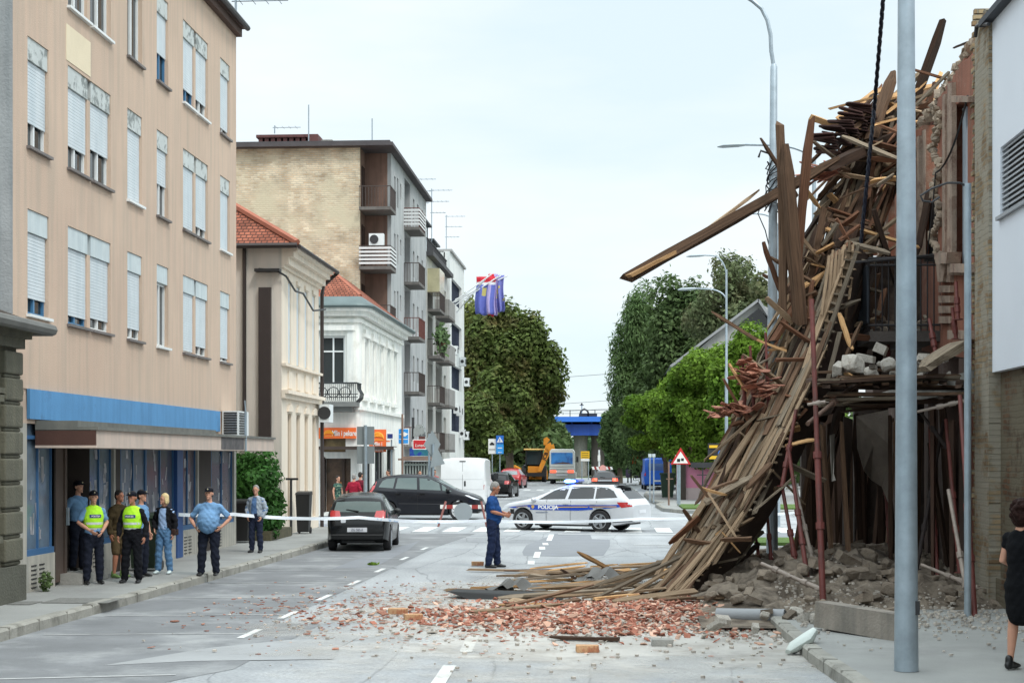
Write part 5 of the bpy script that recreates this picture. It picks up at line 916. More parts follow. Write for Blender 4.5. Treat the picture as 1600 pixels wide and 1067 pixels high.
def car(name,label,L,ztop,zbelt,hw,roofw,wheels,r,body,loc,rz,zb0=.2,wind=None,rearw=None,sidew=(),lights=(),rimm=RIM,group=None,spokes=5,cat='car',plate=True,extra=None,glassm=None):
    root=thing(name,label,cat,(0,0,0),0,group); glassm=glassm or GLASSD
    xs=sorted({round(i*L/60,4) for i in range(61)}|{round(xw+dx*r*1.16/10,4) for xw in wheels for dx in range(-10,11)}|{L-.02,.02,L-.06,.06})
    def zbot(x):
        z=zb0+(.1*max(0,1-x/.5) )+(.12*max(0,1-(L-x)/.55))
        for xw in wheels:
            d=abs(x-xw); ra=r*1.13
            if d<ra: z=max(z,r*.98+math.sqrt(ra*ra-d*d)-.0)
        return z
    def sect(x):
        zt=smooth_interp(ztop,x,.04); zs=min(smooth_interp(zbelt,x,.04),zt-.01); h=smooth_interp(hw,x,.06); g=max(0,min(1,(zt-zs)/.4)); yr=h*.9*(1-g)+interp(roofw,x)*g; zb=min(zbot(x),zs-.06)
        P=[(0,zb),(h*.8,zb),(h*.965,zb+.02),(h*.985,zb+(zs-zb)*.3),(h,zb+(zs-zb)*.6),(h*.985,zs-(zs-zb)*.12),(h*.955,zs),(yr*1.0+ (h*.955-yr)*.35,zs+(zt-zs)*.5),(yr,zt-.09*g-.004),(yr*.88,zt-.025*g-.002),(yr*.5,zt+.01*g),(0,zt+.018*g)]
        return P
    m=MB(); n=0
    for x in xs:
        P=sect(x); n=len(P); m.v+=[Vector((x,-y,z)) for y,z in P]+[Vector((x,y,z)) for y,z in P[::-1][1:-1]]
    k=2*n-2
    for i in range(len(xs)-1):
        for j in range(k): m.f.append((i*k+j,i*k+(j+1)%k,(i+1)*k+(j+1)%k,(i+1)*k+j)); m.mi.append(0)
    m.f.append(tuple(range(k))); m.f.append(tuple((len(xs)-1)*k+j for j in range(k))); m.mi+=[0,0]
    b=m.obj('body',body,root,smooth=38)
    bvh=BVHTree.FromPolygons([v.co.copy() for v in b.data.vertices],[tuple(p.vertices) for p in b.data.polygons])
    m=MB(); m.box(wheels[0]+r*1.15,wheels[1]-r*1.15,-hw[len(hw)//2][1]*.85,hw[len(hw)//2][1]*.85,zb0-.04,zb0+.1); m.box(.15,L-.25,-.45,.45,zb0+.02,zb0+.3); m.obj('underbody',BLACKP,root)
    ww=hw[len(hw)//2][1]
    for x in wheels:
        for sg in (-1,1): wheel(root,x,sg*(ww-.115),r,rim=rimm,spokes=spokes)
    for sd in ('L','Rt'):
        for poly in sidew: decal(bvh,poly,sd,.006,glassm,'window',root,step=.12)
        m=MB(); sg=-1 if sd=='L' else 1
    if wind:
        (xa,za,wa),(xb,zb,wb)=wind; decal(bvh,[(-wa,za),(wa,za),(wb,zb),(-wb,zb)],'F',.008,glassm,'windscreen',root,step=.1)
    if rearw:
        (xa,za,wa),(xb,zb,wb)=rearw; decal(bvh,[(-wa,za),(wa,za),(wb,zb),(-wb,zb)],'B',.008,glassm,'rear_window',root,step=.1)
    for nm,ax,poly,mt in lights:
        decal(bvh,poly,ax,.01,mt,nm,root,step=.06)
    if extra: extra(root,bvh)
    root.location=loc; root.rotation_euler=(0,0,rz); return root
def mirror_sym(p): return [(-a,b) for a,b in p]
REDL=pm('tail_light_red',(.45,.02,.02,1),var=.1,rough=.2,bump=0,coat=.8); REDLIT=pm('tail_light_lit',(.8,.1,.05,1),var=.05,rough=.2,bump=0,emit=1.6); PLATE=flat('number_plate',s(210,212,216),rough=.4); CHR=flat('chrome',s(190,192,195),rough=.2,metal=.9); HEAD=flat('head_light_glass',s(210,216,222),rough=.1)
def mirrors(root,x,z,y,mat,sz=1):
    for sg in(-1,1): m=MB(); m.ell((x,sg*(y+.09),z),(.08*sz,.11,.07*sz),10,7); m.beam((x-.02,sg*(y-.02),z-.04),(x,sg*(y+.05),z-.03),.05,.03); m.obj('mirror',mat,root,smooth=True)
# --- police estate car (front towards -x in its own frame, faces left) ---
PW=carmat('police_white',s(192,195,199)); PB=flat('police_blue',s(28,72,176),rough=.3,coat=.5); PGOLD=flat('stripe_gold',s(200,160,90))
def pol_extra(root,bvh):
    for sd in('L','Rt'):
        decal(bvh,[(.42,.73),(1.2,.81),(4.0,.84),(4.3,.86),(4.3,.78),(3.6,.70),(2.9,.655),(1.6,.655),(1.15,.66),(.95,.70),(.62,.70)],sd,.007,PB,'blue_stripe',root,step=.1)
        decal(bvh,[(2.1,.765),(4.2,.81),(4.2,.78),(2.1,.735)],sd,.010,PGOLD,'gold_line',root,step=.2)
        decal(bvh,[(.72,.745),(1.12,.765),(1.12,.75),(.72,.73)],sd,.010,PGOLD,'gold_line',root,step=.2)
        sx=-1 if sd=='L' else 1
        for x in (1.78,2.62,3.52): 
            decal(bvh,[(x,.30),(x+.012,.30),(x+.03,1.38),(x+.018,1.38)],sd,.009,flat('door_gap',(.05,.05,.055,1)),'door_seam',root,step=.2)
        for x in (2.38,3.3): 
            h=bvh.ray_cast(Vector((x,sx*3,.86)),Vector((0,-sx,0)))[0]; m=MB(); m.box(x,x+.2,h.y-.005 if sx>0 else h.y-.03,h.y+.03 if sx>0 else h.y+.005,.85,.88); m.obj('door_handle',PW,root)
        decal(bvh,[(1.0,.58),(1.0,.555),(1.85,.57),(1.85,.595)],sd,.008,flat('small_text_bar',s(110,120,140)),'small_lettering',root,step=.2)
        # shield
        decal(bvh,[(1.27,.80),(1.37,.80),(1.37,.73),(1.32,.685),(1.27,.73)],sd,.010,PGOLD,'emblem',root,step=.2)
        h=bvh.ray_cast(Vector((1.95,sx*3,.74)),Vector((0,-sx,0)))[0]
        textmesh('lettering','POLICIJA',.155,WT,root,(1.86,h.y+sx*.012,.742),Euler((R(90),0,0 if sx<0 else math.pi)),bold=.006,sx=1.15)
    mirrors(root,1.36,.98,.84,PW)
    m=MB(); m.beam((2.35,-.55,1.475),(2.35,.55,1.475),.05,.06); m.obj('roof_bar',BLACKP,root)
    m=MB(); m.tube([(2.35,-.6,1.54),(2.35,-.55,1.56),(2.35,-.1,1.56)],[(.06,.02),(.1,.055),(.1,.05)],10,side=(1,0,0)); m.obj('beacon_lit',pm('beacon_blue_lit',(.06,.16,1,1),var=.02,rough=.2,bump=0,emit=14),root,smooth=True)
    m=MB(); m.tube([(2.35,.1,1.56),(2.35,.55,1.56),(2.35,.6,1.54)],[(.1,.05),(.1,.055),(.06,.02)],10,side=(1,0,0)); m.obj('beacon',flat('beacon_blue',s(60,80,160),rough=.1),root,smooth=True)
    m=MB(); m.tube([(2.6,-.6,1.475),(3.9,-.57,1.475)],.015,6); m.tube([(2.6,.6,1.475),(3.9,.57,1.475)],.015,6); m.obj('roof_rail',BLACKP,root)
    m=MB(); m.box(3.95,4.28,-.5,.5,1.42,1.445); m.obj('spoiler',BLACKP,root)
PT=[(0,.62),(.1,.74),(.35,.86),(1.1,1.0),(1.3,1.06),(2.0,1.36),(2.35,1.44),(3.0,1.465),(3.7,1.44),(4.15,1.37),(4.45,1.08),(4.6,.95),(4.69,.82)]
PBt=[(0,.55),(.1,.68),(.35,.80),(1.1,.93),(1.5,.95),(3.2,.99),(4.2,1.02),(4.5,1.0),(4.6,.9),(4.69,.78)]
PH=[(0,.62),(.12,.76),(.4,.86),(1.0,.905),(3.6,.905),(4.2,.88),(4.55,.80),(4.69,.70)]
PR=[(0,.6),(1.3,.66),(2.2,.60),(3.6,.58),(4.4,.60),(4.69,.6)]
sw_pol=[[(1.5,.985),(2.42,1.01),(2.46,1.375),(2.2,1.345),(1.95,1.27)],[(2.52,1.01),(3.4,1.03),(3.34,1.385),(2.56,1.38)],[(3.46,1.03),(4.2,1.07),(4.0,1.27),(3.78,1.36),(3.4,1.385)]]
_w=gnd(816,828); _r=Matrix.Rotation(R(-24),3,'Z')@Vector((.94,-.9,0)); POLLOC=(_w.x-_r.x,_w.y-_r.y,0)
car('police_car','white police estate car with blue side stripe and lit roof beacon stopped across the crossing',4.69,PT,PBt,PH,PR,(.94,3.63),.335,PW,POLLOC,R(-24),wind=((0,1.05,.70),(0,1.36,.56)),rearw=((0,1.03,.62),(0,1.36,.54)),sidew=sw_pol,
 lights=[('tail_light','L',[(4.2,.93),(4.62,.93),(4.66,.8),(4.35,.76)],REDL),('tail_light','Rt',[(4.2,.93),(4.62,.93),(4.66,.8),(4.35,.76)],REDL),('head_light','L',[(.06,.66),(.45,.76),(.4,.68),(.1,.6)],HEAD),('head_light','Rt',[(.06,.66),(.45,.76),(.4,.68),(.1,.6)],HEAD),
 ('lower_bumper','L',[(4.0,.30),(4.66,.34),(4.66,.44),(4.2,.40)],BLACKP),('lower_bumper','Rt',[(4.0,.30),(4.66,.34),(4.66,.44),(4.2,.40)],BLACKP),('fog_grille','L',[(.04,.38),(.22,.38),(.25,.48),(.1,.52)],BLACKP),('fog_grille','Rt',[(.04,.38),(.22,.38),(.25,.48),(.1,.52)],BLACKP),('number_plate','B',[(-.26,.58),(.26,.58),(.26,.69),(-.26,.69)],PLATE)],extra=pol_extra,rimm=RIM)
GREYG=flat('rear_glass_reflection_tint',s(78,92,88),rough=.12)  # grey-green base colour paints in the reflection on the glass
# --- black hatchback seen from behind ---
BK1=carmat('black_car_paint',(.006,.0065,.007,1),rough=.22)
def rear_extra(plate_txt=None,wiper=True,badge=True,mz=.95,mx=1.35,my=.78,mat=BLACKP,seam=True):
    def f(root,bvh):
        mirrors(root,mx,mz,my,mat)
        if wiper:
            h=bvh.ray_cast(Vector((9,0,1.02)),Vector((-1,0,0)))[0]
            if h: m=MB(); m.beam((h.x+.03,.02,1.02),(h.x-.02,-.32,1.06),.03,.025); m.obj('wiper',BLACKP,root)
    return f
HT=[(0,.6),(.1,.72),(.5,.86),(1.0,.95),(1.2,1.02),(1.85,1.38),(2.3,1.46),(3.0,1.455),(3.5,1.40),(3.66,1.33),(3.84,1.02),(3.92,.9),(4.0,.8),(4.03,.62)]
HB=[(0,.52),(.1,.64),(.5,.8),(1.0,.9),(3.3,.98),(3.7,1.0),(3.86,.96),(3.94,.84),(4.0,.72),(4.03,.56)]
HH=[(0,.6),(.15,.74),(.5,.83),(1.0,.865),(3.2,.87),(3.7,.85),(3.9,.80),(4.03,.72)]
HR=[(0,.6),(1.2,.62),(2.2,.60),(3.4,.64),(3.8,.68),(4.03,.68)]
sw_h=[[(1.35,.97),(2.15,.99),(2.2,1.38),(1.95,1.36)],[(2.25,.99),(3.1,1.01),(3.02,1.38),(2.3,1.39)],[(3.18,1.02),(3.5,1.08),(3.35,1.30),(3.1,1.37)]]
def hatch_x(root,bvh):
    rear_extra()(root,bvh)
    textmesh('plate_lettering','ZG 585-II',.085,flat('plate_text',s(90,92,110)),root,(4.06,.0,.56),Euler((R(90),0,R(90))),sx=.95)
    m=MB(); m.disc((4.0,-.38,.78),(1,0,0),.07,.02); m.obj('oval_badge',flat('badge_white',s(210,215,220)),root)
g=gnd(553,862)
HC=car('hatchback_car','black hatchback parked with its tail to the camera at the left kerb','' and 0 or 4.03,HT,HB,HH,HR,(.78,3.28),.31,BK1,(g.x-.15,g.y+3.8,0),R(-86.5),wind=((0,1.02,.66),(0,1.4,.52)),rearw=((0,1.0,.66),(0,1.37,.57)),sidew=sw_h,
 lights=[('tail_light','B',[(.50,1.03),(.8,1.05),(.82,.84),(.54,.82),(.46,.90)],REDL),('tail_light','B',[(-.50,1.03),(-.8,1.05),(-.82,.84),(-.54,.82),(-.46,.90)],REDL),('number_plate','B',[(-.27,.505),(.27,.505),(.27,.615),(-.27,.615)],PLATE),('bumper_groove','B',[(-.7,.42),(.7,.42),(.7,.445),(-.7,.445)],flat('groove',(.05,.05,.05,1)))],extra=hatch_x,glassm=GREYG)
HC.scale=(.95,.90,.97)
GREENG=flat('car_glass_reflection_tint',s(84,98,96),rough=.12)  # lighter grey base colour imitates reflections in the minivan windows
# --- dark minivan, side on, facing right ---
MT_=[(0,.62),(.1,.78),(.4,.9),(.85,1.02),(1.05,1.1),(1.75,1.46),(2.2,1.56),(2.9,1.58),(3.6,1.52),(3.95,1.42),(4.2,1.05),(4.28,.9),(4.33,.7)]
MB_=[(0,.55),(.1,.70),(.4,.84),(1.0,.95),(3.4,1.03),(3.9,1.05),(4.18,1.0),(4.28,.84),(4.33,.62)]
MH_=[(0,.6),(.15,.76),(.5,.86),(1.0,.91),(3.5,.915),(4.0,.88),(4.33,.74)]
sw_m=[[(1.1,.99),(1.45,1.02),(1.5,1.24)],[(1.52,1.03),(2.3,1.06),(2.34,1.46),(1.98,1.44),(1.6,1.28)],[(2.4,1.06),(3.22,1.09),(3.15,1.46),(2.44,1.47)],[(3.3,1.1),(3.85,1.14),(3.72,1.36),(3.56,1.43),(3.24,1.46)]]
def mini_x(root,bvh):
    mirrors(root,1.25,1.05,.84,BLACKP)
    for sd in ('L','Rt'):
        sx=-1 if sd=='L' else 1
        for x in (1.2,2.36,3.24): decal(bvh,[(x,.30),(x+.012,.30),(x+.02,1.0),(x+.01,1.0)],sd,.009,flat('door_gap_dark',(.002,.002,.002,1)),'door_seam',root,step=.2)
        decal(bvh,[(1.3,.56),(3.3,.58),(3.3,.565),(1.3,.545)],sd,.009,flat('trim_line',(.06,.06,.065,1)),'trim_strip',root,step=.2)
        for x in (2.1,3.0):
            h=bvh.ray_cast(Vector((x,sx*3,.9)),Vector((0,-sx,0)))[0]; m=MB(); m.box(x,x+.2,min(h.y,h.y+sx*.03),max(h.y,h.y+sx*.03),.89,.92); m.obj('door_handle',BK1,root)
xm=tx(585,58); 
MV=car('minivan_car','dark blue black people carrier side on, facing right behind the barrier',4.33,MT_,MB_,MH_,PR,(.88,3.5),.32,carmat('dark_blue_black_paint',(.008,.009,.013,1),rough=.22),(tx(757,58),57.5,0),R(180),wind=((0,1.1,.7),(0,1.5,.56)),rearw=((0,1.08,.62),(0,1.42,.54)),sidew=sw_m,
 lights=[(nm,sd,p,mt) for sd in('L','Rt') for nm,p,mt in (('tail_light',[(3.92,1.4),(4.02,1.38),(4.25,.96),(4.12,.93),(4.0,1.1)],REDL),('head_light',[(.08,.7),(.5,.86),(.62,.86),(.3,.72)],HEAD))],extra=mini_x,glassm=GREENG,rimm=flat('steel_trim',s(190,192,194),rough=.4),spokes=9)
MV.scale=(1,1,1.06)
# --- distant cars ---
def scaled(tab,kx,kz=1): return [(a*kx,b*kz) for a,b in tab]
def rear_lights(lit=False,y0=.5,z0=.78,z1=.98): 
    mt=REDLIT if lit else REDL
    return [('tail_light','B',[(s_*y0,z1),(s_*.82,z1),(s_*.86,z0),(s_*y0,z0)],mt) for s_ in(-1,1)]+[('number_plate','B',[(-.26,.52),(.26,.52),(.26,.63),(-.26,.63)],PLATE)]
car('estate_car','dark grey estate car driving away with lit tail lights','' and 0 or 4.5,scaled(PT,.96),scaled(PBt,.96),scaled(PH,.96),scaled(PR,.96),(.9,3.5),.32,carmat('graphite_paint',s(62,58,58),metal=.3),(tx(945,99),104.0,0),R(-90),wind=((0,1.02,.68),(0,1.4,.54)),rearw=((0,1.0,.64),(0,1.36,.56)),sidew=[scaled(p,.96) for p in sw_pol],lights=rear_lights(True)+[('rear_panel','B',[(-.45,.86),(.45,.86),(.45,.80),(-.45,.80)],CHR)],extra=rear_extra(mz=1.0,mx=1.4,my=.84))
car('hatchback_car','small black hatchback parked in front of the red car',3.9,scaled(HT,.97),scaled(HB,.97),scaled(HH,.97),scaled(HR,.97),(.78,3.2),.32,BK1,(tx(783,88),92.3,0),R(-90-5),wind=((0,1.02,.62),(0,1.4,.52)),rearw=((0,1.0,.6),(0,1.36,.5)),sidew=[scaled(p,.97) for p in sw_h],lights=rear_lights(),extra=rear_extra())
car('hatchback_car','red hatchback parked before the yellow digger',4.1,scaled(HT,1.02,1.03),scaled(HB,1.02,1.03),scaled(HH,1.02),scaled(HR,1.02),(.8,3.35),.32,carmat('red_paint',(.42,.025,.03,1)),(tx(802,114),119,0),R(-90-5),wind=((0,1.05,.62),(0,1.44,.52)),rearw=((0,1.03,.6),(0,1.4,.5)),sidew=[scaled(p,1.02,1.02) for p in sw_h],lights=rear_lights(),extra=rear_extra(),glassm=flat('pale_glass_reflection_tint',s(150,160,164),rough=.1))  # red car: reflection on the glass painted as a pale base colour
# --- white panel van (rear) ---
VT=[(0,.8),(.1,1.0),(.6,1.25),(.9,1.4),(1.7,2.1),(2.1,2.25),(2.6,2.29),(5.0,2.29),(5.28,2.25),(5.36,2.2),(5.41,1.5)]
VB=[(0,.7),(.1,.9),(.6,1.15),(1.0,1.25),(5.0,1.35),(5.36,1.35),(5.41,1.2)]
VH=[(0,.7),(.2,.88),(.7,.97),(5.1,1.02),(5.41,.98)]
VR=[(0,.7),(1.5,.84),(2.2,.93),(5.1,.94),(5.41,.92)]
VW=carmat('van_white',s(226,228,228),rough=.4)
def van_x(root,bvh):
    GR=flat('van_gap',(.12,.12,.125,1)); 
    decal(bvh,[(-.006,.5),(.006,.5),(.006,2.16),(-.006,2.16)],'B',.006,GR,'door_seam',root,step=.3)
    decal(bvh,[(.07,1.1),(.14,1.1),(.14,1.32),(.07,1.32)],'B',.02,BLACKP,'door_handle',root)
    decal(bvh,[(-.13,2.13),(.13,2.13),(.13,2.17),(-.13,2.17)],'B',.02,BLACKP,'number_lamp',root)
    for z in (.95,1.38,.62): decal(bvh,[(-.86,z),(.86,z),(.86,z+.012),(-.86,z+.012)],'B',.005,pm('van_crease',s(180,184,186),bump=0),'crease',root,step=.4)
    for s_ in(-1,1): m=MB(); m.box(.95,1.05,s_*1.0-(.0 if s_>0 else .2),s_*1.0+(.2 if s_>0 else .0),1.35,1.6); m.obj('mirror',BLACKP,root)
car('panel_van','white panel van seen from behind, parked beyond the minivan',5.41,VT,VB,VH,VR,(.95,4.4),.34,VW,(tx(723,65),70.3,0),R(-90),cat='van',zb0=.3,wind=((0,1.45,.8),(0,2.0,.75)),sidew=[[(1.0,1.35),(1.75,1.35),(1.8,1.9),(1.5,1.8)]],
 lights=[(nm,'B',[(s_*.9,z0),(s_*.99,z0),(s_*.97,z1),(s_*.9,z1)],mt) for s_ in(-1,1) for nm,z0,z1,mt in(('tail_light',.95,1.15,REDL),('reverse_light',1.15,1.35,WHITE),('tail_light',1.35,1.6,REDL))]+[('number_plate','B',[(-.7,.7),(-.2,.7),(-.2,.82),(-.7,.82)],PLATE)],extra=van_x)
# --- blue van on the right ---
car('panel_van','blue van parked at the far right kerb near the orange stall',5.2,scaled(VT,.96,1.0),scaled(VB,.96,1.0),VH,VR,(.95,4.2),.34,carmat('blue_van_paint',s(40,96,190)),(tx(1023,112),115,0),R(-90+2),cat='van',zb0=.32,wind=((0,1.45,.8),(0,2.0,.75)),rearw=((0,1.4,.7),(0,1.9,.7)),sidew=[[(1.0,1.35),(1.75,1.35),(1.8,1.9),(1.5,1.8)]],lights=[('tail_light','B',[(s_*.88,1.0),(s_*.98,1.0),(s_*.97,1.4),(s_*.88,1.4)],REDL) for s_ in(-1,1)]+[('number_plate','B',[(-.3,.6),(.3,.6),(.3,.72),(-.3,.72)],PLATE)],glassm=flat('van_blue_glass',s(70,100,150),rough=.15))
# --- tow truck / bus like vehicle seen from behind ---
t=thing('recovery_truck','white recovery truck from behind carrying a blue sheeted load, brake lights lit','truck',(0,0,0))
q=MB(); q.box(-1.15,1.15,0,7.5,.55,.95); q.box(-1.2,1.2,-.05,.1,.45,.62); q.obj('chassis',pm('truck_grey_white',s(186,186,180),var=.1),t)
pr=[(-1.1,0),(1.1,0),(1.1,1.9),(.95,2.15),(-.95,2.15),(-1.1,1.9)]
q=MB(); q.prism([(x,0.05,.96+z*.98) for x,z in pr],(0,2.6,0)); o=q.obj('body',pm('truck_white',s(238,238,232),var=.05,rough=.4),t); bv=o.modifiers.new('b','BEVEL'); bv.width=.06; bv.segments=2
q=MB(); q.box(-.95,.95,.03,.045,1.75,2.75); q.obj('rear_window',pm('blue_load_window',s(70,150,225),var=.2,scale=1,rough=.25,bump=0,col2=s(50,110,190),c2pos=(.5,.6),c2scale=1.2),t); q=MB(); q.add([(-.8,.02,1.78),(.85,.02,1.78),(.6,.02,1.86),(.1,.02,1.93),(-.4,.02,1.84)],[(0,1,2,3,4)]); q.obj('window_seal',pm('brown_load',s(110,84,70)),t,norm=False)
for s_ in(-1,1):
    q=MB(); q.box(s_*.78-.26,s_*.78+.26,-.02,.03,.98,1.2); q.obj('tail_light',REDLIT,t); q=MB(); q.disc((s_*.9,.9,.42),(1,0,0),.42,.3,20); q.obj('wheel',TYRE,t); q=MB(); q.disc((s_*.9,5.9,.42),(1,0,0),.42,.3,20); q.obj('wheel',TYRE,t); q=MB(); q.box(s_*1.25-.1,s_*1.25+.1,4.6,4.7,1.9,2.4); q.obj('mirror',BLACKP,t)
q=MB(); q.box(-1.0,1.0,4.4,6.2,.96,2.6); q.obj('cab',MATS['truck_white'],t); q=MB(); q.box(-.5,.5,-.06,-.04,.72,.88); q.obj('number_plate',PLATE,t); q=MB(); q.box(-1.05,1.05,.02,.04,1.25,1.3); q.box(-1.05,1.05,.02,.04,1.5,1.54); q.obj('panel_line',pm('panel_line',s(150,150,140)),t)
t.location=(tx(878,135),135,0); t.scale=(1,1,1.0)
# --- backhoe loader ---
YD=pm('digger_yellow',s(218,140,40),var=.12,rough=.5,bump=.05); t=thing('backhoe_loader','yellow backhoe digger with raised folded arm behind the red car','digger',(0,0,0))
q=MB(); q.box(-.55,.55,-1.2,2.6,.9,1.5); q.box(-.5,.5,1.2,3.2,1.5,2.0); q.obj('body',YD,t)
q=MB(); 
for x in(-.75,.75):
    for y in(-1.0,1.1): q.beam((x,y,1.5),(x*.95,y*.9,3.0),.1,.1)
q.obj('cab_frame',BLACKP,t); q=MB(); q.box(-.72,.72,-.95,1.05,1.55,2.95); q.obj('cab_glass',flat('cab_glass',(.03,.045,.05,1),rough=.1),t); q=MB(); q.box(-.95,.95,-1.35,1.3,3.02,3.16); o=q.obj('cab_roof',pm('cab_roof_pale',s(226,186,110),var=.05),t); bv=o.modifiers.new('b','BEVEL'); bv.width=.05
for s_ in(-1,1):
    q=MB(); q.disc((s_*.95,-.3,.78),(1,0,0),.78,.42,24); o=q.obj('wheel',TYRE,t); q=MB(); q.disc((s_*.95,-.3,.78),(1,0,0),.42,.46,16); q.obj('rim',pm('rim_tan',s(150,110,70)),o); q=MB(); q.disc((s_*.85,2.4,.5),(1,0,0),.5,.35,20); q.obj('wheel',TYRE,t)
q=MB(); q.box(-.95,.95,-.95,.45,1.56,1.66); q.obj('mudguard',pm('mudguard_grey',s(120,122,124)),t)
def bone(nm,pts,wd,th,mat=YD):
    q=MB()
    for a,b,w0,w1 in pts:
        a=Vector(a);b=Vector(b); q.beam(a,b,th,w0,taper=w1/w0)
    return q.obj(nm,mat,t)
q=MB(); q.prism([(.35,-1.75,1.0),(.75,-1.75,1.0),(1.7,-1.75,3.1),(1.62,-1.75,3.75),(1.15,-1.75,3.55),(.85,-1.75,2.3)],(0,.35,0)); bm_=q.obj('boom',YD,t)
q=MB(); q.prism([(1.2,-1.85,3.3),(1.9,-1.85,3.6),(2.35,-1.85,1.7),(2.1,-1.85,1.5),(1.7,-1.85,2.6)],(0,.3,0)); q.prism([(1.15,-1.8,3.5),(1.55,-1.8,4.0),(1.25,-1.8,4.25),(.95,-1.8,4.1),(.95,-1.8,3.5)],(0,.4,0)); q.obj('dipper_arm',YD,t)
q=MB(); q.prism([(1.5,-2.1,.5),(2.2,-2.1,.6),(2.3,-2.1,1.6),(1.9,-2.1,1.7),(1.6,-2.1,1.2)],(0,.7,0)); q.obj('bucket',BLACKP,t)
q=MB(); q.box(-1.1,1.1,-1.9,-1.5,.55,.9); q.beam((-1.0,-1.7,.9),(-1.2,-1.7,.1),.15,.15); q.beam((1.0,-1.7,.9),(1.2,-1.7,.1),.15,.15); q.obj('stabiliser',BLACKP,t)
q=MB(); q.prism([(-1.1,3.4,.2),(-1.1,4.2,.2),(-1.1,4.1,.9),(-1.1,3.3,1.1)],(2.2,0,0)); q.beam((-.6,1.4,1.4),(-.6,3.5,.8),.15,.25); q.beam((.6,1.4,1.4),(.6,3.5,.8),.15,.25); q.obj('loader_bucket',YD,t)
q=MB(); q.beam((-1.3,-1.2,1.1),(-1.9,.2,1.4),.25,.4); q.obj('side_arm',YD,t)
textmesh('lettering','JCB',.5,BLACKP,t,(1.12,-1.78,2.45),Euler((0,0,0)).to_matrix().to_euler() if 0 else Euler((R(90),R(-66),0)),bold=.01)
t.location=(tx(835,146),146,0); t.rotation_euler=(0,0,0)
# ================= PEOPLE =================
SKIN=pm('skin',s(196,146,122),var=.06,scale=10,rough=.55,bump=0,spec=.35); SKIN2=pm('skin_tanned',s(170,116,92),var=.06,scale=10,rough=.55,bump=0,spec=.35)
def clothm(name,c,var=.14): return pm(name,c,var=var,scale=7,rough=.92,bump=.35,bs=22,spec=.15)
def folds(vs,name):
    # cloth folds: diagonal and horizontal ripples, strongest round elbows, waist and knees
    k={'shirt':.011,'jacket':.014,'trousers':.013,'shorts':.008,'hi_vis_vest':.006,'dress':.008}.get(name,0)
    if k:
        import numpy as np
        n_=len(vs); C=np.empty(3*n_,'f'); Nn=np.empty(3*n_,'f'); vs.foreach_get('co',C); vs.foreach_get('normal',Nn); C=C.reshape(-1,3); Nn=Nn.reshape(-1,3); x,y,z=C.T; ph=len(vs)%7
        d=np.sin(z*34+x*21+2*np.sin(x*17+y*9+ph)+ph)*np.sin(z*13+y*11+1.7*np.sin(x*8)+ph)+.6*np.sin(z*58-x*26+2*np.sin(z*9+y*14)+ph)*np.cos(x*19+y*23+z*5)
        vs.foreach_set('co',(C+Nn*(d*k*.6)[:,None]).ravel())
def remeshed(mb,name,mat,parent,vox=.011,sm=4,fac=.5):
    me=bpy.data.meshes.new(name); me.from_pydata(mb.v,[],mb.f); o=bpy.data.objects.new(name,me); COL.objects.link(o)
    bm=bmesh.new(); bm.from_mesh(me); bmesh.ops.recalc_face_normals(bm,faces=bm.faces); bm.to_mesh(me); bm.free()
    r=o.modifiers.new('r','REMESH'); r.mode='VOXEL'; r.voxel_size=vox; r.use_smooth_shade=True
    if sm: q=o.modifiers.new('s','SMOOTH'); q.iterations=sm; q.factor=fac
    dg=bpy.context.evaluated_depsgraph_get(); nm=bpy.data.meshes.new_from_object(o.evaluated_get(dg)); o.modifiers.clear(); o.data=nm; nm.name=name; bpy.data.meshes.remove(me)
    folds(nm.vertices,name); nm.materials.clear(); nm.materials.append(mat); nm.shade_smooth(); o.name=name; o.parent=parent; return o
V=Vector
def capsule(mb,pts,rs,n=12,side=(1,0,0)):
    """tube with rounded ends"""
    pts=[V(p) for p in pts]; rr=[(r,r) if not isinstance(r,tuple) else r for r in rs]
    d0=(pts[0]-pts[1]).normalized(); d1=(pts[-1]-pts[-2]).normalized(); k0=min(rr[0]); k1=min(rr[-1])
    P=[pts[0]+d0*k0*.9,pts[0]+d0*k0*.6]+pts+[pts[-1]+d1*k1*.6,pts[-1]+d1*k1*.9]
    Q=[(rr[0][0]*.35,rr[0][1]*.35),(rr[0][0]*.78,rr[0][1]*.78)]+rr+[(rr[-1][0]*.78,rr[-1][1]*.78),(rr[-1][0]*.35,rr[-1][1]*.35)]
    mb.tube(P,Q,n,side=side)
def hand(mb,W,E,curl=.5,sgn=1,pn=None):
    d=(W-E).normalized(); pn=V(pn) if pn else V((-sgn,0,0)); pn=(pn-d*pn.dot(d)).normalized(); sd=d.cross(pn)*sgn
    if sd.y>0: sd=-sd     # thumb side points forward
    capsule(mb,[W-d*.01,W+d*.04,W+d*.085],[(.026,.018),(.038,.016),(.04,.014)],10,side=sd)
    for i,(o,l) in enumerate(((.030,.070),(.010,.080),(-.010,.074),(-.029,.058))):
        p=W+d*.088+sd*o; dd=d.copy(); pts=[p-d*.02,p]; 
        for k in range(3):
            dd=(dd*math.cos(curl*(.5+.4*k))+pn*math.sin(curl*(.5+.4*k))).normalized(); p=p+dd*l*(.42,.33,.25)[k]; pts.append(p)
        capsule(mb,pts,[.0105,.0105,.010,.0092,.008],7,side=sd)
    p=W+d*.02+sd*.028; capsule(mb,[p,p+sd*.03+d*.03+pn*.01,p+sd*.035+d*.062+pn*.022],[.014,.0115,.0095],7,side=pn)
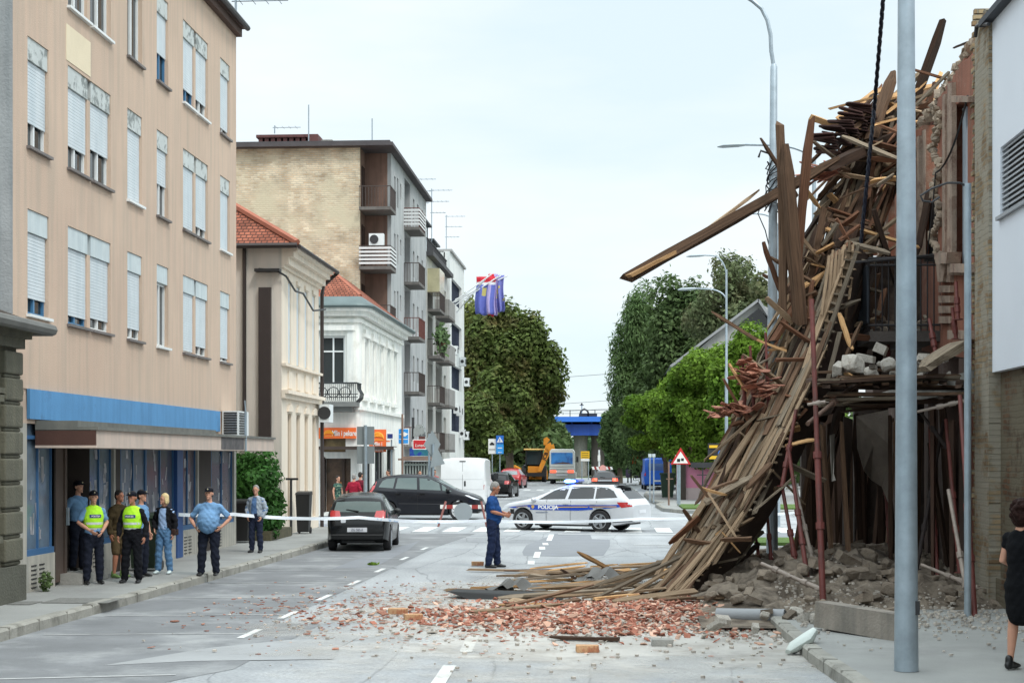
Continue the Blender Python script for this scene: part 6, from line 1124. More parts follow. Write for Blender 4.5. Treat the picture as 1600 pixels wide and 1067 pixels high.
def person(label,foot,H,rz,P=None,skin=SKIN,top=None,topm=None,sleeve=.5,bottom='trousers',botm=None,shoem=None,hair='short',hairm=None,cap=None,vest=None,jacket=None,bellyr=0,headturn=0,headtilt=0,group=None,wide=1.0,hold=None,curl=.5,dress=None,extra=None):
    root=thing('person',label,'person',(0,0,0),0,group); k=1.0
    J=dict(pel=(0,0,.95),wst=(0,.0,1.10),chs=(0,-.005,1.30),nck=(0,.01,1.49),hd=(0,-.015,1.665),sR=(-.160*wide,.01,1.395),sL=(.160*wide,.01,1.395),eR=(-.255*wide,.03,1.15),eL=(.255*wide,.03,1.15),wR=(-.265*wide,-.03,.90),wL=(.265*wide,-.03,.90),
        hR=(-.09*wide,0,.93),hL=(.09*wide,0,.93),kR=(-.11,-.015,.50),kL=(.11,-.015,.50),aR=(-.125,.02,.09),aL=(.125,.02,.09),pR=None,pL=None)
    if P: J.update(P)
    J={a:(V(b) if b is not None else None) for a,b in J.items()}; w=wide
    def torso(mb,e,zlo=.90,neck=True,bel=bellyr,zhi=1.5):
        zs=[(.90,.160*w,.118),(1.0,.158*w,.12),(1.10,.148*w,.115),(1.22,.160*w,.122),(1.32,.168*w,.122),(1.39,.160*w,.10),(1.45,.115*w,.082),(1.485,.075,.07)]
        pts=[];rs=[]
        for z,a,b in zs:
            if z<zlo-.001 or z>zhi: continue
            c=J['pel'].lerp(J['nck'],(z-.95)/.54); pts.append(V((c.x,c.y+.0,z))); rs.append((a+e,b+e))
        capsule(mb,pts,rs,18)
        if bel: c=J['pel'].lerp(J['nck'],.3); mb.ell((c.x,c.y-bel*.6,1.10),(.13*w+bel*.3+e,bel*.75+.09+e,.235+e),20,14)
    def arm(mb,s_,e,frac=1,r=(.052,.046,.041,.037,.027)):
        S,E,W=J['s'+s_],J['e'+s_],J['w'+s_]; q=(lambda t:S.lerp(E,t/.5) if t<=.5 else E.lerp(W,(t-.5)/.5)); ts=[0,.15,.3,.5,.65,.8,1]; rr=[.056,.05,.045,.04,.041,.034,.026]
        P_=[];R_=[]
        for t,r_ in zip(ts,rr):
            if t<=frac+.001: P_.append(q(t)); R_.append(r_+e)
        if len(P_)==1 or ts[len(P_)-1]<frac-.01: P_.append(q(frac)); R_.append(R_[-1]+.004)
        capsule(mb,P_,R_,12)
    def leg(mb,s_,e,frac=1,loose=0):
        Hh,K,A=J['h'+s_],J['k'+s_],J['a'+s_]; q=(lambda t:Hh.lerp(K,t/.5) if t<=.5 else K.lerp(A,(t-.5)/.5)); ts=[0,.12,.25,.42,.5,.62,.78,.92,1]; rr=[.092,.088,.078,.062,.056,.058,.047,.036,.034]
        P_=[];R_=[]
        for t,r_ in zip(ts,rr):
            if t<=frac+.001: P_.append(q(t)); R_.append(r_*(.6+.4*w)+e+loose*t*.024)
        if ts[len(P_)-1]<frac-.01: P_.append(q(frac)); R_.append(R_[-1])
        capsule(mb,P_,R_,14)
    # body
    mb=MB(); torso(mb,-.012); 
    for s_,sg in(('R',-1),('L',1)):
        arm(mb,s_,0); leg(mb,s_,0); hand(mb,J['w'+s_],J['e'+s_],curl,sg,J['p'+s_]); A=J['a'+s_]; capsule(mb,[A+V((0,.03,-.03)),A+V((sg*.015,-.12,-.055))],[.03,.028],10)
    N_=J['nck']; Hc=J['hd']; capsule(mb,[N_-V((0,0,.06)),N_+V((0,0,.02)),Hc-V((0,-.01,.08))],[.06,.053,.052],12)
    Rt=Matrix.Rotation(headturn,3,'Z')@Matrix.Rotation(headtilt,3,'X'); hp=lambda x,y,z: Hc+Rt@V((x,y,z))
    mb.ell(hp(0,.008,.02),(.076,.093,.098),16,12,Rt); mb.ell(hp(0,-.03,-.055),(.055,.058,.066),14,10,Rt); mb.ell(hp(0,-.045,.0),(.062,.045,.075),14,10,Rt)
    mb.add([hp(-.016,-.085,-.03),hp(.016,-.085,-.03),hp(0,-.118,-.034),hp(0,-.086,.025),hp(0,-.06,-.01)],[(0,1,2),(1,3,2),(3,0,2),(0,3,4),(3,1,4),(1,0,4)])
    mb.ell(hp(0,-.091,-.062),(.024,.012,.008),10,6,Rt); mb.ell(hp(0,-.084,-.074),(.02,.012,.007),10,6,Rt); mb.ell(hp(0,-.082,-.105),(.022,.018,.018),10,6,Rt)
    for sg in(-1,1): mb.ell(hp(sg*.078,.012,-.01),(.012,.02,.033),8,6,Rt); mb.ell(hp(sg*.03,-.088,.022),(.024,.01,.007),8,6,Rt)
    remeshed(mb,'body',skin,root,vox=.0088,sm=3,fac=.4)
    for sg in(-1,1): m=MB(); m.ell(hp(sg*.03,-.087,.003),(.012,.006,.006),8,6,Rt); m.obj('eye',flat('eye_dark',(.03,.022,.02,1),rough=.2),root,smooth=80,norm=False)
    hm=hairm or pm('dark_hair',(.02,.015,.012,1),var=.4,scale=30,rough=.7,bump=.5,bs=60)
    if hair:
        mb=MB(); L=dict(short=0,bob=1,curly=2)[hair]
        mb.ell(hp(0,.02,.04),(.084,.094,.094),16,12,Rt); mb.ell(hp(0,.045,-.005),(.08,.066,.085),14,10,Rt)
        if L==1: 
            mb.ell(hp(0,.05,-.05),(.09,.06,.09),14,10,Rt)
            for sg in(-1,1): mb.ell(hp(sg*.07,.015,-.04),(.025,.05,.085),12,9,Rt)
        if L==2:
            r3=random.Random(3)
            for _ in range(60):
                a,b=r3.uniform(0,6.28),r3.uniform(-.8,1.4); q=V((math.cos(a)*math.cos(b)*.105,.03+abs(math.sin(a))*.0+math.sin(a)*math.cos(b)*.11,.01+math.sin(b)*.12))
                if q.y<-.035 and q.z<.07: continue
                mb.ell(hp(*q),(.034,.034,.034),8,6)
            mb.ell(hp(0,.05,-.03),(.105,.085,.13),14,10,Rt)
        o=remeshed(mb,'hair',hm,root,vox=.010,sm=2)
        # trim hair from the face
        bm=bmesh.new(); bm.from_mesh(o.data); inv=Rt.transposed(); dl=[v for v in bm.verts if (inv@(v.co-Hc)).y<-.052 and (inv@(v.co-Hc)).z<.055]; bmesh.ops.delete(bm,geom=dl,context='VERTS'); bm.to_mesh(o.data); bm.free()
    if cap:
        mb=MB(); mb.ell(hp(0,.006,.062),(.09,.104,.062),18,10,Rt); c=remeshed(mb,'cap',cap,root,vox=.010,sm=1)
        m=MB(); pts=[hp(.07*math.sin(a),-.075-.075*math.cos(a),.052-.012*math.cos(a)) for a in [(-1.3+2.6*i/8) for i in range(9)]]; m.prism([hp(-.07,-.04,.06)]+pts+[hp(.07,-.04,.06)],Rt@V((0,0,.009))); m.obj('visor',cap,c)
        m=MB(); m.ell(hp(0,-.1,.085),(.014,.008,.016),8,6); m.obj('badge',flat('cap_badge',s(190,180,150)),c)
    if dress:
        mb=MB(); torso(mb,.014,zhi=1.40); 
        for s_ in('R','L'): arm(mb,s_,.016,.16)
        capsule(mb,[J['pel']+V((0,0,.12)),J['pel']+V((0,0,-.05)),J['pel']+V((0,0,-.25)),J['pel']+V((0,0,dress))],[(.155,.12),(.19,.145),(.185,.135),(.165,.12)],20); remeshed(mb,'dress',topm,root,vox=.012)
    if topm and not dress:
        mb=MB(); torso(mb,.016 if not jacket else .008,zlo=.99,zhi=1.40); 
        for s_ in('R','L'): arm(mb,s_,.017,sleeve)
        shirt=remeshed(mb,'shirt',topm,root,vox=.012,sm=18 if bellyr>.1 else 5,fac=.6); 
    if botm:
        mb=MB(); fr_={'trousers':.985,'shorts':.47}[bottom]
        torso(mb,.007,zlo=.88,zhi=1.001,bel=0)
        for s_ in('R','L'): leg(mb,s_,.014,fr_,1)
        capsule(mb,[J['pel']+V((0,0,.07)),J['pel']+V((0,.005,-.03))],[(.165*w,.128),(.172*w,.13)],18)
        remeshed(mb,bottom,botm,root,vox=.013)
    if vest:
        mb=MB(); torso(mb,.034,zlo=1.05,zhi=1.40,bel=bellyr); v_=remeshed(mb,'hi_vis_vest',vest,root,vox=.013)
        bv=BVHTree.FromPolygons([q.co.copy() for q in v_.data.vertices],[tuple(p.vertices) for p in v_.data.polygons]); SIL=flat('reflective_silver',s(205,212,208),rough=.3)
        for z in (1.03,1.14):
            for ax in('L','Rt'): decal(bv,[(-.3,z),(.3,z),(.3,z+.045),(-.3,z+.045)],ax,.004,SIL,'reflective_band',v_,step=.03)
        for ax in('L','Rt'): decal(bv,[(-.11,1.27),(.11,1.27),(.11,1.335),(-.11,1.335)],ax,.004,flat('navy_patch',s(30,50,120)),'name_patch',v_,step=.03)
        textmesh('lettering','POLICIJA',.042,WT,v_,(0,bv.ray_cast(V((0,-3,1.3)),V((0,1,0)))[0].y-.008,1.302),Euler((R(90),0,0)),bold=.001,ext=.002)
    if jacket:
        jm,opn=jacket; mb=MB(); torso(mb,.026,zlo=.95,zhi=1.40)
        for s_ in('R','L'): arm(mb,s_,.026,.93)
        j=remeshed(mb,'jacket',jm,root,vox=.013)
        if opn:
            bm=bmesh.new(); bm.from_mesh(j.data); dl=[q for q in bm.verts if abs(q.co.x)<opn*(.6+.8*max(0,1.45-q.co.z)) and q.co.y<0 and q.co.z<1.47]; bmesh.ops.delete(bm,geom=dl,context='VERTS'); bm.to_mesh(j.data); bm.free()
    if shoem:
        for s_,sg in(('R',-1),('L',1)):
            A=J['a'+s_]; mb=MB(); capsule(mb,[A+V((0,.045,-.045)),A+V((sg*.005,-.03,-.04)),A+V((sg*.015,-.10,-.055)),A+V((sg*.02,-.165,-.062))],[(.036,.045),(.04,.046),(.046,.034),(.036,.024)],12,side=(1,0,0)); capsule(mb,[A+V((0,.02,.03)),A+V((0,.02,-.04))],[.042,.044],10)
            remeshed(mb,'shoe',shoem,root,vox=.010,sm=2)
    if extra: extra(root,J,hp)
    kz=H/1.775; root.scale=(kz,kz,kz); root.location=foot; root.rotation_euler=(0,0,rz); return root
LB=clothm('light_blue_uniform_shirt',s(112,150,188)); NAVY=clothm('navy_trousers',s(30,34,46)); BLKC=clothm('black_cloth',s(26,26,30)); HV=pm('hi_vis_lime',s(176,238,44),var=.12,scale=9,rough=.8,bump=.3,bs=20)
JEAN=clothm('blue_jeans',s(88,124,160)); JEAND=clothm('dark_jeans',s(34,44,70)); BLKS=flat('black_shoe_leather',(.012,.012,.013,1),rough=.4); WHS=flat('white_trainers',s(200,214,214),rough=.6); CAPM=clothm('navy_cap_cloth',s(24,26,34))
GREYH=pm('grey_hair',s(140,138,134),var=.3,scale=30,rough=.7,bump=.5,bs=60); BLOND=pm('blond_hair',s(214,190,140),var=.25,scale=30,rough=.6,bump=.4,bs=60)
def fp(px,py,z=.15): g=gnd(px,py,z); return (g.x,g.y,z)
HB_=dict(eR=(-.27,.10,1.17),eL=(.27,.10,1.17),wR=(-.10,.17,1.0),wL=(.10,.17,1.0))
# feet pixels measured on the photograph, heights from head to foot there
g=at(122,715,26.4); person('policeman in light blue shirt and cap standing on the doorstep, hands behind back',(g.x,26.4,.33),1.56,R(60),P=HB_,topm=LB,sleeve=.33,botm=NAVY,shoem=BLKS,cap=CAPM,headturn=.2)
person('young policeman in lime vest with hands at his belt, left of the group',fp(146,912),1.58,R(35),P=dict(eR=(-.29,.0,1.18),wR=(-.12,-.2,1.03),eL=(.26,.0,1.17),wL=(.10,-.22,1.0)),topm=LB,sleeve=.33,botm=NAVY,shoem=BLKS,cap=CAPM,vest=HV,headturn=-.1)
person('man in brown olive jacket and shorts behind the vested policeman',fp(186,902),1.56,R(65),topm=clothm('olive_jacket_cloth',s(66,56,38),.4),jacket=(clothm('olive_jacket_cloth',s(66,56,38),.4),0),sleeve=.9,bottom='shorts',botm=clothm('brown_shorts',s(92,78,56)),shoem=flat('green_trainers',s(110,140,80)),skin=SKIN2,wide=1.05)
person('policeman in lime vest over black sleeves facing the street, centre of the group',fp(207,910),1.56,R(-4),P=dict(eR=(-.27,.03,1.16),wR=(-.26,-.06,.92),eL=(.28,.03,1.15),wL=(.27,-.05,.9),kR=(-.13,-.02,.5),aR=(-.16,.0,.09)),topm=BLKC,sleeve=.95,botm=clothm('black_trousers',s(22,23,28)),shoem=BLKS,cap=CAPM,vest=HV,headturn=-.15,skin=SKIN2)
person('policeman in light blue shirt looking right behind the vested colleague',fp(221,901),1.56,R(75),topm=LB,sleeve=.33,botm=NAVY,shoem=BLKS,cap=CAPM)
def bag(root,J,hp): m=MB(); m.box(.2,.3,-.12,.1,.86,1.0); o=m.obj('handbag',clothm('brown_bag',s(60,44,38)),root); bv=o.modifiers.new('b','BEVEL'); bv.width=.02
person('blonde woman in dark cardigan, light blue top and jeans',fp(257,896),1.48,R(-8),P=dict(eR=(-.25,.03,1.16),wR=(-.19,-.1,1.0),eL=(.25,.03,1.15),wL=(.24,-.05,.9),kL=(.09,-.02,.5),kR=(-.12,-.02,.5),aR=(-.15,0,.09)),topm=clothm('pale_blue_top',s(150,176,212)),sleeve=.3,jacket=(BLKC,.115),botm=JEAN,shoem=WHS,hair='bob',hairm=BLOND,headturn=-.6,wide=.92,extra=bag)
person('stout policeman in light blue shirt with hands on his hips',fp(327,899),1.60,R(-2),P=dict(eR=(-.40,.04,1.15),wR=(-.26,-.09,.985),eL=(.42,.06,1.16),wL=(.27,-.06,.99),kR=(-.14,-.02,.5),aR=(-.17,0,.09),kL=(.12,-.02,.5),aL=(.14,0,.09)),topm=clothm('light_blue_uniform_shirt_stout',s(112,150,188)),sleeve=.36,botm=NAVY,shoem=BLKS,cap=CAPM,bellyr=.15,wide=1.28,headturn=0)
person('older man in pale grey open jacket and blue shirt by the hedge',fp(400,863),1.52,R(-12),P=dict(eR=(-.27,.04,1.16),wR=(-.2,-.08,.95),eL=(.27,.04,1.16),wL=(.2,-.08,.95)),topm=clothm('blue_checked_shirt',s(96,128,172),.4),sleeve=.9,jacket=(clothm('pale_grey_jacket',s(158,168,178)),.09),botm=clothm('dark_blue_trousers',s(38,44,62)),shoem=BLKS,hairm=GREYH,headturn=.2)
def phone(root,J,hp): m=MB(); w_=J['wL']; m.box(w_.x-.06,w_.x-.02,w_.y-.16,w_.y-.08,w_.z-.0,w_.z+.1); m.obj('phone',BLACKP,root)
g=gnd(770,885,.02); person('grey haired man in blue polo shirt reading his phone in the middle of the road',(g.x,g.y,.0),1.79,R(82),P=dict(eR=(-.23,-.04,1.17),wR=(-.11,-.27,1.10),eL=(.24,-.03,1.17),wL=(.10,-.28,1.12),hd=(0,-.05,1.655),chs=(0,0,1.3),kL=(.10,-.05,.5),aL=(.12,-.07,.09),kR=(-.10,.0,.5),aR=(-.12,.07,.09)),topm=clothm('blue_polo',s(36,72,126)),sleeve=.36,botm=JEAND,shoem=BLKS,hairm=GREYH,headtilt=.35,bellyr=.07,wide=1.08,skin=SKIN2,curl=.9,extra=phone)
# woman in black dress at the right edge
g=gnd(1593,1047,.15); person('dark curly haired woman in black dress seen from behind at the right edge',(g.x+.02,g.y,.15),1.70,R(130),P=dict(eR=(-.22,.04,1.15),wR=(-.12,-.17,1.06),eL=(.22,.02,1.15),wL=(.12,-.2,1.08)),topm=clothm('black_dress',s(16,17,20)),dress=-.37,shoem=BLKS,hair='curly',hairm=pm('dark_brown_hair',(.025,.012,.01,1),var=.5,scale=25,rough=.6,bump=.6,bs=40,spec=.08),wide=.9,headturn=.15)
# people by the bakery
DRS=pm('green_print_dress',s(40,78,70),var=.6,scale=14,rough=.9,bump=0,col2=s(160,180,150),c2pos=(.55,.62),c2scale=16)
def fb(px,Y,z=.0): p=at(px,HOR,Y); return (p.x,Y,z)
person('woman in green patterned dress leaving the bakery door',fb(528,58.5),1.60,R(50),topm=DRS,dress=-.4,shoem=BLKS,wide=.9,hairm=pm('dark_hair',(.02,.015,.012,1)))
person('man in red shirt with his back turned by the bakery door',fb(553,57.2),1.68,R(170),topm=clothm('crimson_shirt',s(150,36,56)),sleeve=.5,botm=NAVY,shoem=BLKS,wide=1.15,hairm=GREYH)
person('dark haired man just behind the shoulder of the man in red',fb(563,58.4),1.74,R(150),topm=clothm('maroon_shirt',s(110,40,52)),sleeve=.4,botm=NAVY,shoem=BLKS)
person('person in pale shirt walking behind the minivan roof',fb(607,62.5,.15),1.66,R(-60),topm=clothm('pale_shirt',s(190,196,206)),sleeve=.4,botm=NAVY,shoem=BLKS)
person('person in red and pink top beside the kiosk bars',fb(656,65.6,.15),1.60,R(10),topm=clothm('raspberry_top',s(180,40,76)),sleeve=.5,botm=NAVY,shoem=BLKS,wide=1.1)
person('person in pink top between the kiosk and the white van',fb(679,69,.15),1.60,R(20),topm=clothm('salmon_top',s(196,110,110)),sleeve=.4,botm=NAVY,shoem=BLKS)
# ================= WHITE MODERN HOUSE WITH OLD BRICK BASE =================
XR=5.55
def pw(px,py,X=XR): return atX(px,py,X)
BROWNBR=brickmat('old_brown_brick',s(104,78,58),s(72,56,44),s(92,84,72),'X',.27,.085,.016,wob=.02,plaster=s(104,97,82),ppos=(.43,.52),pscale=1.5,bump=1)
GABLEBR=brickmat('broken_yellow_brick',s(150,132,104),s(122,100,76),s(132,124,108),'X',.27,.085,.016,plaster=s(146,140,126),ppos=(.44,.52),pscale=1.8,bump=1.2,wob=.02)
GABLEBY=brickmat('broken_yellow_brick_end',s(160,142,112),s(130,108,82),s(132,124,108),'Y',.27,.085,.016,bump=1.2,wob=.015)
WB=thing('white_house','smooth white house wall with louvred vent over an old brown brick base','building',(9,16,0))
ya=pw(1545,715).y; z0w=pw(1545,583).z; z1w=pw(1545,42).z
lv=(pw(1600,715).y-2.2,pw(1563,715).y,pw(1563,338).z,pw(1563,231).z)
FW_=Fr((XR,0,0),(0,1,0),(-1,0,0))
q=MB(); wallgrid(q,FW_,2,ya,z0w,z1w,[lv],.12); q.box(XR+.125,XR+6,2,ya,z0w,z1w); q.quad((XR,ya,z0w),(XR+.125,ya,z0w),(XR+.125,ya,z1w),(XR,ya,z1w)); q.quad((XR,2,z0w),(XR+.13,2,z0w),(XR+.13,ya,z0w),(XR,ya,z0w)); q.obj('wall',pm('smooth_white_render',s(214,220,228),var=.03,scale=.6,rough=.9,bump=.08),WB)
q=MB(); n_=int((lv[3]-lv[2])/.075)
for i in range(n_): z=lv[2]+.02+i*.075; q.hexa([(XR+.02,lv[0],z),(XR+.02,lv[1],z),(XR+.05,lv[1],z+.05),(XR+.05,lv[0],z+.05),(XR+.03,lv[0],z-.005),(XR+.03,lv[1],z-.005),(XR+.06,lv[1],z+.045),(XR+.06,lv[0],z+.045)])
q.obj('louvre',pm('louvre_grey',s(150,154,158),var=.05),WB); q=MB(); q.quad((XR+.115,lv[0],lv[2]),(XR+.115,lv[1],lv[2]),(XR+.115,lv[1],lv[3]),(XR+.115,lv[0],lv[3])); q.obj('vent_back',BLACKP,WB,norm=False); q=MB(); q.box(XR-.06,XR+.0,lv[0],lv[1]+.05,lv[2]-.06,lv[2]-.01); q.obj('sill',MATS['louvre_grey'],WB)
q=MB(); q.box(XR-.14,XR+6,2,ya+.04,z1w,z1w+.09); q.obj('roof_edge',pm('anthracite_edge',s(66,70,76)),WB)
q=MB(); q.box(XR+.12,XR+5.9,2,ya,0,z0w-.001); q.box(XR+.05,XR+.12,2,ya-.1,0,.55); q.obj('base_wall',BROWNBR,WB)
# ================= RUINED HOUSE =================
XF=5.6; RU=thing('ruined_house','half collapsed brick house with terracotta facade remains, open to the street','building',(7.5,28,0))
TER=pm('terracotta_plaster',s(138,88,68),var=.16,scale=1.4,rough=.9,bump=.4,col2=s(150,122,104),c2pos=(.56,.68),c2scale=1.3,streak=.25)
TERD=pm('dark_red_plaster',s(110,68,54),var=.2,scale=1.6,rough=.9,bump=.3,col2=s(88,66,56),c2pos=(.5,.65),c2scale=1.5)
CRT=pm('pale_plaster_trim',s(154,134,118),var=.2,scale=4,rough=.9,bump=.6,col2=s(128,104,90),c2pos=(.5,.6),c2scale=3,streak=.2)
DIN=pm('shade_toned_interior',s(62,52,46),var=.4,scale=1.5,rough=1,bump=.5,col2=s(92,80,70),c2pos=(.55,.7),c2scale=2)  # shade inside the ruin is put into this dark base colour
def poly(mb,pts,X=XF,th=.35,jit=0,sub=0):
    P=[]; r=random.Random(len(pts)*7+int(pts[0][0]))
    for i,(a,b) in enumerate(pts):
        P.append(tuple(pw(a,b,X))); 
    mb.prism(P,(th,0,0))
def rag(pts,n,amp,seed):
    """insert jagged points between consecutive pixels"""
    r=random.Random(seed); o=[]
    for (a,b),(c,d) in zip(pts,pts[1:]):
        for k in range(n): t=k/n; o.append((a+(c-a)*t+(r.uniform(-amp,amp) if k else 0),b+(d-b)*t+(r.uniform(-amp,amp) if k else 0)))
    o.append(pts[-1]); return o
q=MB(); top=rag([(1545,22),(1538,14),(1532,30),(1527,46),(1523,64)],3,2.5,1)
poly(q,top+[(1523,962),(1545,948)],XF-.1,.5); q.obj('broken_party_wall',GABLEBR,RU)
q=MB(); r=random.Random(8)
for i in range(105): # toothed brick edge
    z=.2+i*.088; 
    if z>9.1: break
    y=pw(1523,715).y; d=r.uniform(.03,.2) if i%2 else r.uniform(-.02,.06); q.box(XF-.1+r.uniform(0,.05),XF+.2,y-.02,y+d,z,z+.07)
q.obj('toothed_brick_edge',GABLEBY,RU)
q=MB()
poly(q,[(1522,80),(1522,955),(1512,958),(1512,92)])
poly(q,rag([(1512,92),(1503,96),(1492,112),(1484,130)],4,4.5,3)+[(1484,172),(1512,150)])
poly(q,rag([(1486,128),(1478,140),(1470,150),(1462,178)],4,4,4)+rag([(1462,178),(1468,240),(1464,300),(1468,350),(1461,412)],4,2.5,5)+[(1486,414)])
poly(q,[(1440,412),(1512,416),(1512,560),(1440,548)])
poly(q,rag([(1441,196),(1425,205),(1412,222),(1398,232)],2,3,6)+[(1398,400),(1441,400)])
poly(q,rag([(1388,240),(1374,260),(1366,300),(1352,340)],2,3,7)+[(1352,400),(1388,400)])
poly(q,[(1388,250),(1398,245),(1398,285),(1388,290)])
q.obj('facade_wall',TER,RU)
q=MB(); 
for a,b,t_,bo,e in ((1480,1487,132,410,.07),(1472,1476,150,405,.05),(1446,1440,205,400,.0),(1432,1436,215,400,.06),(1424,1427,215,400,.05),(1416,1419,222,400,.06),(1380,1384,262,400,.05),(1370,1373,290,400,.05)): poly(q,[(min(a,b),t_),(max(a,b),t_-3),(max(a,b),bo),(min(a,b),bo)],XF-e,e+.01)
for z_,e,th_ in ((412,.16,14),(424,.09,6),(516,.2,14),(150,.16,10)):
    a,b=(1480,1513) if z_!=150 else (1484,1513)
    poly(q,[(a,z_),(b,z_+1),(b,z_+th_),(a,z_+th_)],XF-e,e+.012)
poly(q,[(1459,396),(1480,394),(1478,412),(1462,412)],XF-.22,.23); poly(q,[(1462,412),(1477,412),(1473,440),(1465,440)],XF-.12,.13)
for k in range(5): poly(q,[(1466,430+k*16),(1484,430+k*16),(1484,441+k*16),(1466,441+k*16)],XF-.07,.08)
q.obj('moulding',CRT,RU)
q=MB(); r=random.Random(12)
for i in range(60):
    py=170+i*4.1; px=1464+5*math.sin(i*.35)+r.uniform(-4,4); p=pw(px,py,XF-.04); q.rock(p,(.07+r.random()*.06,.06+.05*r.random(),.05+r.random()*.05),i,1)
MM=q.obj('broken_brick_edge',pm('crumbled_masonry',s(150,134,116),var=.35,scale=9,bump=.6,island=.3),RU); q=MB()
for i in range(46):
    f=i/45; a,b=interp([(0,1523),(.3,1508),(.6,1486),(.8,1472),(1,1440)],f),interp([(0,66),(.3,94),(.6,128),(.8,152),(1,198)],f); p=pw(a+r.uniform(-2,2),b+r.uniform(-4,5),XF+.12); q.rock(p,(.09+r.random()*.1,.08+.08*r.random(),.05+r.random()*.08),i+80,1)
q.obj('broken_wall_top',MATS['crumbled_masonry'],RU)
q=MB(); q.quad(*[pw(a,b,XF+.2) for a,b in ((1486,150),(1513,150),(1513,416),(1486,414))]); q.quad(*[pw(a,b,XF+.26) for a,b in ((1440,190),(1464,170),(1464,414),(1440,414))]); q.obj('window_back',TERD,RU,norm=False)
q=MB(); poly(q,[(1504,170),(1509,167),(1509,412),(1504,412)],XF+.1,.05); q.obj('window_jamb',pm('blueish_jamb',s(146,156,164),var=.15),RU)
q=MB(); poly(q,[(1448,330),(1461,305),(1461,408),(1444,409)],XF+.12,.05); poly(q,[(1388,290),(1397,285),(1397,428),(1388,428)],XF+.15,.05); q.obj('opening_shade_panel',flat('void_shade_black',(.012,.011,.01,1),rough=1),RU)  # near-black panels stand in for the shade inside the openings
MOUTH=[]
# masonry behind, floor slabs, ceiling of the ground floor, interior walls
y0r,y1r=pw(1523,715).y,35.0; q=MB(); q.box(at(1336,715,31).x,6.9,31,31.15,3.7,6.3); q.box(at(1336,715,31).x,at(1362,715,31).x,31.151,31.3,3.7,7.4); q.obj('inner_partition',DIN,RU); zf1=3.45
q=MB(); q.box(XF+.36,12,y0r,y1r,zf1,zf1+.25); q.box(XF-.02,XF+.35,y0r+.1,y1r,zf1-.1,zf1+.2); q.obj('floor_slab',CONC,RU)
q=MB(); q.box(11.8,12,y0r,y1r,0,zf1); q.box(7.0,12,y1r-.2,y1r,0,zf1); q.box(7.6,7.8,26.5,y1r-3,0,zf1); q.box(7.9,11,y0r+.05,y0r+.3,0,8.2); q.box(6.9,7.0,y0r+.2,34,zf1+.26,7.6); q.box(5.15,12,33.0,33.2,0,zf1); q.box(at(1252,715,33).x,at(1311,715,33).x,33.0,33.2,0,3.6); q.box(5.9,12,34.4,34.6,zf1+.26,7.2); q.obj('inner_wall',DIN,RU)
q=MB(); r=random.Random(21)
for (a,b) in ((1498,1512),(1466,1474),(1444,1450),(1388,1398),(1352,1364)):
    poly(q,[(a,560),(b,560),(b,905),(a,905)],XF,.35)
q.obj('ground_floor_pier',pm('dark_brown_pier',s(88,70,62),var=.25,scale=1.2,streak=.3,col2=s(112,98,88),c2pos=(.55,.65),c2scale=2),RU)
for k,(a,b,c,Xb) in enumerate(((1288,1316,640,4.6),(1330,1342,660,5.2),(1256,1262,700,4.3),(1346,1352,690,5.3),(1372,1380,650,5.0),(1420,1428,640,5.1),(1484,1490,660,5.2),(1455,1459,640,5.0))):
    t=thing('board_post',['widest brown boarded pillar standing in the ruin mouth','second boarded post right of the widest pillar','thin boarded post left of the widest pillar','narrow dark post behind the gap with greenery','post just left of the near grey pole','post just right of the near grey pole','boarded post left of the red prop pair at the wall','slim dark post between the near pole and the wall'][k],'post',(Xb,25,0)); m=MB(); y_=atX((a+b)/2,715,Xb).y; p0=at(a,c,y_); p1=at(b,c,y_); m.hexa([(p0.x,y_,0),(p1.x,y_,0),(p1.x+.1,y_+.3,0),(p0.x+.1,y_+.3,0),(p0.x-.02,y_,p0.z),(p1.x,y_,p0.z+.05),(p1.x+.1,y_+.3,p0.z),(p0.x+.1,y_+.3,p0.z)]); m.obj('boards',pm('dark_boards',s(84,62,50),var=.3,scale=2,streak=.35),t)
for i in range(46):
    a=r.uniform(1262,1505); Yq=r.uniform(25.5,31.5); top_=r.uniform(640,700); bt=r.uniform(870,905); dx=r.gauss(0,16); th_=r.choice((.05,.07,.1,.16)); MOUTH.append((a,top_,a+dx,bt,Yq,Yq+r.uniform(-.4,.4),th_,r.choice(('dark','dark','brown','dark'))))
# hanging torn sheets in the dark mouth
def sheet_hang(label,pts,Y,mat):
    t=thing('torn_sheet',label,'sheet',tuple(at(pts[0][0],pts[0][1],Y))); m=MB(); m.prism([tuple(at(a,b,Y+.25*math.sin(i*1.7))) for i,(a,b) in enumerate(pts)],(.0,.03,0)); m.obj('sheet',mat,t)
SHT=pm('dusty_sheet',s(112,102,92),var=.25,scale=2,bump=.5)
sheet_hang('pale dusty torn sheet hanging under the scaffold platform left of the near pole',[(1338,650),(1388,640),(1396,700),(1390,790),(1378,760),(1362,750),(1350,735),(1340,700)],26.2,SHT)
sheet_hang('small light strip of torn plaster hanging on the widest pillar',[(1297,680),(1304,678),(1303,740),(1306,750),(1300,752),(1298,720)],25.0,pm('pale_strip',s(170,164,156),var=.1))
sheet_hang('narrow torn board hanging above the ruin mouth by the second post',[(1318,650),(1332,655),(1328,760),(1322,900),(1316,890)],27,pm('dark_boards2',s(66,52,44),var=.3,streak=.3))
